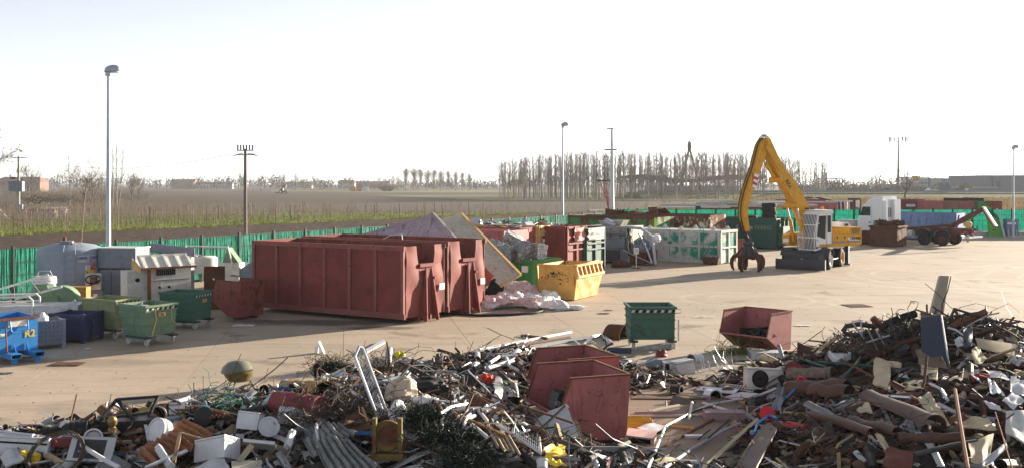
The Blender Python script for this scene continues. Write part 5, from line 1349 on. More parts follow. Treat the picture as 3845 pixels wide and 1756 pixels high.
for k in range(9): MB().box(-.42 + k * .1, -.37 + k * .1, -.42, .42, .007, .012).build('bar', rust_brown, t, 0)
# heap of plastic sacks
def sack(label, c, s, rz, mm, seed):
    mb = MB()
    def fn(u, v):
        a = u * 2 * math.pi; b = v * math.pi; p = V(math.sin(b) * math.cos(a), math.sin(b) * math.sin(a), math.cos(b))
        n = 1 + .42 * noise.noise(p * 1.8 + V(seed * 3.1, 0, 0)) + .22 * abs(noise.noise(p * 4.5 + V(0, seed * 2.3, 0))) + .16 * abs(noise.noise(p * 9 + V(seed, 0, 0))) + .08 * noise.noise(p * 17)
        p = p * n; z = max(p.z * s[2], -.35 * s[2])
        return V(p.x * s[0], p.y * s[1], z)
    mb.grid(fn, 34, 22)
    mb.v = [tuple(rotz(rz).to_3x3() @ Vector(p) + c) for p in mb.v]
    single('plastic_sack', mb, mm, label, 'sack', 'heap of plastic sacks', 28)
rk = random.Random(12)
for k in range(36):
    sx = rk.uniform(1785, 2100); sy = 1165 - abs(rk.gauss(0, 22)) - (40 if 1860 < sx < 2000 and rk.random() < .6 else 0)
    q = G(sx, max(1108, sy)); pk_ = sx < 2000 and k % 4 != 0; z = .08 + max(0, 1 - abs(sx - 1920) / 120) * rk.uniform(0, .4)
    sack('crumpled pink-stained plastic sack in the heap beside the red containers' if pk_ else 'crumpled white plastic sack in the heap before the green skip', V(q.x, q.y, z), (rk.uniform(.32, .6), rk.uniform(.28, .48), rk.uniform(.18, .34)), rk.uniform(0, 3), cloth_p if pk_ else cloth_w, k)
q = G(1895, 1095); sack('upright white plastic sack topping the heap of sacks', V(q.x, q.y, .45), (.25, .22, .3), 0, cloth_w, 41)
q = G(2118, 1160); sack('flat white plastic sack trailing right of the sack heap', V(q.x, q.y, .06), (.7, .35, .10), 0, cloth_w, 42)
q = G(2040, 1155); sack('flat pale plastic sack before the yellow skip', V(q.x, q.y, .06), (.6, .4, .12), .3, cloth_w, 43)
# ================================================================ middle and right of the yard
tc_ = container('closed_tank_container', 'white container with peeling paint over teal beside the grapple', 'container', (12.05, 60.1), R(-37), 6.4, 2.15, 1.86, .06, teal_peel, teal_peel, 5, 'plain', mid_rail=True, ribm=teal_rail, rim_m=teal_rail, lid=True)
for x in (-4.7, -2.6, -.5):
    for y in (.1, 2.0): MB().plate([(x - .17, y, 1.94), (x + .17, y, 1.94), (x + .05, y, 2.14), (x - .05, y, 2.14)], (0, .03, 0)).build('lifting_lug', teal_rail, tc_, 0)
MB().box(.005, .06, -.05, .12, .06, 1.92).box(.005, .06, 1.0, 1.12, .06, 1.92).box(.005, .06, 2.05, 2.2, .06, 1.92).box(.005, .07, .12, 2.05, .9, 1.0).box(.005, .08, -.05, 2.2, 1.80, 1.95).build('end_frame', teal_rail, tc_, 0)
for k, x in enumerate((-3.4, -1.2)): MB().tube([(x, -.12, 1.86), (x, -.16, 2.1), (x + .12, -.16, 2.18), (x + .2, -.14, 2.0), (x + .16, -.12, .3)], .012, 5).build('loop_wire', steel_d, tc_)
t = thing('wire_basket', 'small dark basket with a tall handle before the peeling container', 'basket', (*G(2672, 992)[:2], 0), R(-30))
MB().plate([(-.42, -.2, .02), (.42, -.2, .02), (.5, -.25, .42), (-.5, -.25, .42)], (0, .5, 0)).build('tub', rust_dark, t, 0)
MB().tube([(-.5, 0, .42), (-.2, 0, .75), (-.15, 0, 1.1), (.1, 0, 1.15), (.2, 0, .75), (.5, 0, .42)], .025, 6).build('handle', steel_d, t)

# old baling machine
t = thing('baling_machine', 'old grey-white baling press with pipes and hanging hoses', 'machine', (*G(2290, 990)[:2], 0), R(-30))
MB().box(-1.7, .95, .3, 2.3, .12, .95).build('base', grey_p, t, 0)
MB().box(-1.6, .9, .4, 2.2, .95, 2.05).build('press_body', old_w, t, 0)
MB().box(-1.55, .85, .22, .30, .95, 1.5).build('front_plate', grey_p, t, 0)
MB().box(-1.75, 1.05, .35, 2.25, 2.05, 2.16).build('top_flange', old_w, t, 0)
for x in (-1.3, -.75, -.2, .4): MB().box(x, x + .06, .28, .40, 1.52, 2.04).build('rib', old_w, t, 0)
MB().cyl((-1.7, .2, 1.78), (1.0, .2, 1.78), .08, None, 12).build('pipe', grey_p, t)
MB().plate([(-.9, .8, 2.16), (.3, .8, 2.16), (.5, .8, 2.5), (-1.1, .8, 2.45)], (0, .9, 0)).build('hopper', old_w, t, 0)
MB().cyl((-.55, .6, 2.45), (.1, .55, 2.2), .2, .13, 12).build('duct', lamp_grey, t)
MB().box(1.0, 1.25, .2, 2.0, .1, 2.2).build('end_frame', old_w, t, 0)
for k in range(9): MB().tube([(1.05 + rnd.uniform(-.1, .3), .15, 2.1), (1.1 + rnd.uniform(-.1, .4), .0, 1.6), (1.15 + rnd.uniform(-.15, .4), .05, 1.0), (1.2 + rnd.uniform(-.1, .3), .1, .5)], .025, 5).build('hose', black if k % 3 else galv, t)
MB().box(1.3, 2.3, -.1, .9, .1, .75).build('pump_block', rust_dark, t, 0)
MB().tube([(1.0, .0, 2.15), (2.0, -.1, 2.1), (2.7, -.15, 1.65), (2.9, -.15, .1)], .09, 6).build('bent_frame', lamp_grey, t)
MB().tube([(1.9, -.2, 1.85), (2.4, -.25, 1.0), (2.75, -.3, .2)], .05, 6).tube([(.9, -.2, .85), (2.8, -.35, .15)], .03, 6).build('brace', galv, t)
MB().lathe([(.24, -.08), (.36, -.08), (.36, .08), (.24, .08), (.24, -.08)], 20, T(2.15, -.15, 1.2) @ Matrix.Rotation(R(80), 4, 'X')).build('wire_coil', blue_p, t)
MB().box(2.35, 2.75, .1, .5, .05, .9).build('red_motor', rusty_red, t, 0)
MB().lathe([(0, 0), (.2, .03), (.28, .2), (.2, .45), (0, .5)], 14, T(2.75, .3, 1.3)).build('white_bag', signw, t)
MB().box(-1.6, -.6, .15, .28, .2, .8).box(-.5, .5, .15, .28, .2, .8).build('access_panel', steel_d, t, 0)
q = G(2389, 1006); t = thing('info_sign', 'small white notice on a thin post before the baling press', 'sign', (q.x, q.y, 0))
MB().bar((0, 0, 0), (0, 0, .95), .045, .045).build('post', signw, t, 0); MB().box(-.14, .14, -.02, .02, .78, 1.13).build('panel', signw, t, 0); MB().lathe([(0, 0), (.28, 0), (.27, .03), (0, .04)], 14).build('foot', rust_dark, t)
m = MB()
for k in range(4): m.box(-.1, .1, -.026, -.021, .86 + k * .06, .875 + k * .06)
m.build('print', steel_d, t, 0)
q = G(2330, 1003); sack('dark red rag heap on the ground beside the baling press', V(q.x, q.y, .08), (.5, .35, .3), .4, rust_dark, 51)

x, y = cc(2468, 816, 2.45)
gcx = container('scrap_container', 'long green container with rust patches behind the baling press', 'container', (x, y), R(-37), 7.0, 2.3, 2.25, .2, green_rust, rust_dark, 7, 'plain', rim_m=rust_dark)
MB().box(-.16, -.02, -.105, -.062, .4, 2.4).build('yellow_post', sign_yel, gcx, 0)
x, y = cc(2668, 808, 2.55)
container('scrap_container', 'white container eaten by rust behind the long green one', 'container', (x, y), R(-37), 8.2, 2.4, 2.35, .2, rust_white, rust_dark, 9, 'plain', rim_m=rust_dark)
dg = container('scrap_container', 'dark green container with chalk writing behind the grapple', 'container', (18.75, 73.6), R(-33), 6.8, 2.3, 2.02, .16, green_d, rust_dark, 1, 'plain', rim_m=green_d)
text_part('Giunde', .42, T(-2.35, -.075, 1.52) @ Matrix.Rotation(R(90), 4, 'X'), haz_w, dg, bold=-.004)
text_part('FERRO', .42, T(-.95, -.075, 1.50) @ Matrix.Rotation(R(90), 4, 'X'), mat('faint_chalk', (.22, .27, .25), .9), dg, bold=-.004)
MB().box(.02, .5, .1, 2.2, .3, 1.1).box(.02, .35, .4, 1.9, 1.1, 1.6).build('front_step', green_d, dg, 0)
for yy in (.25, 1.2, 2.05): MB().box(.01, .16, yy, yy + .12, .2, 2.1).build('end_post', green_d, dg, 0)
MB().box(-1.9, -1.5, .05, .2, .0, .22).build('white_block', signw, dg, 0)
# tyres standing on it
def tyre(label, c, r, w, group=None, rx=0):
    mb = MB(); mb.lathe([(r * .58, -w / 2 + .02), (r * .66, -w / 2), (r * .92, -w / 2), (r, -w / 2 + .05), (r, w / 2 - .05), (r * .92, w / 2), (r * .66, w / 2), (r * .58, w / 2 - .02), (r * .58, -w / 2 + .02)], 28)
    mb.v = [tuple(Matrix.Rotation(rx, 3, 'X') @ Vector(p) + Vector(c)) for p in mb.v]
    single('tyre', mb, tyre_m, label, 'tyre', group)
by = 75.3; q = P(2887, 815, by)
dgx = Matrix.Translation((18.75, 73.6, 0)) @ rotz(R(-33))
bp_ = dgx @ V(-2.0, 1.0, 0); MB().box(-4.5, -.3, .1, 2.1, 1.7, 2.1).build('scrap_fill', rust_dark, dg, 0)
for k, w in enumerate(('bottom', 'second', 'third', 'top')):
    tyre('%s tyre of the stack of four on the dark green container' % w, (P(2887, 800, 74.6).x + (.0, .04, -.03, .02)[k], 74.6 + .03 * (k % 2), 2.26 + k * .285), .52, .28, 'stack of tyres')
tyre('single tyre lying flat on the dark green container by the boom', (P(2818, 812, 75.6).x, 75.6, 2.22), .48, .24)
single('teal_slab', MB().box(0, 2.2, 0, .5, 2.12, 2.28, T(P(2885, 800, 75.6).x + .3, 75.2, 0) @ rotz(R(-33))), mat('teal_paint', (.05, .30, .26), .6, dirt=.2), 'teal painted slab lying on the dark green container', 'slab', None, 0)

# small red wedge skip behind the grapple
wedge_bin('small red wedge skip half hidden by the orange-peel grapple', (P(2748, 960, 63).x, 62.6), R(40), 1.3, red, rust_brown, s=1.12)

# ================================================================ material handler
C0 = V(16.9, 58.2, 0)
t = thing('material_handler', 'yellow wheeled material handler with caged white cab and raised boom', 'excavator', C0)
U = rotz(R(238)); H = rotz(R(212))
def um(): return MB(U)
def hm(): return MB(H)
um().box(-1.9, 1.9, -.42, .42, .55, 1.0).build('chassis', exc_g, t, 0)
for x in (-1.2, 1.2): um().cyl((x, -1.2, .52), (x, 1.2, .52), .12, None, 10).build('axle', exc_g, t)
for x in (-1.2, 1.2):
    for s in (-1, 1):
        wt_ = um(); 
        for o_ in (.86, 1.15):
            wt_.lathe([(.30, -.13), (.36, -.14), (.47, -.13), (.52, -.09), (.52, .09), (.47, .13), (.36, .14), (.30, .13)], 28, T(x, s * o_, .52) @ Matrix.Rotation(R(90), 4, 'X'))
        w_ = wt_.build('wheel', tyre_m, t)
        rm = um().lathe([(0, -.02), (.12, -.02), (.14, .06), (.26, .08), (.30, .13), (.30, -.1), (.0, -.1)], 20, T(x, s * 1.16, .52) @ Matrix.Rotation(R(-90 * s), 4, 'X')); rm.build('rim', exc_y if x < 0 else galv_l, w_)
bl_ = MB(U); bl_.sheet(lambda u, v: V(2.42 + .12 * math.cos((v - .5) * 2.2), -1.32 + 2.64 * u, .03 + .56 * v), 8, 8, .05); bl_.build('dozer_blade', exc_g, t, 60)
um().box(2.40, 2.6, -1.34, -1.31, .02, .6).box(2.40, 2.6, 1.31, 1.34, .02, .6).build('blade_edge', exc_g, t, 0)
for y in (-.6, .6): um().bar((1.5, y, .55), (2.42, y, .3), .12, .2).build('blade_arm', exc_g, t, 0)
um().cyl((1.6, 0, .95), (2.45, 0, .45), .06, None, 10).build('blade_cylinder', galv, t)
um().plate([(1.4, -1.25, .98), (2.2, -.95, .78), (2.2, .95, .78), (1.4, 1.25, .98), (1.2, 1.25, .98), (1.2, -1.25, .98)], (0, 0, .04)).build('front_deck', exc_g, t, 0)
um().plate([(1.55, -1.2, .45), (2.28, -.9, .45), (2.28, -.9, .78), (1.55, -1.2, .98)], (0, .03, 0)).plate([(1.55, 1.17, .45), (2.28, .87, .45), (2.28, .87, .78), (1.55, 1.17, .98)], (0, .03, 0)).box(2.2, 2.26, -.92, .92, .42, .78).build('deck_apron', exc_g, t, 0)
for s in (-1, 1):
    um().sheet(lambda u, v: V(1.2 + .62 * math.cos(R(20 + 140 * u)), s * (.72 + .62 * v), .52 + .62 * math.sin(R(20 + 140 * u))), 8, 1, .02).build('mudguard', exc_g, t, 50)
    um().box(-.55, .55, s * .62 - .3, s * .62 + .3, .55, 1.02).build('step_box', exc_g, t, 0); um().box(-.5, .5, s * 1.18 - .05, s * 1.18 + .05, .5, .55).build('step', galv, t, 0)
    um().bar((-1.9, s * .5, .85), (-2.2, s * 1.25, .9), .22, .25).build('outrigger_arm', exc_g, t, 0)
    o_ = um().box(-2.35, -2.1, s * 1.28 - .1, s * 1.28 + .1, .12, 1.05).build('outrigger_leg', exc_g, t, 0); um().plate([(-2.38, s * 1.28 - .13, .9), (-2.08, s * 1.28 - .13, .9), (-2.12, s * 1.28 - .13, 1.35), (-2.38, s * 1.28 - .13, 1.2)], (0, .24, 0)).build('outrigger_guard', signw if s < 0 else exc_g, t, 0)
    um().box(-2.42, -2.02, s * 1.28 - .22, s * 1.28 + .22, .04, .12).build('outrigger_foot', exc_g, t, 0)
um().lathe([(0, 1.0), (.75, 1.0), (.75, 1.2), (0, 1.2)], 28).build('turntable', exc_g, t)
# upper structure
hm().plate([(-2.35, -1.2, 1.2), (.9, -1.2, 1.2), (.9, -1.2, 1.36), (-2.35, -1.2, 1.36)], (0, 2.4, 0)).build('deck', exc_y, t, 0)
hm().plate([(-2.5, 0, 1.28), (-1.45, 0, 1.20), (-1.45, 0, 2.22), (-2.4, 0, 2.22), (-2.52, 0, 2.1)], (0, 1.24, 0)).plate([(-2.5, -1.22, 1.28), (-1.45, -1.22, 1.20), (-1.45, -1.22, 2.22), (-2.4, -1.22, 2.22), (-2.52, -1.22, 2.1)], (0, 1.22, 0)).build('engine_housing', exc_y, t, 0)
hm().box(-1.45, -.12, .35, 1.23, 1.36, 1.86).build('left_locker', exc_y, t, 0)
hm().box(-1.45, .85, -1.22, -.45, 1.36, 1.9).build('right_locker', exc_y, t, 0)
for k in range(6): hm().box(-2.35, -1.65, 1.245, 1.26, 1.86 + k * .055, 1.88 + k * .055).build('vent_slat', steel_d, t, 0)
hm().plate([(-2.2, -.9, 2.22), (-1.3, -.9, 2.22), (-1.4, -.9, 2.5), (-1.9, -.9, 2.48)], (0, 1.7, 0)).build('engine_cover', signw, t, 0)
hm().box(-1.9, -1.6, .805, .83, 2.28, 2.4).build('cover_grille', steel_d, t, 0)
hm().box(-2.45, -.14, 1.236, 1.246, 1.40, 1.48).build('stripe', grey_p, t, 0); hm().plate([(-2.35, 1.240, 1.5), (-1.5, 1.240, 1.5), (-1.3, 1.240, 1.66), (-1.9, 1.240, 1.66)], (0, .01, 0)).build('stripe', signw, t, 0)
text_part('LIEBHERR', .205, H @ T(-1.98, 1.262, 1.60) @ Matrix.Rotation(R(180), 4, 'Z') @ Matrix.Rotation(R(90), 4, 'X'), black, t, bold=.004)
for x in (-1.15, -.55): hm().box(x, x + .08, 1.232, 1.25, 1.62, 1.76).build('lock', steel_d, t, 0)
# cab
cx0, cx1, cy0, cy1 = -.12, 1.02, .28, 1.2
hm().plate([(cx0, cy1 - .03, 1.22), (1.10, cy1 - .03, 1.22), (1.18, cy1 - .03, 1.7), (.98, cy1 - .03, 3.0), (cx0, cy1 - .03, 3.02)], (0, .03, 0)).build('cab_side', white_c, t, 0)
hm().plate([(cx0, cy0, 1.22), (1.10, cy0, 1.22), (1.18, cy0, 1.7), (.98, cy0, 3.0), (cx0, cy0, 3.02)], (0, .03, 0)).build('cab_side', white_c, t, 0)
hm().box(cx0, cx0 + .03, cy0, cy1, 1.22, 3.0).build('cab_back', white_c, t, 0)
hm().plate([(cx0 - .05, cy0 - .05, 3.02), (1.05, cy0 - .05, 3.0), (1.0, cy0 + .02, 3.14), (cx0, cy0 + .02, 3.14)], (0, cy1 - cy0 + .1, 0)).build('cab_roof', white_c, t, 0)
hm().plate([(1.11, cy0 + .03, 1.24), (1.19, cy0 + .03, 1.7), (.99, cy0 + .03, 2.98), (.96, cy0 + .03, 2.98), (1.15, cy0 + .03, 1.7)], (0, cy1 - cy0 - .06, 0)).build('windscreen', glass, t, 0)
hm().plate([(.42, cy1 + .002, 1.62), (1.08, cy1 + .002, 1.80), (.92, cy1 + .002, 2.88), (.36, cy1 + .002, 2.90)], (0, .008, 0)).build('door_window', glass, t, 0)
hm().plate([(-.02, cy1 + .002, 1.98), (.24, cy1 + .002, 1.98), (.24, cy1 + .002, 2.9), (-.02, cy1 + .002, 2.9)], (0, .008, 0)).build('rear_window', glass, t, 0)
hm().box(.30, .315, cy1 + .002, cy1 + .012, 1.3, 2.95).box(1.0, 1.12, cy1 + .002, cy1 + .02, 1.55, 1.59).build('door_seam', steel_d, t, 0)
cg = MB(H)
def gx(z): return (1.42 - (z - 1.72) * .10) if z > 1.72 else (1.42 - (1.72 - z) * .10)
bars = [cy0 - .12 + (cy1 - cy0 + .24) * k / 11 for k in range(12)]
for k, yb in enumerate(bars):
    hm().tube([(gx(.98), yb, 1.05), (1.44, yb, 1.72), (1.12, yb, 2.98)], .028 if k in (0, 11) else .014, 5).build('cage_bar', white_c, t)
for z, x in ((1.06, 1.35), (1.72, 1.45), (2.4, 1.27), (2.98, 1.13)): hm().bar((x, bars[0], z), (x, bars[-1], z), .03, .05).build('cage_cross_bar', white_c, t, 0)
for yb in (bars[0], bars[-1]):
    hm().bar((1.12, yb, 2.95), (.85, yb, 3.02), .03, .06).bar((1.44, yb, 1.72), (1.05, yb, 1.72), .03, .06).bar((1.38, yb, 1.06), (.9, yb, 1.16), .03, .1).bar((1.3, yb, 2.4), (1.0, yb, 2.5), .02, .03).build('cage_bracket', white_c, t, 0)
hm().box(-.1, .9, cy0 - .3, cy1 + .05, 3.16, 3.22).build('roof_guard', white_c, t, 0)
hm().lathe([(0, 0), (.08, 0), (.08, .12), (.05, .16), (0, .16)], 12, T(.0, .6, 3.22)).build('beacon', orange_l, t)
for x in (.75, .35): hm().box(x, x + .16, .2, .38, 3.22, 3.32).build('work_lamp', steel_d, t, 0)
hm().box(1.0, 1.35, -1.05, -.55, 1.3, 1.85).build('front_box', exc_y, t, 0); hm().box(1.352, 1.36, -1.0, -.6, 1.4, 1.6).build('head_lamp', signw, t, 0)
hm().plate([(-.6, .35, 1.8), (-.2, .35, 1.8), (-.25, .35, 2.9), (-.55, .35, 3.05), (-.78, .35, 2.8)], (0, .12, 0)).build('boom_bracket', exc_y, t, 0)
hm().tube([(-.7, .3, 2.9), (-.3, .3, 3.15), (.2, .1, 3.1), (.5, 0, 2.7)], .05, 6).build('hose_bundle', black, t)
# boom and stick in the vertical plane of the upper structure
ctr = [(.35, 1.75), (.985, 3.17), (2.0, 4.52), (2.93, 5.53), (3.82, 6.98)]
wid = [.30, .40, .38, .30, .22]
up_, lo_ = [], []
for i, (x, z) in enumerate(ctr):
    a = V(*ctr[max(0, i - 1)], 0); b = V(*ctr[min(4, i + 1)], 0); d = (b - a).normalized(); n_ = V(-d.y, d.x, 0)
    up_.append((x + n_.x * wid[i], z + n_.y * wid[i])); lo_.append((x - n_.x * wid[i], z - n_.y * wid[i]))
def interp(lst, k):
    out = []
    for i in range(len(lst) - 1):
        p0 = lst[max(0, i - 1)]; p1 = lst[i]; p2 = lst[i + 1]; p3 = lst[min(len(lst) - 1, i + 2)]
        for j in range(k):
            u = j / k
            out.append(tuple(.5 * ((2 * p1[c]) + (-p0[c] + p2[c]) * u + (2 * p0[c] - 5 * p1[c] + 4 * p2[c] - p3[c]) * u * u + (-p0[c] + 3 * p1[c] - 3 * p2[c] + p3[c]) * u ** 3) for c in (0, 1)))
    return out + [tuple(lst[-1])]
bo = interp(up_, 4) + list(reversed(interp(lo_, 4)))
hm().plate([(x, -.24, z) for x, z in bo], (0, .48, 0)).build('boom', exc_y, t, 40)
hm().cyl((1.75, -.5, 3.45), (1.75, .5, 3.45), .16, None, 14).build('boom_boss', exc_y, t); hm().cyl((2.95, -.4, 4.85), (2.95, .4, 4.85), .16, None, 14).build('boom_boss', exc_y, t)
for y in (-.36, .36):
    hm().cyl((1.15, y, 1.45), (1.5, y, 2.7), .10, None, 12).build('lift_cylinder', exc_y, t); hm().cyl((1.5, y, 2.7), (1.75, y, 3.45), .055, None, 10).build('lift_rod', galv_l, t)
hm().cyl((2.95, .0, 4.85), (3.75, 0, 5.75), .11, None, 12).build('stick_cylinder', exc_y, t); hm().cyl((3.75, 0, 5.75), (4.18, 0, 6.25), .05, None, 10).build('stick_rod', galv_l, t)
for y in (-.26, .26): hm().plate([(3.3, y - .03, 5.75), (3.0, y - .03, 5.3), (3.9, y - .03, 6.75), (4.05, y - .03, 6.6)], (0, .06, 0)).build('boom_cheek', exc_y, t, 0)
st = [(3.78, 7.02), (4.08, 6.55), (4.53, 5.45), (5.22, 4.02), (5.42, 3.03), (5.22, 2.14)]; sw = [.20, .30, .24, .20, .19, .14]
su, sl = [], []
for i, (x, z) in enumerate(st):
    a = V(*st[max(0, i - 1)], 0); b = V(*st[min(5, i + 1)], 0); d = (b - a).normalized(); n_ = V(-d.y, d.x, 0)
    su.append((x + n_.x * sw[i], z + n_.y * sw[i])); sl.append((x - n_.x * sw[i], z - n_.y * sw[i]))
so = interp(su, 4) + list(reversed(interp(sl, 4)))
hm().plate([(x, -.19, z) for x, z in so], (0, .38, 0)).build('stick', exc_y, t, 40)
hm().cyl((3.80, -.3, 6.95), (3.80, .3, 6.95), .17, None, 14).build('stick_pivot', exc_y, t)
pi_ = interp(su, 4)
for k, y in enumerate((-.15, -.05, .05, .15)):
    hm().tube([(x + .03, y, z + .02) for x, z in pi_[2:]], .028, 5).build('hydraulic_pipe', exc_y if k % 2 else steel_d, t)
for k, y in enumerate((-.12, 0, .12)):
    hm().tube([(3.4, y, 6.75), (3.6, y, 7.15), (3.9, y, 7.3), (4.15, y, 7.05), (4.2, y, 6.7)], .03, 6).build('hose', black, t)
    hm().tube([(5.5, y, 3.0), (5.6, y, 2.4), (5.35, y + .1, 1.9), (5.1, y, 1.55)], .022, 5).build('hose', black, t)
hm().box(4.86, 4.9, -.2, .2, 4.45, 5.2, T(0, 0, 0)).build('hose_guard', black, t, 0)
ww = []
for k in range(5):
    f0 = k / 5
    a = V(4.53 - .09 + .31 * f0 * .55, .195, 5.10 - .72 * f0); b = a + V(.075, 0, -.144 * .95); sd = V(.30, 0, .10)
    hm().plate([a, b, b + sd, a + sd], (0, .008, 0)).build('warning_stripe', sign_red if k % 2 else signw, t, 0)
text_part('BZA', .30, H @ T(2.25, .25, 4.62) @ Matrix.Rotation(R(180), 4, 'Z') @ Matrix.Rotation(R(90), 4, 'X') @ Matrix.Rotation(R(-54), 4, 'Z'), mat('boom_print', (.16, .09, .03), .6), t, bold=.01)
# grapple
gp = V(5.05, 0, 0)
hm().cyl((5.22, 0, 2.14), (5.08, 0, 1.72), .07, None, 10).box(4.98, 5.28, -.12, .12, 1.98, 2.16).build('grapple_link', steel_d, t, 0)
hm().lathe([(0, 1.78), (.16, 1.78), (.17, 1.6), (.30, 1.55), (.30, 1.42), (.22, 1.38), (.34, 1.0), (.42, .82), (.40, .66), (0, .62)], 20, T(*gp)).build('grapple_hub', steel_d, t, 30)
for k in range(5):
    a = R(20 + 72 * k); m4 = T(*gp) @ rotz(a)
    prof = [(.28, .62), (.34, .80), (.55, .92), (.78, .88), (.93, .66), (.95, .40), (.86, .14), (.74, .0), (.72, .06), (.78, .28), (.78, .52), (.68, .68), (.52, .72), (.40, .62)]
    o_ = hm(); o_.plate([m4 @ V(x, -.08, z) for x, z in prof], m4.to_3x3() @ V(0, .16, 0)); o_.plate([m4 @ V(x, -.15, z) for x, z in prof[3:7] + prof[9:12]], m4.to_3x3() @ V(0, .30, 0)); o_.build('tine', rust_dark, t, 30)
    hm().cyl(m4 @ V(.26, 0, 1.3), m4 @ V(.58, 0, .9), .06, None, 8).build('tine_cylinder', steel_d, t)

# ================================================================ hook-lift truck
O = V(33.2, 79.0, 0)
t = thing('hook_lift_truck', 'white high-roof truck with empty hook-lift chassis facing away left', 'truck', O, R(132))
frm = mat('truck_chassis_red', (.13, .05, .045), .7, dirt=.5, rust=.3)
for s in (-.4, .4): MB().box(-1.6, 5.9, s - .05, s + .05, .85, 1.1).build('frame_rail', frm, t, 0)
for s in (-.42, .42): MB().box(-2.0, 4.4, s - .07, s + .07, 1.12, 1.3).build('lift_rail', frm, t, 0)
MB().box(-1.5, -.9, -1.05, 1.05, .95, 1.2).build('rear_crossbeam', frm, t, 0); MB().box(-2.1, -1.75, -1.15, 1.15, .62, .74).build('rear_bumper', galv, t, 0)
MB().bar((-1.8, .5, .7), (-1.3, .5, 1.0), .1, .1).bar((-1.8, -.5, .7), (-1.3, -.5, 1.0), .1, .1).build('bumper_arm', frm, t, 0)
for y in (-.9, .7): MB().box(-1.65, -1.52, y, y + .25, .98, 1.12).build('tail_lamp', sign_red, t, 0)
for x in (0, 1.38, 5.55):
    for s in (-1, 1):
        w_ = MB().lathe([(.30, -.15), (.36, -.16), (.47, -.15), (.53, -.10), (.53, .10), (.47, .15), (.36, .16), (.30, .15)], 28, T(x, s * 1.02, .53) @ Matrix.Rotation(R(90), 4, 'X')).build('wheel', tyre_m, t)
        MB().lathe([(0, .1), (.10, .1), (.13, .02), (.24, .0), (.30, .13), (.30, -.1), (0, -.1)], 20, T(x, s * 1.04, .53) @ Matrix.Rotation(R(-90 * s), 4, 'X')).build('rim', steel_d if x else frm, w_)
        if x < 2: MB().sheet(lambda u, v: V(x + .66 * math.cos(R(12 + 156 * u)), s * (.80 + .45 * v), .56 + .66 * math.sin(R(12 + 156 * u))), 10, 1, .02).build('mudguard', exc_g, t, 50)
MB().cyl((2.3, 1.0, .8), (3.4, 1.0, .8), .28, None, 16).build('air_tank', galv_l, t); MB().box(3.5, 4.5, .7, 1.15, .5, 1.05).build('fuel_tank', galv_l, t, 0)
# cab
cp = [(4.75, .95), (6.55, .75), (6.85, .8), (6.88, 1.6), (6.72, 2.1), (6.45, 2.95), (6.2, 3.05), (4.75, 3.05)]
MB().plate([(x, -1.2, z) for x, z in cp], (0, 2.4, 0)).build('cab', white_c, t, 30)
MB().plate([(4.75, -1.12, 3.05), (6.15, -1.12, 3.06), (5.95, -1.12, 3.35), (5.55, -1.12, 3.62), (4.75, -1.12, 3.66)], (0, 2.24, 0)).build('roof_spoiler', white_c, t, 30)
MB().plate([(6.735, -1.05, 2.1), (6.47, -1.05, 2.9), (6.44, -1.05, 2.9), (6.70, -1.05, 2.1)], (0, 2.1, 0)).build('windscreen', glass, t, 0)
MB().plate([(5.75, 1.202, 2.12), (6.62, 1.202, 2.12), (6.42, 1.202, 2.82), (5.75, 1.202, 2.82)], (0, .01, 0)).build('door_window', glass, t, 0)
MB().box(5.62, 5.635, 1.202, 1.212, 1.1, 2.95).box(4.85, 5.5, 1.202, 1.208, 1.35, 1.75).build('door_seam', grey_p, t, 0); MB().box(5.70, 5.9, 1.202, 1.23, 1.55, 1.62).build('door_handle', black, t, 0)
MB().box(6.58, 6.64, 1.24, 1.42, 2.15, 2.6).build('mirror', black, t, 0); MB().bar((6.5, 1.2, 2.7), (6.55, 1.3, 2.7), .03, .03).build('mirror_arm', black, t, 0)
MB().box(4.45, 4.74, -1.18, -.2, 1.2, 3.4).box(4.45, 4.74, .85, 1.18, 1.2, 3.3).build('side_fairing', white_c, t, 0)
for (y0, y1, z0_, z1_) in ((-.75, -.05, 2.0, 2.75), (.1, .7, 2.0, 2.75)): MB().box(4.73, 4.748, y0, y1, z0_, z1_).build('back_panel', grey_p, t, 0)
MB().box(4.75, 6.5, -1.1, 1.1, .55, .95).build('sill', exc_g, t, 0)
MB().box(4.6, 4.74, -.9, -.7, 1.0, 1.9).build('air_intake', black, t, 0)
# hook arm
MB().bar((.0, 0, 1.3), (-2.66, 0, 2.78), .30, .30).build('hook_arm', frm, t, 0)
MB().bar((-.9, 0, 1.80), (-2.1, 0, 2.47), .36, .36).build('arm_sleeve', frm, t, 0)
MB().bar((-2.6, 0, 2.82), (-3.5, 0, 1.5), .22, .22).build('arm_jib', frm, t, 0)
MB().plate([(-2.55, -.12, 2.95), (-2.75, -.12, 2.9), (-3.62, -.12, 1.55), (-3.5, -.12, 1.5)], (0, .24, 0)).build('jib_plate', signw, t, 0)
MB().tube([(-3.5, 0, 1.5), (-3.55, 0, 1.28), (-3.4, 0, 1.18), (-3.28, 0, 1.28)], .05, 8).build('hook', frm, t)
for s in (-.35, .35): MB().cyl((2.4, s, 1.25), (-.6, s, 1.55), .09, None, 10).build('lift_cylinder', frm, t)
# blue container behind the truck
bx_ = P(3592, 801, 84); container('blue_container', 'blue rust-spotted container with slanted ribs behind the truck', 'container', (bx_.x, 84), R(-40), 6.5, 2.3, 2.1, .16, blue_p, blue_p, 5, 'plain', slant=.25)
single('lamp_on_post', MB().lathe([(0, 0), (.3, .02), (.34, .3), (.2, .42), (0, .44)], 14, T(P(3634, 845, 83).x, 83, 1.2)).box(-.06, .06, -.06, .06, 0, 1.2, T(P(3634, 845, 83).x, 83, 0)), yellow_l, 'yellowish lamp standing at the end of the blue container', 'lamp')
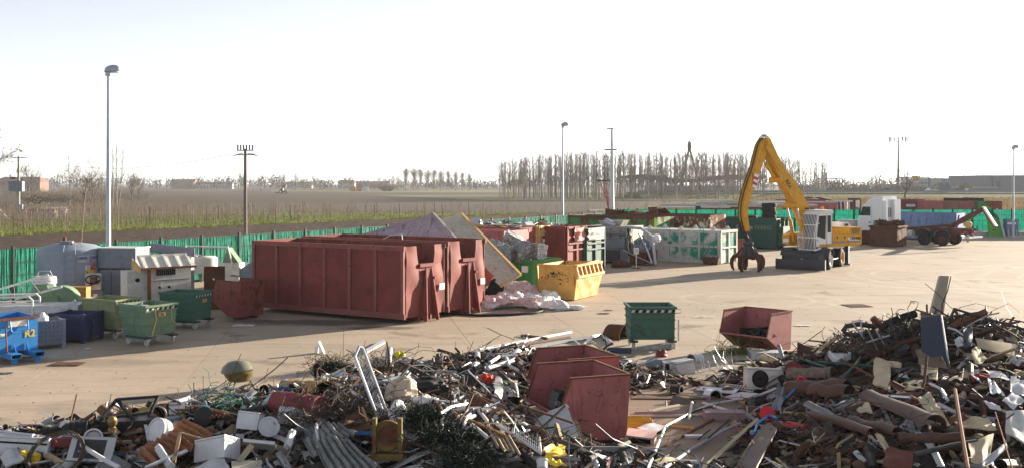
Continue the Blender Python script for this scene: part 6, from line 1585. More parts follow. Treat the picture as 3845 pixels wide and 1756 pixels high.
# dark bins in front of it
db = open_bin('steel_bin', 'blackened steel bin heaped with scrap before the truck', (28.35, 76.4), R(50), 1.9, 2.05, 1.52, rust_dark, rust_dark)
for k in range(26):
    pass
db2 = open_bin('steel_bin', 'dark brown steel bin left of the blackened one', (P(3272, 920, 79.6).x, 79.4), R(58), 1.6, 1.7, 1.0, rust_dark, rust_dark)
single('grey_tailboard', MB().plate([(0, 0, .9), (2.6, 0, .9), (2.3, 0, 1.75), (.3, 0, 1.75)], (0, .5, 0)).box(.3, 2.2, .1, .4, 0, .9), galv, 'grey sloping tailboard between excavator and truck', 'tailboard', None, 0).location = (P(3195, 850, 84).x, 84, 0)
# things along the back fence
q = G(3735, 886); single('lime_board', MB().plate([(-.7, 0, 0), (.75, -.2, 0), (.7, .9, 2.1), (-.65, .75, 2.75)], (.02, .05, 0)), mat('lime_green_panel', (.10, .33, .05), .6), 'lime green panel leaning against the back fence', 'panel', None, 0).location = (q.x, q.y, 0)
q = G(3763, 887); single('grey_plank', MB().plate([(-.1, 0, 0), (.1, 0, 0), (-.15, 1.0, 2.45), (-.3, 1.0, 2.45)], (.02, .06, 0)), galv, 'grey plank leaning beside the lime green panel', 'plank', None, 0).location = (q.x - .1, q.y, 0)
q = G(3802, 887); t = thing('blue_locker', 'blue-grey steel locker beside the right lamp post', 'cabinet', (q.x, q.y, 0))
MB().box(-.52, .52, 0, .6, .05, 1.52).build('body', mat('blue_grey_paint', (.16, .20, .30), .6, dirt=.2), t, 0); MB().box(-.46, .3, -.012, -.002, 1.05, 1.22).build('label_plate', signw, t, 0)
q = G(3828, 888); t = thing('white_rack', 'low white tube rack standing at the right edge by the fence', 'rack', (q.x, q.y, 0))
for k in range(6): MB().bar((-.9 + k * .35, 0, .02), (-.75 + k * .35, .5, .62), .04, .04).build('bar', white_p, t, 0)
MB().bar((-.9, .5, .62), (1.0, .5, .62), .05, .05).bar((-1, 0, .05), (1, 0, .05), .05, .05).build('rail', white_p, t, 0)
for k, (sx, h) in enumerate(((3655, .9), (3668, 1.1), (3683, 1.0), (3696, 1.2))):
    q = G(sx, 884); single('steel_trestle', MB().bar((q.x - .2, q.y, 0), (q.x, q.y, h), .05, .05).bar((q.x + .2, q.y, 0), (q.x, q.y, h), .05, .05).bar((q.x - .13, q.y, h * .35), (q.x + .13, q.y, h * .35), .04, .04), frm, '%s rusty steel trestle by the back fence right of the truck' % ('first', 'second', 'third', 'fourth')[k], 'trestle', None, 0)

# ================================================================ container depot behind the back fence
rows = [(2440, 777, 99.5, -8, 4.3, yellow_p, 'yellow container nearest in the depot behind the rusty white one'), (2482, 769, 111, -4, 5.0, green_d, 'dark green covered container in the depot left of the boom'),
        (2545, 768, 113, -3, 5.2, teal_rail, 'white-topped container in the depot behind the dark green one'), (2640, 776, 103, -6, 2.6, rusty_red, 'dark red low container in the depot left of the boom'), (2625, 761, 123, -3, 4.4, green_b, 'green container with pale lid beyond the dark red ones'),
        (2735, 772, 106, -6, 3.6, red, 'red container in the depot just behind the boom stick'), (2705, 759, 127, 0, 4.6, beige_p, 'beige-lidded container furthest back behind the boom stick'), (2815, 755, 134, 0, 4.6, signw, 'white container furthest back between boom and tyres'),
        (2840, 767, 112, -3, 2.8, yellow_l, 'pale yellow container in the depot left of the tyre stack'), (2905, 762, 118, -2, 2.6, rusty_red, 'maroon container in the depot right of the tyre stack'), (2930, 750, 143, 0, 6.6, red, 'long red container below the dark tarpaulin in the depot'),
        (2990, 768, 111, -6, 2.2, pink_light, 'small pink container with white frame behind the boom foot'), (3040, 757, 124, -4, 3.2, pink, 'pink-red container behind the caged cab'), (3102, 754, 126, -20, 2.4, red, 'red container tilted open with white frame behind the cab roof')]
for (sx, top, Y, ya_, L, mm, lb) in rows:
    q = P(sx, top, Y); c_, s_ = math.cos(R(ya_)), math.sin(R(ya_))
    container('depot_container', lb, 'container', (q.x + L * c_, Y + L * s_), R(ya_), L, 2.4, q.z - .2, .2, mm, rust_dark, max(2, int(L)), 'plain', 'containers in the depot behind the fence', rim_m=teal_rail if ya_ < 0 else mm, lid=(sx % 2 == 0))
for (sx0, sx1, top, Y, mm, lb) in ((3362, 3392, 750, 136, red, 'red container partly behind the truck cab in the back row'), (3392, 3470, 749, 137, rusty_red, 'dark red container with a white strip in the back row'), (3470, 3545, 755, 134, pink, 'faded red ribbed container in the back row'), (3545, 3598, 755, 134.5, mat('brown_pink_paint', (.28, .14, .11), .7), 'brownish ribbed container in the back row'), (3598, 3671, 755, 135, pink, 'red plain container in the back row below the black pipes'), (3672, 3702, 756, 134, green_b, 'green container in the back row'), (3703, 3762, 756, 135, rusty_red, 'rusty container ending the back row on the right')):
    a, b = P(sx0, top, Y), P(sx1, top, Y); L = b.x - a.x - .05
    tt = container('depot_container', lb, 'container', (b.x, Y), 0, L, 2.4, a.z - .15, .15, mm, rust_dark, max(2, int(L / .35)), 'plain', 'back row of depot containers')
    if sx0 == 3392: MB().box(-L * .9, -L * .45, -.13, -.105, 1.6, 1.95).build('white_strip', signw, tt, 0)
for k, (sx0, sx1, y_) in enumerate(((3545, 3640, 747), (3615, 3692, 746), (3630, 3693, 749))):
    a, b = P(sx0, y_, 135.8 + k * .5), P(sx1, y_ + 2, 135.8 + k * .5); single('black_pipe', MB().cyl(a + V(0, 0, -.05), b + V(0, 0, -.05), .2, None, 10), black, '%s black plastic pipe lying on the back row of containers' % ('longest', 'middle', 'shortest')[k], 'pipe')
q = P(3010, 748, 145); single('tarpaulin_heap', MB().sheet(lambda u, v: V(q.x - 2.5 + u * 8, 144 + v * 3, q.z - .5 + .9 * math.sin(u * 3.1) * (1 - .4 * abs(v - .5)) + .25 * noise.noise(V(u * 6, v * 3, 2))), 16, 6, .03), rust_dark, 'dark tarpaulin heap on the far red container', 'tarpaulin')
q = P(3215, 780, 128); t = thing('old_loader', 'old dark wheel-loader cab standing behind the fence left of the truck', 'loader', (q.x, 128, 0))
MB().box(-1.2, 1.2, 0, 2, .5, 1.6).build('body', rust_dark, t, 0); MB().box(-.6, .6, .1, .2, 2.7, 2.85).box(-.6, -.48, .1, .2, 1.6, 2.7).box(.48, .6, .1, .2, 1.6, 2.7).box(-.6, .6, 1.2, 1.3, 1.6, 2.85).build('cab', rust_dark, t, 0); MB().box(-.05, .44, .0, .06, 1.75, 2.6).build('cab_glass', signw, t, 0)
q = P(3165, 778, 125); t = thing('white_grille_frame', 'slanting pale slotted frame behind the fence near the cab', 'frame', (q.x, 125, 0))
for k in range(4): MB().plate([(-.75 + k * .48, 0, 1.3), (-.55 + k * .48, 0, 1.3), (-.65 + k * .48, 0, 2.6), (-.85 + k * .48, 0, 2.6)], (0, .06, 0)).build('slat', white_p, t, 0)
MB().box(-1.0, 1.3, .07, .12, 1.1, 1.35).box(-1.1, 1.2, .07, .12, 2.45, 2.65).box(-.9, -.8, .07, .12, 0, 1.1).box(.9, 1.0, .07, .12, 0, 1.1).build('rail', white_p, t, 0)
# loose scrap showing over the container rims
def rim_scrap(name, label, fn, n, seed, mm, cat='scrap', smin=.1, smax=.5):
    r_ = random.Random(seed); mb = MB()
    for _ in range(n):
        p_ = fn(r_); d_ = V(r_.gauss(0, 1), r_.gauss(0, 1), r_.gauss(0, .35)).normalized() * r_.uniform(smin, smax)
        k = r_.random()
        if k < .5: mb.bar(p_ - d_, p_ + d_, r_.uniform(.02, .09), r_.uniform(.005, .04))
        else:
            e_ = d_.cross(V(r_.gauss(0, 1), r_.gauss(0, 1), 1)).normalized() * d_.length * .7
            mb.add([p_ - d_ - e_, p_ + d_ - e_ * .6, p_ + d_ + e_ + V(0, 0, .05), p_ - d_ + e_], [(0, 1, 2), (0, 2, 3)])
    return tag(mb.build(name, mm, None, 0), label, cat, None, 'stuff')
def in_c(cobj, L, W, zt, h):
    m4 = T(*cobj.location) @ rotz(cobj.rotation_euler[2])
    return lambda r_: m4 @ V(-r_.uniform(.2, L - .2), r_.uniform(.15, W - .15), zt + r_.uniform(-.3, h) * (1 - r_.random() * .5))
rim_scrap('foil_scrap', 'shiny foil and profiles heaped in the rust-brown container', in_c(row_c[1], 6.4, 2.3, 2.45, .12), 110, 1, alu, 'scrap', .05, .2)
rim_scrap('profile_scrap', 'white aluminium profiles heaped over the yellow and red containers', in_c(row_c[3], 6, 2.3, 2.45, .25), 90, 2, alu, 'scrap', .08, .4)
rim_scrap('profile_scrap', 'pale profiles sticking out of the torn red container', in_c(row_c[4], 6, 2.3, 2.4, .25), 80, 3, alu, 'scrap', .08, .45)
rim_scrap('rusty_scrap', 'rusty scrap showing over the rusted white container', lambda r_: V(0, 0, 0) + P(r_.uniform(2290, 2500), 800, 74) + V(0, 0, r_.uniform(-.2, .1)), 60, 4, rust_brown)
rim_scrap('bin_scrap', 'dark mixed scrap heaped in the blackened bin', lambda r_: T(28.35, 76.4, 0) @ rotz(R(50)) @ V(r_.uniform(.1, 1.8), r_.uniform(.1, 1.9), 1.45 + r_.uniform(0, .4)), 160, 5, rust_dark, 'scrap', .08, .3)
rim_scrap('skip_scrap', 'rubbish filling the pale green tipping skip', lambda r_: T(-10.5, 29.7, 0) @ rotz(R(56)) @ V(r_.uniform(.08, .95), r_.uniform(.05, 1.2), .9 + r_.uniform(-.15, .15)), 60, 6, alu, 'scrap', .04, .16)
rim_scrap('skip_scrap', 'small metal parts lying in the lone red wedge skip', lambda r_: T(6.85, 27.9, 0) @ rotz(R(45)) @ V(r_.uniform(.35, 1.15), r_.uniform(.1, 1.2), .35 + r_.uniform(-.05, .25)), 90, 7, steel_d, 'scrap', .04, .18)
# ================================================================ the scrap heaps
GA = [(-8.2, 16.6, 1.8, 1.6, .45), (-5.6, 17.6, 2.0, 1.8, .60), (-3.4, 19.6, 2.0, 2.2, .62), (-1.3, 18.6, 1.7, 2.4, .70), (-1.0, 23.6, 2.0, 1.8, .55), (.6, 25.0, 1.8, 1.3, .42), (-.2, 16.2, 1.6, 1.4, .55), (2.2, 15.6, 1.5, .9, .35),
      (-3.2, 23.0, 1.1, 1.2, .25), (2.6, 24.6, 1.2, 1.0, .22),
      (9.6, 23.4, 2.4, 2.1, 1.45), (8.0, 18.4, 2.3, 2.4, .95), (11.8, 19.4, 2.4, 2.8, 1.05), (6.0, 16.2, 1.3, 1.3, .40), (6.7, 23.6, 1.3, 1.3, .28), (12.6, 25.0, 2.0, 1.6, .6)]
def heap_h(x, y):
    s = 0.0
    for gx_, gy_, sx_, sy_, h_ in GA:
        a = (x - gx_) / sx_; b = (y - gy_) / sy_; q = a * a + b * b
        if q < 12: s += h_ * math.exp(-q * .75)
    for bx, by in ((1.2, 19.25), (1.24, 21.4)):                       # the two red skips stand on the ground
        d = math.hypot(x - bx, y - by); s *= min(1, max(0, (d - .7) / .9))
    return max(0.0, s - .10)
def hit(sx, sy, lift=0.0):
    Y = 11.0
    while Y < 60:
        p_ = P(sx, sy, Y)
        if p_.z <= heap_h(p_.x, p_.y): break
        Y += .06
    return P(sx, sy, Y) + V(0, 0, lift)
rubble = soil_mat('dark_rubble', (.022, .018, .015), (.085, .066, .05), 6, .9)
mb = MB()
def hs_(u, v):
    x = -12 + 28 * u; y = 11 + 18 * v; h = heap_h(x, y)
    return V(x, y, h - .04 + (.12 * noise.noise(V(x * 2.2, y * 2.2, 0)) + .10 * noise.noise(V(x * 5, y * 5, 3))) * min(1, h * 5) - (.05 if h <= 0 else 0))
mb.grid(hs_, 200, 130)
tag(mb.build('scrap_heap_core', rubble, None, 80), 'dark rubble forming the body of the scrap heaps', 'scrap', None, 'stuff')

PAL = {'white': white_e, 'alu': alu, 'steel': mat('scrap_dark_steel', (.05, .046, .043), .6, metal=.3, var=.4, island=.5, rust=.2),
       'rust': mat('scrap_rust', (.11, .055, .035), .85, var=.4, island=.45, rust=.3), 'brown': mat('scrap_brown_gutter', (.085, .047, .036), .6, var=.3, island=.35, dirt=.3),
       'beige': mat('scrap_beige_sheet', (.40, .33, .22), .75, var=.2, island=.3, rust=.2, dirt=.2), 'galv': mat('scrap_galvanised', (.36, .37, .39), .5, metal=.5, var=.2, island=.4, dirt=.3),
       'grey': mat('scrap_grey_paint', (.22, .23, .25), .6, var=.2, island=.4, dirt=.3), 'wood': wood, 'blue': mat('scrap_blue', (.04, .13, .33), .55, var=.2, island=.4, dirt=.2),
       'redp': mat('scrap_red', (.30, .04, .035), .55, var=.2, island=.4, dirt=.2), 'yellow': mat('scrap_yellow', (.52, .36, .05), .6, var=.2, island=.3, dirt=.3), 'green': mat('scrap_green', (.05, .15, .07), .6, var=.2, island=.4, dirt=.2),
       'wire': mat('scrap_wire', (.09, .07, .055), .7, var=.4, rust=.4)}
rs = random.Random(99)
def surf_n(x, y):
    e = .15; return V(heap_h(x - e, y) - heap_h(x + e, y), heap_h(x, y - e) - heap_h(x, y + e), 2 * e).normalized()
def piece(mb, kind, c, d, n_, L):
    """one odd bit of scrap at c, lying along d with normal n_"""
    s = d.cross(n_).normalized()
    if kind == 'strip':
        w = rs.uniform(.015, .06); k = rs.randint(2, 4); pts = [c - d * L / 2]; dd = d.copy()
        for i in range(k):
            dd = (dd + n_ * rs.gauss(0, .35) + s * rs.gauss(0, .25)).normalized(); pts.append(pts[-1] + dd * L / k)
        vs = []; 
        for p_ in pts: vs += [p_ - s * w / 2, p_ + s * w / 2, p_ + s * w / 2 - n_ * w * .35]
        fs = []
        for i in range(k): fs += [(i * 3, i * 3 + 1, i * 3 + 4, i * 3 + 3), (i * 3 + 1, i * 3 + 2, i * 3 + 5, i * 3 + 4)]
        mb.add(vs, fs)
    elif kind == 'plate':
        w = L * rs.uniform(.4, .9); cu = rs.gauss(0, .25) * L; tw_ = rs.gauss(0, .15) * L
        def fn(u, v): return c + d * (u - .5) * L + s * (v - .5) * w + n_ * (cu * (u - .5) ** 2 * 2 + tw_ * (u - .5) * (v - .5) * 2 + .03 * L * noise.noise(V(u * 3, v * 3, L * 9)))
        mb.sheet(fn, 4, 3, .006)
    elif kind == 'gutter':
        r_ = rs.uniform(.03, .09); o_ = rs.uniform(1.6, 3.6)
        def fn(u, v): a = o_ * (v - .5); return c + d * (u - .5) * L + s * math.sin(a) * r_ + n_ * math.cos(a) * r_ + n_ * .05 * math.sin(u * 3)
        mb.sheet(fn, 3, 6, .008)
    elif kind == 'tube':
        r_ = rs.uniform(.007, .022); b_ = rs.gauss(0, .08) * L
        mb.tube([c - d * L / 2, c + n_ * b_ + s * rs.gauss(0, .06) * L, c + d * L / 2], r_, 6)
    elif kind == 'box':
        w, h = L * rs.uniform(.4, .9), L * rs.uniform(.25, .7); m4 = frame(c, d, s)
        mb.box(-L / 2, L / 2, -w / 2, w / 2, -h / 2, h / 2, m4)
    elif kind == 'beam':
        mb.bar(c - d * L / 2, c + d * L / 2, rs.uniform(.02, .07), rs.uniform(.02, .07), n_)
    elif kind == 'wire':
        r_ = L * rs.uniform(.15, .4); a0 = rs.uniform(0, 6); k = rs.randint(5, 11); e_ = rs.uniform(.3, 1.0)
        mb.tube([c + d * r_ * math.cos(a0 + i * .7) * (1 + .1 * i) + (s * e_ + n_ * .7).normalized() * r_ * math.sin(a0 + i * .7) + n_ * rs.gauss(0, .04) for i in range(k)], .006, 3, False)
MIX = {'left': [('white', .10), ('alu', .08), ('galv', .13), ('rust', .18), ('steel', .36), ('grey', .08), ('beige', .05), ('wood', .06), ('blue', .01), ('redp', .012), ('yellow', .008), ('green', .008)],
       'mid': [('steel', .30), ('galv', .15), ('alu', .05), ('rust', .24), ('white', .05), ('grey', .09), ('beige', .04), ('green', .008), ('blue', .01), ('redp', .008), ('wood', .04)],
       'right': [('brown', .32), ('rust', .18), ('beige', .17), ('steel', .16), ('galv', .07), ('white', .05), ('green', .008), ('redp', .006), ('wood', .03)],
       'far': [('white', .45), ('alu', .15), ('galv', .12), ('brown', .08), ('beige', .10), ('steel', .10)], 'tangle': [('steel', .62), ('rust', .22), ('galv', .08), ('brown', .08)]}
KIND = {'left': ['strip'] * 4 + ['plate'] * 4 + ['tube'] * 4 + ['box'] * 2 + ['wire'] + ['beam'] * 3 + ['gutter'], 'mid': ['strip'] * 4 + ['plate'] * 2 + ['tube'] * 4 + ['beam'] * 3 + ['wire'] * 2 + ['gutter'],
        'right': ['gutter'] * 2 + ['plate'] * 5 + ['strip'] * 4 + ['beam'] * 2 + ['tube'] * 2 + ['wire'] * 2, 'far': ['plate'] * 6 + ['strip'] * 4 + ['box'] * 2 + ['tube'] * 1, 'tangle': ['tube'] * 6 + ['wire'] * 2 + ['strip'] * 4 + ['beam'] * 4}
bins = {}
def pick(w):
    r_ = rs.random() * sum(b for _, b in w)
    for a, b in w:
        r_ -= b
        if r_ <= 0: return a
    return w[-1][0]
def big_pieces(n):
    m_ = 0
    while m_ < n:
        y = rs.uniform(14, 26.5); x = rs.uniform(-.52, .53) * y; h = heap_h(x, y)
        if h < .3: continue
        zone = 'right' if x > 4.2 else 'left' if x < -1.6 else 'mid'
        pal = pick([('rust', .3), ('steel', .34), ('grey', .12), ('galv', .1), ('wood', .08), ('brown', .06)]) if zone != 'right' else pick([('brown', .4), ('rust', .22), ('steel', .2), ('beige', .1), ('galv', .08)])
        k = rs.choice(['strip', 'strip', 'beam', 'tube', 'plate', 'gutter'] if pal != 'wood' else ['beam'])
        n_ = (surf_n(x, y) + V(rs.gauss(0, .2), rs.gauss(0, .2), 0)).normalized(); a = rs.gauss(.3, .9) + (math.pi if rs.random() < .5 else 0)
        d = V(math.cos(a), math.sin(a), rs.gauss(0, .2)); d = (d - n_ * d.dot(n_)).normalized()
        piece(bins.setdefault(pal, MB()), k, V(x, y, h + rs.uniform(.0, .07)), d, n_, rs.uniform(.35, .6) if k == 'plate' else rs.uniform(.6, 1.9)); m_ += 1
big_pieces(420)
cnt = 0; tries = 0
while cnt < 11500 and tries < 90000:
    tries += 1
    y = rs.uniform(13.6, 27.5); x = rs.uniform(-.52, .53) * y * 1.02
    h = heap_h(x, y)
    if h <= .0:
        if not (2.2 < x < 7.5 and 16 < y < 25 and rs.random() < .028): continue
    elif h < .1 and rs.random() < .55: continue
    sx = CX + F * x / y
    zone = 'left' if x < -1.6 else 'mid' if x < 4.2 else 'far' if (x > 8.6 + .25 * (y - 17) and y < 21.6 and x > 9.3) else 'tangle' if (y > 22.2 and x > 7.2) else 'right'
    if zone == 'mid' and y < 20 and x < -.2 and rs.random() < .4: zone = 'left'
    k = rs.choice(KIND[zone]); pal = 'wire' if k == 'wire' else pick(MIX[zone])
    if pal == 'wood' and k in ('gutter', 'strip', 'tube'): k = 'beam'
    n_ = (surf_n(x, y) + V(rs.gauss(0, .4), rs.gauss(0, .4), 0)).normalized()
    a = rs.uniform(0, 6.28); d = V(math.cos(a), math.sin(a), rs.gauss(0, .25)); d = (d - n_ * d.dot(n_)).normalized()
    L = {'strip': rs.uniform(.15, .6), 'plate': rs.uniform(.06, .30), 'gutter': rs.uniform(.2, .6), 'tube': rs.uniform(.2, .8), 'box': rs.uniform(.06, .2), 'beam': rs.uniform(.15, .55), 'wire': rs.uniform(.25, .8)}[k]
    if rs.random() < .12: L *= 2.3
    piece(bins.setdefault(pal, MB()), k, V(x, y, h + rs.uniform(-.05, .06) * (1 if h > .1 else .4) + .01), d, n_, L)
    cnt += 1
nm = {'white': 'white enamelled', 'alu': 'bright aluminium', 'steel': 'dark steel', 'rust': 'rusty', 'brown': 'brown gutter', 'beige': 'beige sheet', 'galv': 'galvanised', 'grey': 'grey painted', 'wood': 'weathered wooden', 'blue': 'blue painted', 'redp': 'red painted', 'yellow': 'yellow painted', 'green': 'green painted', 'wire': 'tangled thin wire'}
for k, mbx in bins.items():
    tag(mbx.build('loose_scrap', PAL[k], None, 30), 'loose %s pieces strewn through the scrap heaps' % nm[k], 'scrap', None, 'stuff')
# ================================================================ single pieces one can tell apart in the heaps
def z1(x, y): return (x / 2.897, 1350 + y / 2.897)
def z2(x, y): return (600 + x / 2.324, 1250 + y / 2.324)
def z3(x, y): return (1200 + x / 2.1157, 1200 + y / 2.1157)
def z4(x, y): return (1800 + x / 2.115, 1200 + y / 2.115)
def z5(x, y): return (2200 + x / 2.94, 1100 + y / 2.94)
def z6(x, y): return (2350 + x / 2.897, 1350 + y / 2.897)
def z7(x, y): return (2750 + x / 3.1786, 1130 + y / 3.1786)
def z8(x, y): return (3050 + x / 1.878, 1130 + y / 1.878)
def pt(f, a, d=.12):                    # a = (x, y[, nearer[, fixed depth]]) in the close-up f
    sx, sy = f(a[0], a[1]); Y = a[3] if len(a) > 3 and a[3] is not None else hit(sx, sy).y
    up = .40 if (len(a) < 4 or a[3] is None) and heap_h((sx - CX) / F * Y, Y) > .05 else 0.0
    return P(sx, sy, Y - up - (a[2] if len(a) > 2 else d))
def rod(name, label, cat, f, pts, r, m, n=6, smooth=35):
    return single(name, MB().tube([pt(f, a) for a in pts], r, n), m, label, cat)
def flat(name, label, cat, f, q, m, th=.015, warp=.03, corr=None, nu=8, nv=8, seed=0, d=.12):
    """a sheet spanned by four corners, optionally corrugated"""
    a, b, c, e = [pt(f, p_, d) for p_ in q]
    def fn(u, v):
        p_ = a.lerp(b, u).lerp(e.lerp(c, u), v); nr = (b - a).cross(e - a)
        nr = nr.normalized() if nr.length > 1e-9 else V(0, 0, 1)
        o_ = warp * noise.noise(V(u * 2.3, v * 2.3, seed * 1.7 + .4))
        if corr: o_ += corr[0] * math.sin(corr[1] * 2 * math.pi * u)
        return p_ + nr * o_
    return single(name, MB().sheet(fn, nu if not corr else int(corr[1] * 8), nv, th), m, label, cat)
def boxp(name, label, cat, f, x, y, size, m, rz=0, tilt=(0, 0), d=.1, parts=None, group=None):
    p_ = pt(f, (x, y), d); w, l, h = size
    t = thing(name, label, cat, (p_.x, p_.y, p_.z - h * .5), R(rz), group)
    t.rotation_euler = (R(tilt[0]), R(tilt[1]), R(rz))
    MB().box(-w / 2, w / 2, -l / 2, l / 2, 0, h).build('casing', m, t, 0)
    MB().box(-w / 2 - .004, w / 2 + .004, -l / 2 - .004, l / 2 + .004, h * .9, h * .915).build('seam', steel_d, t, 0)
    for nm, b_, mm in (parts or ()): MB().box(*b_).build(nm, mm, t, 0)
    return t
def drum(name, label, cat, f, a, b, r, m, inner=None, ribs=2, openend=True, r2=None, extra=None):
    A, B = pt(f, a), pt(f, b); d = (B - A); L = d.length; d.normalize()
    m4 = frame(A, d.cross(V(0, .3, 1)) if abs(d.z) < .9 else V(1, 0, 0), d.cross(d.cross(V(0, .3, 1))) if abs(d.z) < .9 else V(0, 1, 0))
    z_ = m4.to_3x3() @ V(0, 0, 1)
    if z_.dot(d) < 0: m4 = m4 @ Matrix.Rotation(math.pi, 4, 'X')
    t = thing(name, label, cat, A); t.matrix_world = m4
    r2 = r2 or r
    prof = [(0, 0), (r * .98, 0)]
    for k in range(ribs):
        zz = L * (k + 1) / (ribs + 1); rr = r + (r2 - r) * (k + 1) / (ribs + 1); prof += [(rr, zz - .03), (rr + .012, zz - .015), (rr + .012, zz + .015), (rr, zz + .03)]
    prof += [(r2, L - .02), (r2 + .012, L - .015), (r2 + .012, L)]
    if openend: prof += [(r2 - .012, L), (r2 - .015, .02), (0, .02)]
    else: prof += [(r2 - .01, L), (r2 - .02, L - .02), (0, L - .02)]
    MB().lathe(prof, 24).build('shell', m, t, 40)
    if inner: MB().lathe([(0, L * .15), (r2 - .02, L * .15), (r2 - .018, L - .03)], 24).build('inside', inner, t, 40)
    return t
def clump(name, label, cat, c, s, n, m, seed, rw_=.006, L=.35):
    r_ = random.Random(seed); mb = MB()
    for _ in range(n):
        p_ = c + V(r_.gauss(0, s[0]), r_.gauss(0, s[1]), abs(r_.gauss(0, s[2]))); pts_ = [p_]; d_ = V(r_.gauss(0, 1), r_.gauss(0, 1), r_.gauss(0, .7)).normalized()
        for k in range(4):
            d_ = (d_ + V(r_.gauss(0, .6), r_.gauss(0, .6), r_.gauss(-.1, .5))).normalized(); q_ = pts_[-1] + d_ * L / 4; q_.z = max(q_.z, .01); pts_.append(q_)
        mb.tube(pts_, rw_, 3, False)
    o = mb.build(name, m, None, 0); o['kind'] = 'stuff'
    return tag(o, label, cat)
def rag(name, label, cat, c, s, rz, m, seed): 
    n0 = len(bpy.data.objects); sack(label, c, s, rz, m, seed)
    for o in bpy.data.objects:
        if o.get('label') == label: o.name = name; o['category'] = cat; o.pop('group', None) if False else None
        if o.get('label') == label and 'group' in o.keys(): del o['group']

corr_rust = mat('corrugated_rust', (.27, .125, .068), .85, var=.3, rust=.35, scale=3)
corr_grey = mat('corrugated_grey', (.20, .205, .20), .9, var=.35, scale=5, dirt=.4)
paint_bk = mat('paint_tin_black', (.02, .02, .022), .4, dirt=.15)
purple = mat('purple_tin', (.17, .12, .27), .5, dirt=.2); maroon = mat('maroon_drum', (.22, .045, .05), .6, rust=.2, dirt=.2); ochre = mat('ochre_drum', (.36, .22, .07), .65, rust=.45, dirt=.3)
brown_s = mat('brown_coated_steel', (.10, .055, .042), .55, var=.25, rust=.25, dirt=.25); brown_l = mat('brown_speckled_edge', (.16, .125, .105), .7, var=.4, scale=12)
cream = mat('cream_sheet', (.52, .43, .29), .7, var=.12, rust=.15, dirt=.15); navy = mat('navy_panel', (.045, .055, .085), .5, var=.15, dirt=.2); brass = mat('brass', (.28, .19, .07), .5, metal=.6, var=.2)
wire_g = mat('green_black_net', (.013, .024, .015), .8, var=.5, scale=5); wire_r = PAL['wire']; chrome = mat('bright_tube', (.62, .63, .65), .25, metal=.7, var=.1)
white_t = mat('white_tube_paint', (.58, .58, .60), .4, dirt=.15); black_o = mat('black_opening', (.012, .011, .010), .9)
# ---- left end
boxp('white_appliance', 'white flat appliance casing at the far left of the heap', 'appliance', z1, 90, 905, (1.0, .6, .34), white_e, -8, (-18, 4), parts=[('slot', (-.48, .2, -.305, -.303, .12, .15), black)])
boxp('white_appliance', 'white long appliance with black strip at the left heap edge', 'appliance', z1, 270, 930, (.75, .35, .28), white_e, 6, (-10, 5), parts=[('dark_strip', (-.36, .36, -.18, -.176, .17, .2), black)])
flat('painted_sheet', 'cracked white sheet with pink filler at the bottom left corner', 'sheet', z1, [(0, 1060), (185, 960), (270, 1090), (60, 1170)], white_e, .03, .05)
boxp('yellow_block', 'small bright yellow block beside the white appliance', 'block', z1, 325, 1040, (.26, .12, .10), sign_yel, -12, (0, 12))
drum('black_barrel', 'black barrel with gold bands lying on the left heap edge', 'barrel', z1, (715, 790, .15), (965, 765, .15), .155, paint_bk, None, 3, False)
t = boxp('steel_sink', 'stainless steel sink with drainer tilted in the left heap', 'sink', z1, 1000, 965, (.66, .40, .03), chrome, 3, (52, 3), d=.2, parts=[('basin', (-.24, .2, -.15, .15, .032, .036), steel_d), ('rim', (-.33, .33, -.2, -.18, .03, .05), chrome)])
p_ = pt(z1, (610, 1030), .25); m4 = T(*p_) @ Matrix.Rotation(R(40), 4, 'X'); mb = MB()
for k in range(10): mb.tube([m4 @ V((.40 + .03 * math.sin(k * 2 + a * .6)) * math.cos(a * .35), (.40 + .03 * math.cos(k + a)) * math.sin(a * .35), .02 * math.sin(k * 1.3 + a)) for a in range(19)], .008, 4, False)
single('wire_coil', mb, wire_r, 'round coil of rusty wire in the left heap', 'wire coil')
rod('bent_tube', 'long white bent tube running down the left heap', 'tube', z1, [(600, 890, .2), (690, 825, .25), (800, 815, .3), (920, 950, .35), (1080, 1050, .3), (1200, 1120, .25), (1300, 1170, .2)], .035, white_t, 8)
boxp('red_box', 'dark red flat box behind the white bent tube', 'box', z1, 690, 880, (.42, .2, .12), maroon, 5)
drum('cone_lamp', 'white cone lampshade lying in the left heap', 'lampshade', z1, (1015, 860, .1), (1012, 840, .25), .09, white_e, black_o, 0, True, .13)
single('brass_knob', MB().lathe([(0, 0), (.06, .02), (.07, .07), (.04, .11), (.07, .15), (.08, .2), (.05, .26), (0, .28)], 14, T(*pt(z1, (1222, 800), .2))), brass, 'brass knob ornament standing in the left heap', 'ornament')
t = thing('black_frame_box', 'black square-frame table base turned over in the left heap', 'frame', pt(z1, (1390, 690), .1), R(12))
for a_, b_ in (((-.4, 0, .1), (.35, 0, .16)), ((-.4, 0, .1), (-.2, .2, .36)), ((-.2, .2, .36), (.45, .2, .38)), ((.35, 0, .16), (.45, .2, .38)), ((-.4, 0, .1), (-.45, 0, -.15)), ((-.2, .2, .36), (.1, -.1, .08))): MB().bar(a_, b_, .045, .045).build('bar', paint_bk, t, 0)
MB().box(-.42, .4, -.1, .2, -.15, .06).build('tray', paint_bk, t, 0)
drum('rusty_paint_pot', 'rusty paint pot on its side left of the white bucket', 'pot', z1, (1820, 580, .2), (1700, 605, .3), .155, beige_p, rust_brown, 1)
drum('white_bucket', 'white printed bucket on its side at the heap edge', 'bucket', z2, (235, 625, .2), (130, 665, .35), .17, white_e, yellow_l, 0, True, .19)
drum('washing_drum', 'white ribbed plastic drum lid leaning on the left heap', 'drum', z1, (1790, 790, .1), (1690, 770, .3), .20, white_e, None, 1, False)
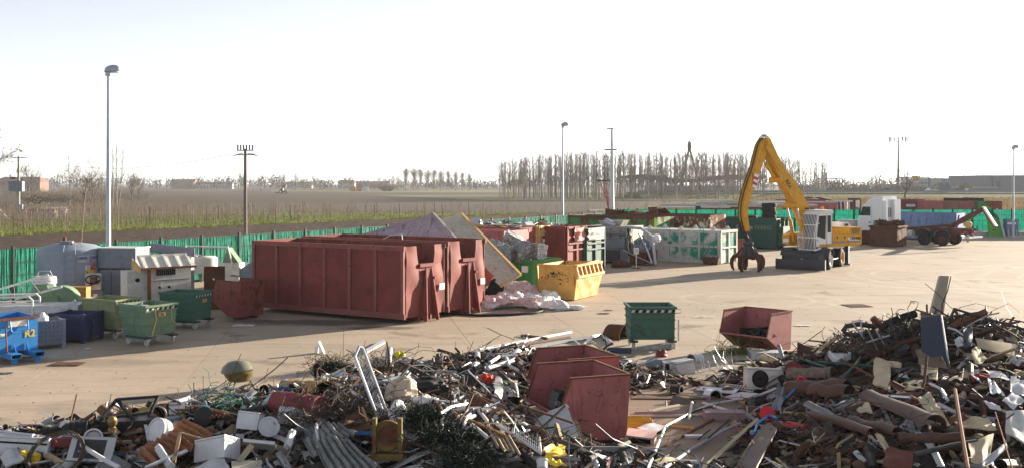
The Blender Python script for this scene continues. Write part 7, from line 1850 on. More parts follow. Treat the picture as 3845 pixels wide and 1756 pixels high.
flat('corrugated_sheet', 'large rusty corrugated sheet lying across the left heap', 'sheet', z1, [(2000, 640, .2), (1480, 1010, .5), (1680, 1180, .5), (2330, 820, .2)], corr_rust, .01, .04, (.045, 9), nv=6)
flat('corrugated_sheet', 'small rusty corrugated sheet standing by the black bucket', 'sheet', z2, [(410, 600, .1), (470, 585, .1), (575, 725, .15), (430, 730, .25)], corr_rust, .01, .02, (.025, 4))
t = thing('steel_angle_frame', 'brown square tube frame lying over the corrugated sheet', 'frame', pt(z1, (1960, 800), .3)); o0 = t.location.copy()
MB().bar(pt(z1, (1960, 800), .45) - o0, pt(z1, (1890, 1110), .6) - o0, .05, .05).build('bar', mat('brown_tube', (.20, .14, .09), .6, dirt=.2), t, 0); MB().bar(pt(z1, (1960, 800), .45) - o0, pt(z2, (420, 940), .4) - o0, .05, .05).build('bar', MATS['brown_tube'], t, 0)
rod('white_post', 'square white post end sticking out at the bottom left', 'post', z1, [(1720, 950, .5), (1860, 1160, .55)], .07, galv_l, 4)
rod('galvanised_bar', 'galvanised bar crossing the white post at the bottom left', 'bar', z1, [(1580, 1176, .6), (1820, 1075, .6), (2028, 990, .45)], .035, galv, 4)
# ---- barbecue and things on the concrete edge
p_ = G(*z2(690, 470)); t = thing('kettle_barbecue', 'round lidded barbecue bowl on bent legs at the heap edge', 'barbecue', (p_.x, p_.y, 0))
MB().lathe([(0, .12), (.22, .15), (.32, .28), (.34, .36), (.32, .38), (0, .36)], 24).build('bowl', mat('bbq_yellow', (.13, .095, .025), .5, rust=.6), t)
MB().lathe([(.34, .37), (.36, .40), (.30, .52), (.18, .60), (0, .62)], 24, T(0, 0, 0) @ Matrix.Rotation(R(-7), 4, 'Y')).build('lid', mat('bbq_grey', (.15, .155, .12), .3, rust=.25, dirt=.3), t)
for a in (.4, 2.5, 4.6): MB().tube([(.2 * math.cos(a), .2 * math.sin(a), .2), (.34 * math.cos(a), .34 * math.sin(a), 0)], .015, 6).build('leg', steel_d, t)
rod('white_strip', 'long white flat strip lying beyond the folding chair', 'strip', z2, [(450, 485, .05), (590, 470, .05), (620, 480, .04), (800, 505, .04), (1010, 520, .04)], .035, white_t, 4)
rod('white_strip', 'white bent strip curling beside the printed bucket', 'strip', z2, [(225, 575, .1), (270, 540, .1), (295, 495, .12), (345, 515, .1), (465, 515, .05), (435, 470, .1)], .03, white_t, 4)
t = drum('paint_bucket', 'black paint bucket with white lid and teal label', 'bucket', z2, (382, 722, .25), (372, 600, .35), .155, paint_bk, None, 1, False)
MB().lathe([(0, .42), (.15, .42), (.15, .44), (0, .45)], 20).build('lid', white_e, t); MB().sheet(lambda u, v: V(.163 * math.cos(-1.9 + u * .9), .163 * math.sin(-1.9 + u * .9), .06 + .2 * v), 6, 2, .003).build('label', mat('teal_label', (.02, .28, .33), .5), t)
clump('wire_basket_mesh', 'green wire mesh basket crushed behind the folding chair', 'basket', pt(z2, (590, 640), .15), (.22, .1, .12), 60, mat('green_wire', (.02, .12, .08), .5), 3, .005, .5)
t = thing('folding_chair', 'dark folding chair frame sprawled at the heap edge', 'chair', pt(z2, (780, 600), .1)); o0 = t.location.copy()
for (a_, b_) in (((695, 470, .1), (850, 640, .2)), ((780, 435, .1), (975, 625, .2)), ((695, 470, .1), (800, 445, .1)), ((610, 565, .15), (720, 685, .2)), ((720, 685, .2), (800, 630, .2)), ((525, 620, .15), (640, 735, .2)), ((850, 640, .2), (870, 600, .2))): MB().tube([pt(z2, a_) - o0, pt(z2, b_) - o0], .014, 6).build('tube', steel_d, t)
rod('black_cable', 'thin black cable looping from the chair frame', 'cable', z2, [(720, 500, .1), (660, 540, .12), (640, 600, .15), (700, 560, .12), (710, 500, .1)], .01, black, 5)
drum('purple_tin', 'purple tin can on its side at the heap edge', 'tin', z2, (1092, 445, .1), (1088, 485, .3), .13, purple, black_o, 1)
drum('ochre_drum', 'ochre rusty drum lying open towards the right', 'drum', z2, (1110, 500, .15), (1450, 540, .35), .24, ochre, black_o, 2)
drum('maroon_drum', 'maroon drum lying in front of the ochre one', 'drum', z2, (1020, 600, .2), (1400, 655, .35), .20, maroon, None, 2, False)
boxp('white_box', 'small white box standing squarely on the left heap', 'box', z2, 780, 762, (.36, .26, .28), white_e, -8, (-14, 4), d=.2)
drum('white_plate', 'round white plate lying in the left heap', 'plate', z2, (950, 825, .15), (955, 812, .2), .16, white_e, None, 0, False)
boxp('white_heater', 'white heater panel with wire guard beside the maroon drum', 'heater', z2, 1180, 715, (.55, .2, .22), white_e, 6, (10, 5))
boxp('white_box', 'large white open box at the bottom of the left heap', 'box', z2, 500, 1020, (.55, .4, .34), white_e, -18, (-22, -14), d=.25)
boxp('striped_board', 'white panel with brown stripes lying in the left heap', 'panel', z2, 880, 970, (.48, .5, .05), white_e, 2, (-25, 6), d=.2, parts=[('stripe', (-.1, -.04, -.25, .25, .052, .056), brown_s), ('stripe', (.04, .08, -.25, .25, .052, .056), brown_s)])
rod('fence_post', 'pale square post pointing up in the left heap', 'post', z2, [(690, 1120, .3), (800, 980, .55)], .06, mat('pale_post', (.34, .29, .20), .8, var=.2), 4)
rod('fence_post', 'grey square post leaning in the left heap centre', 'post', z2, [(1110, 990, .25), (1160, 850, .4)], .06, galv_l, 4)
rod('white_batten', 'thin white batten standing in the left heap', 'batten', z2, [(1385, 1000, .3), (1365, 790, .35)], .03, white_t, 4)
flat('white_sheet', 'white metal sheet at the very bottom of the left heap', 'sheet', z2, [(300, 1176), (560, 1075), (610, 1176), (420, 1230)], white_e, .015, .05, d=.25)
flat('sheet', 'pale board at the bottom below the striped panel', 'board', z2, [(625, 1130), (890, 1120), (890, 1200), (630, 1200)], beige_p, .03, .01, d=.3)
flat('corrugated_board', 'grey fibre-cement corrugated sheet in the left centre heap', 'sheet', z2, [(1250, 940), (1600, 790), (1640, 960), (1330, 1080)], corr_grey, .012, .05, (.03, 6), d=.25)
flat('corrugated_board', 'torn grey corrugated sheet at the bottom centre left', 'sheet', z3, [(-60, 950), (240, 955), (480, 1176), (60, 1200)], corr_grey, .012, .06, (.035, 6), d=.35)
flat('corrugated_board', 'bent grey corrugated sheet above the torn one', 'sheet', z3, [(-40, 890), (160, 810), (300, 900), (60, 990)], corr_grey, .012, .08, (.03, 5), d=.3)
# ---- middle
clump('net_clump', 'dark green net clump at the back edge of the middle heap', 'net', pt(z3, (110, 400), .1), (.26, .12, .14), 420, wire_g, 5, .006, .35)
for k, (x, y, s_, lb) in enumerate(((830, 770, .20, 'dark green netting heaped below the beige cloth'), (1050, 930, .28, 'dark green netting spread in the middle of the heap'), (1190, 1120, .22, 'dark green netting at the bottom of the middle heap'))):
    clump('net_clump', lb, 'net', pt(z3, (x, y), .2), (s_, s_ * .6, .05), 330, wire_g, 7 + k, .006, .3)
Yb = hit(*z3(520, 800)).y - .15
t = thing('lounger_frame', 'bright tubular lounger frame with netting standing upright in the heap', 'lounger', pt(z3, (500, 800, 0, Yb))); o0 = t.location.copy()
A0, A1, B0, B1 = pt(z3, (475, 815, .05, Yb)), pt(z3, (280, 290, .1, Yb)), pt(z3, (525, 705, -.1, Yb)), pt(z3, (345, 225, -.05, Yb))
tp = pt(z3, (312, 212, 0, Yb))
MB().tube([p_ - o0 for p_ in (A0 - V(0, 0, .15), A0, A1, A1.lerp(tp, .7), tp, tp.lerp(B1, .6), B1, B0, B0 - V(0, 0, .2))], .026, 8).build('tube_frame', chrome, t)
mb = MB()
for k in range(18):
    u = k / 17; a_ = A1.lerp(A0, u); b_ = B1.lerp(B0, u); mb.tube([a_ - o0, a_.lerp(b_, .5) - o0 + V(0, .05, -.05), b_ - o0], .005, 3)
for k in range(1, 7):
    mb.tube([A1.lerp(B1, k / 7) - o0 + V(0, .03, -.02), A0.lerp(B0, k / 7) - o0 + V(0, .05, 0)], .004, 3)
mb.build('netting', galv, t, 0)
MB().bar(A1.lerp(A0, .62) - o0, B1.lerp(B0, .62) - o0, .03, .02).build('cross_bar', steel_d, t, 0)
flat('foam_strip', 'white foam strip propped behind the upright lounger frame', 'foam', z3, [(365, 245), (510, 165), (522, 185), (378, 265)], white_e, .05, .0, d=.3)
rag('yellow_bag', 'crumpled yellow plastic bag at the back of the middle heap', 'bag', pt(z3, (630, 295), .1), (.14, .12, .14), .3, mat('yellow_bag', (.62, .55, .03), .5, var=.15, scale=9), 61)
rod('bent_profile_bar', 'bent white profile behind the beige cloth', 'profile', z3, [(655, 375, .15), (800, 325, .2), (900, 350, .15)], .045, galv_l, 4)
drum('dark_can', 'dark can beside the yellow bag', 'can', z3, (490, 330, .1), (570, 295, .2), .08, grey_p, None, 1)
rag('red_net_ball', 'ball of bright red netting in the middle heap', 'net', pt(z3, (1318, 480), .1), (.16, .14, .12), .1, mat('red_net', (.62, .05, .025), .6), 62)
rag('beige_cloth', 'beige cloth draped over scrap beside the lounger frame', 'cloth', pt(z3, (650, 580), .15), (.28, .2, .24), .5, mat('beige_cloth', (.50, .42, .34), .85, var=.15), 63)
rag('beige_cloth', 'pale cloth strip lying right of the draped cloth', 'cloth', pt(z3, (830, 640), .15), (.2, .1, .08), .2, cloth_w, 64)
rag('grey_tarp', 'crumpled pale rag hanging below the lounger frame', 'rag', pt(z3, (620, 730), .2), (.14, .1, .16), .9, cloth_w, 65)
rag('black_tarp', 'black crumpled tarpaulin in the middle heap', 'tarpaulin', pt(z3, (820, 540), .1), (.45, .25, .16), .1, black, 66)
a_, b_, c_, e_ = (1400, 450, .25), (1481, 480, .2), (1470, 690, .3), (1345, 690, .3)
flat('bent_sheet', 'grey bent sheet standing up left of the red skips', 'sheet', z3, [a_, (1560, 600, .15), (1600, 690, .25), e_], mat('grey_sheet_metal', (.30, .29, .28), .4, metal=.5, var=.15), .008, .18, nu=10, seed=4)
t = thing('yellow_mixer', 'yellow round machine guard below the lounger frame', 'machine', pt(z3, (540, 1040), .25)); o0 = t.location.copy()
MB().lathe([(.15, 0), (.22, .02), (.235, .12), (.22, .16), (.15, .16), (.15, 0)], 22, Matrix.Rotation(R(75), 4, 'X') @ T(0, .22, -.1)).build('ring', mat('guard_yellow', (.15, .105, .03), .7, rust=.6, dirt=.5), t)
MB().box(-.24, .24, -.1, .1, -.12, -.02).box(-.22, -.16, -.1, .05, 0, .5).box(.16, .22, -.1, .05, 0, .5).build('base', MATS['guard_yellow'], t, 0)
MB().lathe([(0, 0), (.14, 0), (.16, .05), (0, .06)], 18, Matrix.Rotation(R(75), 4, 'X') @ T(0, .22, .0)).build('hub', rust_dark, t)
wl = [[(980, 870), (970, 800), (1000, 740), (1080, 735)], [(1000, 890), (1120, 800), (1200, 745)], [(1040, 900), (1140, 870), (1210, 845)], [(900, 640), (1060, 650), (1150, 600), (1240, 570), (1270, 640)], [(1100, 770), (1200, 690), (1290, 655)], [(1250, 700), (1330, 800), (1340, 850)], [(1210, 830), (1330, 930)], [(1300, 680), (1345, 760)], [(960, 740), (1040, 690), (1200, 660)], [(1145, 850), (1160, 790), (1230, 760)]]
for k, w_ in enumerate(wl):
    rod('tube_frame', 'white tube of the broken chair frames, %s' % ('leftmost bent one', 'long slanting one', 'lowest one', 'tall hooked one at the back', 'straight upper one', 'thick one sloping down right', 'thick lowest right one', 'short upper right one', 'greenish thin one', 'short inner one')[k], 'tube', z3, [(x, y, .22 + .03 * k) for x, y in w_], .03 if k > 4 else .022, white_t if k != 3 and k != 8 else chrome, 8)
rod('rusty_rod', 'long rusty rod crossing the middle of the heap', 'rod', z3, [(1065, 735, .35), (1300, 840, .4), (1480, 920, .4)], .022, mat('rust_orange', (.32, .15, .06), .8, var=.3), 6)
t = thing('bed_frame', 'white tubular bed frame with wire mesh lying before the red skips', 'bed frame', pt(z4, (300, 880), .3)); o0 = t.location.copy()
cr = [(140, 690, .25), (140, 830, .35), (490, 1055, .4), (470, 910, .25)]
cp_ = [pt(z4, a_) - o0 for a_ in cr]
MB().tube([cp_[0], cp_[1], cp_[2], cp_[3], cp_[0]], .026, 8).build('tube_frame', white_t, t)
mb = MB()
for k in range(1, 22):
    u = k / 22; mb.tube([cp_[0].lerp(cp_[3], u), cp_[0].lerp(cp_[3], u).lerp(cp_[1].lerp(cp_[2], u), .5) + V(.02, 0, .02 * (-1) ** k), cp_[1].lerp(cp_[2], u)], .006, 3)
for k in range(1, 5): mb.tube([cp_[0].lerp(cp_[1], k / 5), cp_[3].lerp(cp_[2], k / 5)], .005, 3)
mb.build('wire_mesh', galv_l, t, 0)
for k in range(5):
    rod('wooden_lath', '%s wooden slat of the broken slatted seat' % ('first', 'second', 'third', 'fourth', 'fifth')[k], 'slat', z4, [(80 + k * 38, 870 + k * 12, .3), (150 + k * 42, 1010 + k * 14, .35)], .025, wood, 4)
flat('folded_sheet', 'large white folded sheet metal before the engine skip', 'sheet', z4, [(440, 800, 0, 18.2), (690, 665, 0, 18.15), (780, 910, 0, 17.35), (520, 975, 0, 17.45)], white_e, .012, .05, seed=3)
flat('white_flap', 'white folded edge on top of the large white sheet', 'sheet', z4, [(440, 790, 0, 18.12), (690, 662, 0, 18.07), (715, 690, 0, 18.05), (450, 815, 0, 18.1)], white_e, .02, .01)
flat('seat_shell', 'yellow plastic seat shell at the bottom of the middle heap', 'seat', z4, [(510, 1010), (680, 990), (690, 1080), (530, 1090)], sign_yel, .02, .1, d=.3, seed=2)
flat('seat_shell', 'lower yellow plastic seat shell cut by the bottom edge', 'seat', z4, [(530, 1105), (640, 1120), (690, 1165), (560, 1150)], sign_yel, .02, .08, d=.3, seed=5)
rod('black_handle_pole', 'thick black pole with a beige grip at the bottom centre', 'pole', z4, [(870, 1105, .3), (1075, 1015, .35)], .045, black, 10); rod('beige_stub', 'beige grip end of the thick black pole', 'grip', z4, [(1077, 1014, .352), (1190, 972, .4)], .045, beige_p, 10)
drum('white_canister', 'white canister standing at the bottom edge', 'canister', z4, (498, 1180, .3), (498, 1115, .45), .075, white_e, None, 0, False)
flat('curled_sheet', 'curled grey-green sheet edge right of the large white sheet', 'sheet', z4, [(745, 760, 0, 18.05), (775, 860, 0, 17.95), (925, 975, 0, 17.8), (820, 985, 0, 17.8)], mat('khaki_sheet', (.22, .20, .13), .6, dirt=.2), .01, .08, d=.3)
for k, (pts_, r_, mm, lb) in enumerate((([(0, 240), (260, 190), (730, 100)], .06, galv, 'uppermost grey steel profile at the back of the middle heap'), ([(335, 125), (540, 150)], .055, rust_brown, 'short brown beam lying behind the steel profiles'), ([(0, 270), (240, 215), (720, 140)], .05, brown_s, 'second long profile at the back of the middle heap'), ([(390, 240), (650, 180), (835, 150)], .06, grey_p, 'third grey profile pointing towards the dark barrel'), ([(70, 385), (270, 325)], .055, galv_l, 'thick pale profile end left of the red skips'), ([(30, 245), (200, 240), (330, 235)], .03, galv_l, 'pale flat bar lying left of the red skips'), ([(335, 235), (390, 115)], .025, white_t, 'thin pale stick upright among the profiles'))):
    rod('steel_profile', lb, 'profile', z4, [(x, y, .15) for x, y in pts_], r_, mm, 4)
for k, w_ in enumerate(([(70, 240), (85, 340), (160, 290), (300, 280)], [(180, 290), (215, 245), (330, 340)], [(215, 300), (235, 360), (310, 400)])):
    rod('bent_strip', '%s bent aluminium strip looping left of the red skips' % ('leftmost', 'middle', 'rightmost')[k], 'strip', z4, [(x, y, .25) for x, y in w_], .04, galv_l, 4)
drum('rusty_hopper', 'large dark rusty cone hopper lying before the green skip', 'hopper', z4, (1040, 130, .1), (1180, 140, .35), .22, rust_dark, black_o, 1, True, .40)
rod('black_hose', 'black hose loop beside the dark cone hopper', 'hose', z4, [(985, 160), (1000, 95), (1050, 70), (1110, 75)], .025, black, 6)
rod('curved_duct', 'curved grey duct piece left of the dark cone hopper', 'duct', z4, [(830, 205, .2), (900, 140, .25), (980, 125, .25), (1050, 190, .2)], .07, galv, 8)
drum('dark_cylinder', 'dark blue gas cylinder lying below the cone hopper', 'cylinder', z4, (1020, 250, .15), (1205, 255, .15), .12, mat('navy_cylinder', (.04, .06, .10), .45, dirt=.2), None, 0, False)
rod('beige_pipe', 'beige pipe resting across the rear red skip', 'pipe', z4, [(885, 170, .6), (1060, 280, .7)], .045, mat('beige_pipe', (.52, .44, .31), .6), 10)
t = thing('engine_block', 'black engine block lying in the nearest red skip', 'engine', (.98, 19.2, .45), R(20))
MB().box(-.3, .3, -.18, .18, 0, .3, Matrix.Rotation(R(18), 4, 'Y')).build('block', steel_d, t, 0)
for k in range(4): MB().cyl((-.22 + k * .15, -.2, .2), (-.22 + k * .15, -.17, .2), .05, None, 10).build('cylinder_bore', galv, t); MB().box(-.27 + k * .15, -.19 + k * .15, -.19, .19, .28, .34, Matrix.Rotation(R(18), 4, 'Y')).build('head', black, t, 0)
boxp('black_crate', 'black plastic part beside the engine in the nearest red skip', 'part', z4, 700, 600, (.3, .25, .25), black, 20, d=-.5)
rim_scrap('skip_scrap', 'cables and parts lying in the rear red skip', lambda r_: T(.90, 20.39, 0) @ rotz(R(22)) @ V(r_.uniform(.35, 1.15), r_.uniform(.1, 1.2), .55 + r_.uniform(-.05, .3)), 120, 17, steel_d, 'scrap', .05, .22)
rim_scrap('skip_scrap', 'dark parts around the engine in the nearest red skip', lambda r_: T(.82, 18.25, 0) @ rotz(R(20)) @ V(r_.uniform(.3, 1.15), r_.uniform(.1, 1.3), .42 + r_.uniform(-.05, .15)), 120, 18, steel_d, 'scrap', .05, .2)
# ---- right of the red skips
boxp('plank_stack', 'grey plank stack lying under the lone green skip', 'planks', z5, 730, 605, (1.3, .3, .16), galv, 12, (0, -6), d=.1)
rag('red_ball', 'dull red ball behind the water heater', 'ball', pt(z5, (835, 690), .1), (.15, .15, .15), 0, maroon, 67)
drum('water_heater', 'grey water heater cylinder lying in the gap between the heaps', 'water heater', z5, (690, 800, .1), (860, 810, .2), .18, grey_p, None, 0, False)
t = boxp('open_cabinet', 'small white cabinet with black open front beside the water heater', 'cabinet', z5, 940, 825, (.46, .32, .36), white_e, 8, d=.1, parts=[('opening', (-.2, .2, -.166, -.162, .04, .32), black_o)])
boxp('small_fridge', 'small white fridge with wire mesh against it', 'fridge', z5, 1085, 860, (.48, .40, .56), white_e, 20, (-4, -6), d=.15, parts=[('door', (-.25, -.242, -.19, .19, .02, .5), galv_l)])
drum('white_bucket', 'white bucket lying on its side on open concrete', 'bucket', z5, (1265, 720, .1), (1160, 735, .2), .13, white_e, wood, 0, True, .155)
flat('white_paper', 'crumpled white sheet right of the rear red skip', 'sheet', z5, [(390, 740), (440, 700), (580, 760), (520, 790)], white_e, .01, .08, d=.1)
rod('aluminium_profile', 'aluminium ladder rail poking up right of the red skips', 'profile', z5, [(350, 900, .3), (490, 745, .15)], .03, galv, 4)
rod('black_rail', 'long black double rail lying across the gap', 'rail', z5, [(370, 770, .1), (620, 840, .1), (890, 920, .1)], .025, paint_bk, 4)
boxp('white_appliance', 'large white appliance lying behind the right heap', 'appliance', z7, 440, 665, (1.05, .5, .32), white_e, -2, (0, 0), d=.1, parts=[('side_panel', (-.54, -.527, -.24, .24, .02, .3), grey_p), ('joint', (.1, .11, -.255, -.251, 0, .32), steel_d)])
boxp('white_appliance', 'pale cabinet under the green poles of the right heap', 'appliance', z7, 340, 800, (.72, .35, .30), beige_p, -3, d=.1, parts=[('red_panel', (.05, .36, -.18, -.177, .02, .28), maroon)])
t = boxp('air_conditioner', 'white air-conditioner unit with round fan grille', 'air conditioner', z7, 365, 920, (.80, .30, .46), white_p, 6, (-8, 4), d=.25)
mb = MB(); m4 = T(-.12, -.158, .22) @ Matrix.Rotation(R(90), 4, 'X')
for rr in (.06, .12, .18): mb.lathe([(rr - .006, -.004), (rr + .006, -.004), (rr + .006, .004), (rr - .006, .004), (rr - .006, -.004)], 24, m4)
for k in range(24): a = k * 2 * math.pi / 24; mb.bar(m4 @ V(.05 * math.cos(a), .05 * math.sin(a), 0), m4 @ V(.19 * math.cos(a), .19 * math.sin(a), 0), .006, .006)
mb.build('fan_grille', steel_d, t, 0); MB().lathe([(0, 0), (.19, 0), (.19, .004), (0, .004)], 24, T(-.12, -.151, .22) @ Matrix.Rotation(R(90), 4, 'X')).build('fan_opening', black_o, t, 0)
for k, (a_, b_, r_, mm, lb) in enumerate((((0, 705), (1310, 745), .035, green_d, 'longest dark green pole lying across the right heap'), ((545, 680), (1700, 775), .03, green_d, 'dark green pole running to the right behind the beige box'), ((615, 595), (1130, 790), .03, green_d, 'curved dark green strip crossing the green poles'), ((1280, 690), (2210, 1176), .03, rust_brown, 'long rusty pipe slanting down the right heap'), ((1900, 800), (2225, 825), .03, green_d, 'short green pole right of the beige box'), ((1520, 700), (1320, 930), .025, green_d, 'dark green bar crossing the rusty pipe'))):
    rod('steel_pole', lb, 'pole', z7, [(a_[0], a_[1], .35), ((a_[0] + b_[0]) / 2, (a_[1] + b_[1]) / 2 + (12 if k == 2 else 0), .4), (b_[0], b_[1], .35)], r_, mm, 6)
flat('slate_board', 'dark flat panel with white edge behind the right heap', 'panel', z7, [(825, 630, .1), (865, 530, 0), (1180, 570, 0), (1150, 715, .1)], mat('slate_panel', (.07, .075, .08), .6, dirt=.2), .04, .0)
t = thing('drawer_tray', 'white drawer frame standing on its corner behind the right heap', 'drawer', pt(z7, (1280, 690), .2)); o0 = t.location.copy()
dq = [pt(z7, a_) - o0 for a_ in ((1155, 630, .2), (1265, 475, .1), (1405, 650, .15), (1250, 725, .3))]
MB().plate(dq, (.02, .05, .01)).build('base', galv_l, t, 0)
for k in range(4): MB().bar(dq[k], dq[(k + 1) % 4], .05, .12).build('edge', white_e, t, 0)
drum('red_disc', 'red round lid standing among the green poles', 'lid', z7, (735, 810, .15), (735, 800, .22), .2, maroon, None, 0, False)
t = thing('toy_pushchair', 'blue shaft with a red loop handle sticking out of the right heap', 'handle', pt(z7, (700, 1090), .5)); o0 = t.location.copy()
hb, ht_ = pt(z7, (640, 1150, .55)), pt(z7, (810, 990, .6))
MB().tube([hb - o0, ht_ - o0], .022, 8).build('shaft', mat('bright_blue_plastic', (.02, .22, .55), .4), t)
lp = [(810, 990), (780, 930), (800, 900), (845, 915), (895, 960), (900, 1005), (860, 1015), (815, 985)]
Yh = ht_.y
MB().tube([pt(z7, (x, y, 0, Yh)) - o0 for x, y in lp], .026, 8).build('handle_loop', mat('red_plastic', (.60, .03, .05), .4), t)
t = thing('toy_wheelset', 'red and blue plastic wheel axle caught in the right heap', 'toy part', pt(z6, (1500, 600), .4)); o0 = t.location.copy()
MB().tube([pt(z6, (1460, 510, .45)) - o0, pt(z6, (1560, 600, .45)) - o0, pt(z6, (1640, 635, .45)) - o0], .03, 6).tube([pt(z6, (1560, 600, .45)) - o0, pt(z6, (1430, 690, .45)) - o0, pt(z6, (1400, 790, .45)) - o0], .025, 6).build('blue_axle', MATS['bright_blue_plastic'], t)
MB().lathe([(.03, -.02), (.09, -.02), (.09, .02), (.03, .02)], 18, T(*(pt(z6, (1370, 785, .5)) - o0)) @ Matrix.Rotation(R(80), 4, 'X')).build('wheel', black, t); MB().lathe([(0, -.024), (.045, -.024), (.045, .024), (0, .024)], 14, T(*(pt(z6, (1370, 785, .5)) - o0)) @ Matrix.Rotation(R(80), 4, 'X')).build('hub', white_e, t)
MB().lathe([(0, 0), (.14, .02), (.15, .1), (0, .16)], 16, T(*(pt(z6, (1530, 600, .38)) - o0)) @ Matrix.Rotation(R(60), 4, 'X')).build('red_drum', MATS['red_plastic'], t)
flat('grey_trough', 'long grey curved trough standing against the right heap', 'trough', z6, [(1590, 540, .3), (1670, 240, .3), (1740, 330, .3), (1690, 570, .35)], grey_p, .012, .15, seed=6)
# ---- the open patch between the heaps
t = thing('wire_rack', 'white wire shelf rack lying in front of the air conditioner', 'rack', pt(z6, (1220, 310), .1)); o0 = t.location.copy()
rq = [pt(z6, a_) - o0 for a_ in ((1010, 280, .12), (1060, 258, .12), (1400, 290, .15), (1380, 345, .15))]
for k in range(13): MB().bar(rq[0].lerp(rq[3], k / 12), rq[1].lerp(rq[2], k / 12), .012, .012).build('wire', white_t, t, 0)
MB().bar(rq[0], rq[3], .016, .016).bar(rq[1], rq[2], .016, .016).bar(rq[0].lerp(rq[1], .5), rq[3].lerp(rq[2], .5), .012, .012).build('rim', white_t, t, 0)
flat('white_board', 'white board under the wire shelf rack', 'board', z6, [(760, 330), (800, 290), (1230, 320), (1190, 370)], white_e, .02, .01, d=.06); flat('white_board', 'white square board right of the silver duct roll', 'board', z6, [(1070, 410), (1260, 350), (1450, 370), (1250, 440)], white_e, .02, .01, d=.12)
drum('black_duct', 'short black duct lying open to the right', 'duct', z6, (500, 340, .1), (605, 345, .15), .13, paint_bk, black_o, 0); drum('silver_roll', 'silver ring-shaped duct roll on the concrete', 'duct', z6, (900, 390, .1), (980, 405, .2), .15, chrome, black_o, 0)
t = thing('floor_grating', 'long narrow steel grating lying right of the nearest red skip', 'grating', pt(z6, (460, 400), .05)); o0 = t.location.copy()
gq = [pt(z6, a_, .05) - o0 for a_ in ((70, 425), (70, 378), (870, 388), (880, 430))]
for k in range(64): MB().bar(gq[0].lerp(gq[3], k / 63), gq[1].lerp(gq[2], k / 63), .012, .02).build('bar', PAL['wood'], t, 0)
MB().bar(gq[0], gq[3], .02, .04).bar(gq[1], gq[2], .02, .04).build('edge', brown_s, t, 0)
boxp('scrap_board', 'dark square wooden panel tilted on the concrete', 'panel', z6, 618, 465, (.50, .34, .05), mat('dark_board', (.13, .10, .09), .7), -20, (20, 12), d=.12)
for k, (pts_, r_, mm, lb) in enumerate((([(240, 1176, .3), (430, 720, .2), (700, 575, .15), (920, 480, .15), (1270, 420, .2)], .022, galv_l, 'long silver tube curving across the bare patch'), ([(200, 1060, .1), (520, 880, .08), (900, 680, .08), (1100, 560, .12)], .026, rust_dark, 'long dark rod lying beside the silver tube'), ([(420, 1176, .3), (700, 980, .25), (1090, 755, .3), (1250, 690, .35)], .03, mat('purple_grey_tube', (.24, .22, .27), .5), 'long purple-grey tube at the bottom of the bare patch'), ([(0, 615, .06), (500, 610, .06), (1260, 580, .1)], .035, beige_p, 'long pale flat bar lying across the bare patch'), ([(100, 580, .08), (500, 580, .08), (660, 590, .08)], .05, mat('mauve_bar', (.30, .23, .24), .7), 'mauve steel channel lying next to the pale bar'), ([(250, 560, .05), (580, 495, .06)], .035, beige_p, 'short pale tube left of the dark wooden panel'), ([(690, 640, .1), (720, 460, .25)], .03, white_t, 'white batten standing behind the silver tube'), ([(840, 470, .1), (1150, 565, .15)], .035, galv_l, 'pale channel left of the right heap'), ([(0, 1030, .3), (260, 1090, .3), (560, 1105, .3), (800, 1120, .3)], .045, galv_l, 'pale flat strip along the bottom edge'), ([(1060, 1170, .3), (1400, 1050, .35)], .04, wood, 'wooden lath at the bottom of the right heap'))):
    rod('long_bar', lb, 'bar', z6, pts_, r_, mm, 6)
flat('band_strip', 'long yellowish-green band slanting along the right heap', 'strip', z6, [(790, 1190, .4), (870, 1176, .4), (1450, 640, .45), (1420, 625, .45)], mat('olive_band', (.33, .30, .17), .6), .012, .02)
boxp('mauve_plate', 'mauve plate with folded end lying left of the right heap', 'plate', z6, 1070, 625, (.80, .3, .26), MATS['mauve_bar'], -2, (0, 0), d=.12)
boxp('boiler_case', 'opened white and pink boiler casing on the bare patch', 'boiler', z6, 160, 850, (.52, .4, .2), mat('pink_white_case', (.62, .46, .42), .5, dirt=.2), -14, (6, 4), d=.2, parts=[('inside', (-.2, .2, -.205, -.201, .05, .17), black_o)])
flat('cream_cover', 'cream lid lying on the opened boiler casing', 'lid', z6, [(120, 745, .35), (300, 685, .3), (470, 735, .3), (270, 810, .38)], white_e, .02, .02)
for k in range(7):
    rod('yellow_strip', '%s yellow strap lying right of the nearest red skip' % ('first', 'second', 'third', 'fourth', 'fifth', 'sixth', 'seventh')[k], 'strap', z6, [(0, 630 + k * 24, .06), (130, 620 + k * 22, .12), (270 + (k % 3) * 20, 640 + k * 24, .06)], .03, mat('yellow_strap', (.50, .36, .06), .5, var=.2), 4)
rod('long_yellow_bar', 'long yellowish bar lying past the boiler casing', 'bar', z6, [(400, 710, .06), (740, 745, .06)], .04, yellow_p, 4)
boxp('slotted_tray', 'white slotted tray alone on the bare patch', 'tray', z6, 740, 830, (.34, .12, .05), white_e, 2, d=.06)
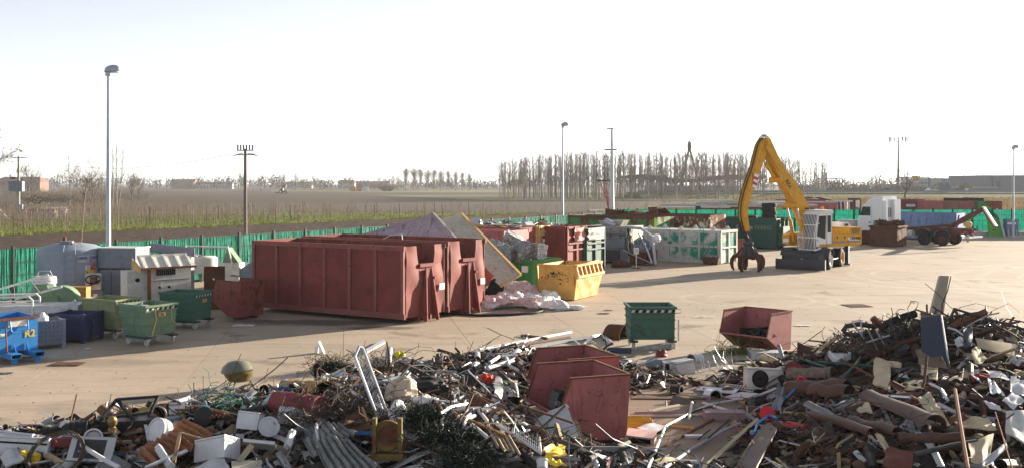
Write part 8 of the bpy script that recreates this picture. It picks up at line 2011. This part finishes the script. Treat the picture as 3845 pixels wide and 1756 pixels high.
# ---- right heap: large brown pieces
gut = [(z8, (0, 640, .45), (265, 650, .4), .16, 'huge brown gutter length at the left of the right heap'), (z8, (400, 690, .5), (870, 880, .55), .17, 'biggest brown gutter slanting down through the right heap'), (z8, (0, 790, .4), (420, 930, .4), .07, 'dark brown pipe low in the right heap'), (z8, (270, 850, .35), (600, 920, .35), .08, 'dark pipe under the biggest gutter'), (z8, (600, 960, .35), (1050, 960, .35), .06, 'dark straight pipe below the biggest gutter'), (z7, (680, 880, .45), (1210, 870, .45), .14, 'speckled grey-brown curved sheet over the gutters'), (z7, (690, 1040, .4), (1380, 1060, .4), .18, 'wide brown pipe under the red loop handle')]
for k, (f, a_, b_, r_, lb) in enumerate(gut):
    A, B = pt(f, a_), pt(f, b_); d_ = (B - A).normalized(); s_ = d_.cross(V(0, -.5, .85)).normalized(); n_ = s_.cross(d_).normalized()
    if n_.z < 0: n_ = -n_
    ang = 4.2 if k in (2, 3, 4) else 3.0
    single('gutter', MB().sheet(lambda u, v: A.lerp(B, u) + s_ * math.sin(ang * (v - .5)) * r_ + n_ * math.cos(ang * (v - .5)) * r_ + n_ * .05 * noise.noise(V(u * 3, v, k)), 10, 10, .01), brown_s if k != 5 else brown_l, lb, 'gutter')
flat('steel_plate', 'long dark brown plate with speckled edge at the bottom of the right heap', 'plate', z6, [(1250, 1190, .5), (1560, 690, .45), (1650, 760, .5), (1420, 1190, .6)], brown_s, .03, .03); flat('steel_flange', 'grey speckled flange beside the long dark brown plate', 'flange', z6, [(1180, 1190, .5), (1480, 720, .45), (1560, 690, .46), (1255, 1190, .52)], brown_l, .02, .02)
for k, (q_, mm, lb, th) in enumerate(([[(1000, 855), (1240, 815), (1300, 910), (1060, 890)], cream, 'cream sheet at the lower right of the right heap', .02], [[(775, 440), (890, 428), (880, 560), (765, 520)], cream, 'curled cream sheet standing in the middle of the right heap', .02], [[(730, 350), (895, 335), (960, 480), (760, 450)], mat('brown_board', (.19, .145, .105), .75), 'brown board leaning before the navy panel', .03], [[(440, 450), (550, 455), (550, 630), (440, 600)], cream, 'cream box-shaped sheet near the green poles', .06], [[(450, 405), (630, 445), (620, 500), (440, 440)], cream, 'long cream sheet behind the cream box', .03],
                                  [[(620, 590), (780, 590), (790, 620), (640, 625)], cream, 'wavy cream strip on the right heap', .02], [[(740, 690), (830, 640), (975, 875), (880, 850)], cream, 'torn cream sheet hanging beside the biggest gutter', .01], [[(310, 760), (400, 710), (425, 775), (330, 795)], cream, 'small folded cream sheet below the left gutter', .02], [[(430, 915), (500, 950), (550, 1040), (520, 1060)], cream, 'thin torn cream strip low in the right heap', .01], [[(520, 1040), (720, 1060), (700, 1176), (500, 1176)], mat('red_brown_plate', (.15, .05, .035), .7, rust=.3), 'red-brown curved plate at the bottom of the right heap', .02],
                                  [[(1100, 1000), (1280, 930), (1240, 1176), (1120, 1130)], cream, 'crumpled cream sheet at the bottom right', .01], [[(1180, 1130), (1360, 1000), (1380, 1030), (1220, 1176)], white_e, 'white curled strip at the bottom right', .01], [[(1370, 782), (1500, 782), (1500, 1010), (1365, 935)], white_p, 'large off-white panel cut by the right edge', .03], [[(1140, 470), (1330, 500), (1400, 560), (1180, 530)], white_e, 'upper white sheet at the right edge', .01], [[(1400, 540), (1500, 560), (1500, 660), (1395, 640)], white_e, 'folded white sheet at the far right', .02], [[(1340, 700), (1420, 640), (1500, 700), (1420, 760)], white_e, 'white tent-shaped sheet at the far right', .01],
                                  [[(1240, 550), (1300, 570), (1360, 660), (1255, 645)], white_e, 'white curved sheet left of the tent-shaped one', .01], [[(1060, 490), (1110, 490), (1190, 565), (1170, 570)], white_e, 'bluish white strip right of the brown board', .02], [[(1210, 700), (1300, 740), (1370, 780), (1260, 765)], white_e, 'low white crumpled sheet above the off-white panel', .01], [[(610, 505), (660, 500), (680, 545), (610, 540)], white_e, 'small bright white sheet in the middle of the right heap', .01], [[(1130, 350), (1175, 325), (1230, 420), (1150, 465)], cream, 'cream door panel leaning at the right of the tangle', .03], [[(1000, 270), (1060, 255), (1090, 320), (1020, 320)], galv_l, 'pale panel beside the navy panel', .02], [[(1060, 190), (1130, 200), (1125, 320), (1070, 330)], navy, 'small dark panel right of the navy panel', .03])):
    flat('scrap_sheet', lb, 'sheet', z8, [(x, y, .3 + (k % 4) * .06) for x, y in q_], mm, th, .06, seed=k)
Yn = hit(*z8(860, 480)).y - .2
flat('navy_board', 'tall navy blue panel standing on top of the right heap', 'panel', z8, [(770, 350, 0, Yn), (765, 115, -.1, Yn), (905, 95, -.1, Yn), (965, 480, .1, Yn)], navy, .05, .0); rod('metal_strip', 'grey metal edge strip on the navy panel', 'strip', z8, [(908, 95, -.06, Yn), (968, 480, .14, Yn)], .025, galv, 4)
Yt = hit(*z8(450, 330)).y - .1
big = [([(920, 205), (1070, 140), (1228, 72)], .075, rust_brown, 'thick rusty beam jutting right over the right heap'), ([(510, 165), (620, 120), (733, 85)], .085, paint_bk, 'black beam jutting up right of the curved canopy'), ([(425, 115), (470, 160), (535, 225)], .075, rust_dark, 'rusty open channel pointing up left'), ([(215, 215), (240, 175), (330, 160), (450, 180), (430, 215), (300, 240), (215, 225)], .055, steel_d, 'curved dark canopy profile at the left of the tangle'),
       ([(1000, 52), (1240, 125), (1493, 195)], .03, steel_d, 'long dark rail reaching to the right edge'), ([(1005, 48), (975, 115)], .03, steel_d, 'short dark leg hanging from the long rail'), ([(845, 35), (955, 105)], .02, steel_d, 'thin dark rod crossing the drain channel'), ([(1230, 320), (1275, 205)], .05, galv, 'grey table leg pointing up at the right'), ([(1130, 195), (1265, 210)], .04, steel_d, 'dark rail behind the upturned table'), ([(1440, 445), (1485, 210)], .045, steel_d, 'dark table leg at the right edge'), ([(1260, 275), (1430, 320)], .04, paint_bk, 'dark table rail above the cream board'), ([(1300, 430), (1493, 450)], .03, galv_l, 'pale flat bar below the cream table board'),
       ([(545, 120), (555, 215)], .02, steel_d, 'thin upright bar in the tangle'), ([(280, 145), (365, 265)], .02, galv, 'thin grey frame tube slanting in the tangle'), ([(340, 135), (352, 230)], .015, galv, 'short thin upright tube in the tangle'), ([(275, 205), (285, 300)], .02, steel_d, 'thin leg under the curved canopy'), ([(395, 205), (470, 365)], .018, galv, 'long thin tube slanting through the tangle'), ([(445, 195), (525, 335)], .018, galv, 'second long thin tube in the tangle'), ([(380, 290), (545, 240)], .02, galv, 'flat grey bar lying in the tangle'), ([(280, 140), (355, 132)], .012, galv, 'thin top rail of the tangle frame'), ([(490, 370), (640, 290), (770, 260)], .06, rust_dark, 'dark bent pipe below the tangle'), ([(600, 400), (680, 310)], .11, steel_d, 'short thick dark cylinder in the tangle')]
for k, (pts_, r_, mm, lb) in enumerate(big):
    rod('steel_beam' if r_ > .04 else 'steel_bar', lb, 'beam' if r_ > .04 else 'bar', z8, [(x, y, .0, Yt - .03 * k) for x, y in pts_], r_, mm, 4 if r_ > .05 else 6)
flat('cream_board', 'cream board of the upturned table at the right edge', 'board', z8, [(1150, 265), (1430, 310), (1425, 390), (1170, 330)], cream, .03, .0, d=.1)
flat('tarp_sheet', 'small tan canvas behind the navy panel', 'canvas', z8, [(760, 70, 0, Yt), (850, 85, 0, Yt), (975, 115, 0, Yt), (770, 112, 0, Yt)], wood, .01, .1)
clump('wire_tangle', 'dense dark tangle of wire and rods on the right heap', 'wire', pt(z8, (430, 330), .1), (.42, .3, .14), 260, wire_r, 21, .007, .4); clump('wire_tangle', 'dark tangle of wire right of the thin tubes', 'wire', pt(z8, (660, 230), .1), (.30, .25, .14), 180, PAL['steel'], 22, .009, .45)
rod('rusty_rod', 'tall rusty rod running down to the bottom right', 'rod', z8, [(1005, 620, .6), (1040, 850, .7), (1095, 1180, .9)], .032, rust_brown, 6); rod('rusty_rod', 'thin bent rusty rod at the bottom right', 'rod', z8, [(1290, 780, .5), (1410, 1176, .7)], .012, rust_brown, 5)
rod('galvanised_bar', 'bright bar lying across the middle of the right heap', 'bar', z8, [(500, 668, .5), (690, 680, .5)], .03, chrome, 4); rod('galvanised_bar', 'grey twisted bar descending right of the cream sheets', 'bar', z8, [(830, 580, .5), (910, 620, .5), (955, 695, .5)], .03, galv, 4)
rod('galvanised_bar', 'grey curved bar over the white sheets', 'bar', z8, [(890, 725, .45), (980, 770, .45), (1030, 790, .45)], .04, galv, 4); rod('dark_pipe', 'long dark pipe low on the right heap', 'pipe', z8, [(720, 1080, .4), (1000, 1010, .4), (1160, 985, .4)], .035, steel_d, 6)
clump('wire_tangle', 'brown wire tangle behind the lounger frame', 'wire', pt(z3, (520, 440), .1), (.3, .2, .12), 210, wire_r, 23, .006, .6); clump('wire_tangle', 'brown wire tangle left of the lounger frame', 'wire', pt(z3, (230, 640), .15), (.4, .25, .08), 170, wire_r, 24, .006, .5)
clump('wire_tangle', 'rusty wire tangle on the left heap below the drums', 'wire', pt(z2, (1350, 740), .15), (.35, .2, .08), 150, wire_r, 25, .006, .5); clump('cable_tangle', 'greenish wires lying behind the white appliance', 'wire', pt(z7, (20, 610), .1), (.3, .15, .06), 130, mat('green_cable', (.16, .17, .06), .6), 26, .006, .7)
clump('wire_tangle', 'thin glinting wires on the ground between the heaps', 'wire', pt(z5, (1400, 850), .05), (.5, .3, .03), 70, galv, 27, .004, .7)

# ================================================================ winter haze: even thin air round everything
hz = bpy.data.materials.new('haze_air'); hz.use_nodes = True
nt = hz.node_tree; nt.nodes.remove(nt.nodes['Principled BSDF'])
pv = nt.nodes.new('ShaderNodeVolumePrincipled')
pv.inputs['Color'].default_value = (.90, .94, 1.0, 1)
pv.inputs['Density'].default_value = 0.00018
pv.inputs['Anisotropy'].default_value = 0.0
nt.links.new(pv.outputs[0], nt.nodes['Material Output'].inputs['Volume'])
tag(MB().box(-2600, 2600, -60, 2600, -1.2, 40).build('haze', hz, None, 0), 'thin pale winter haze lying over the whole plain', 'haze', None, 'stuff')
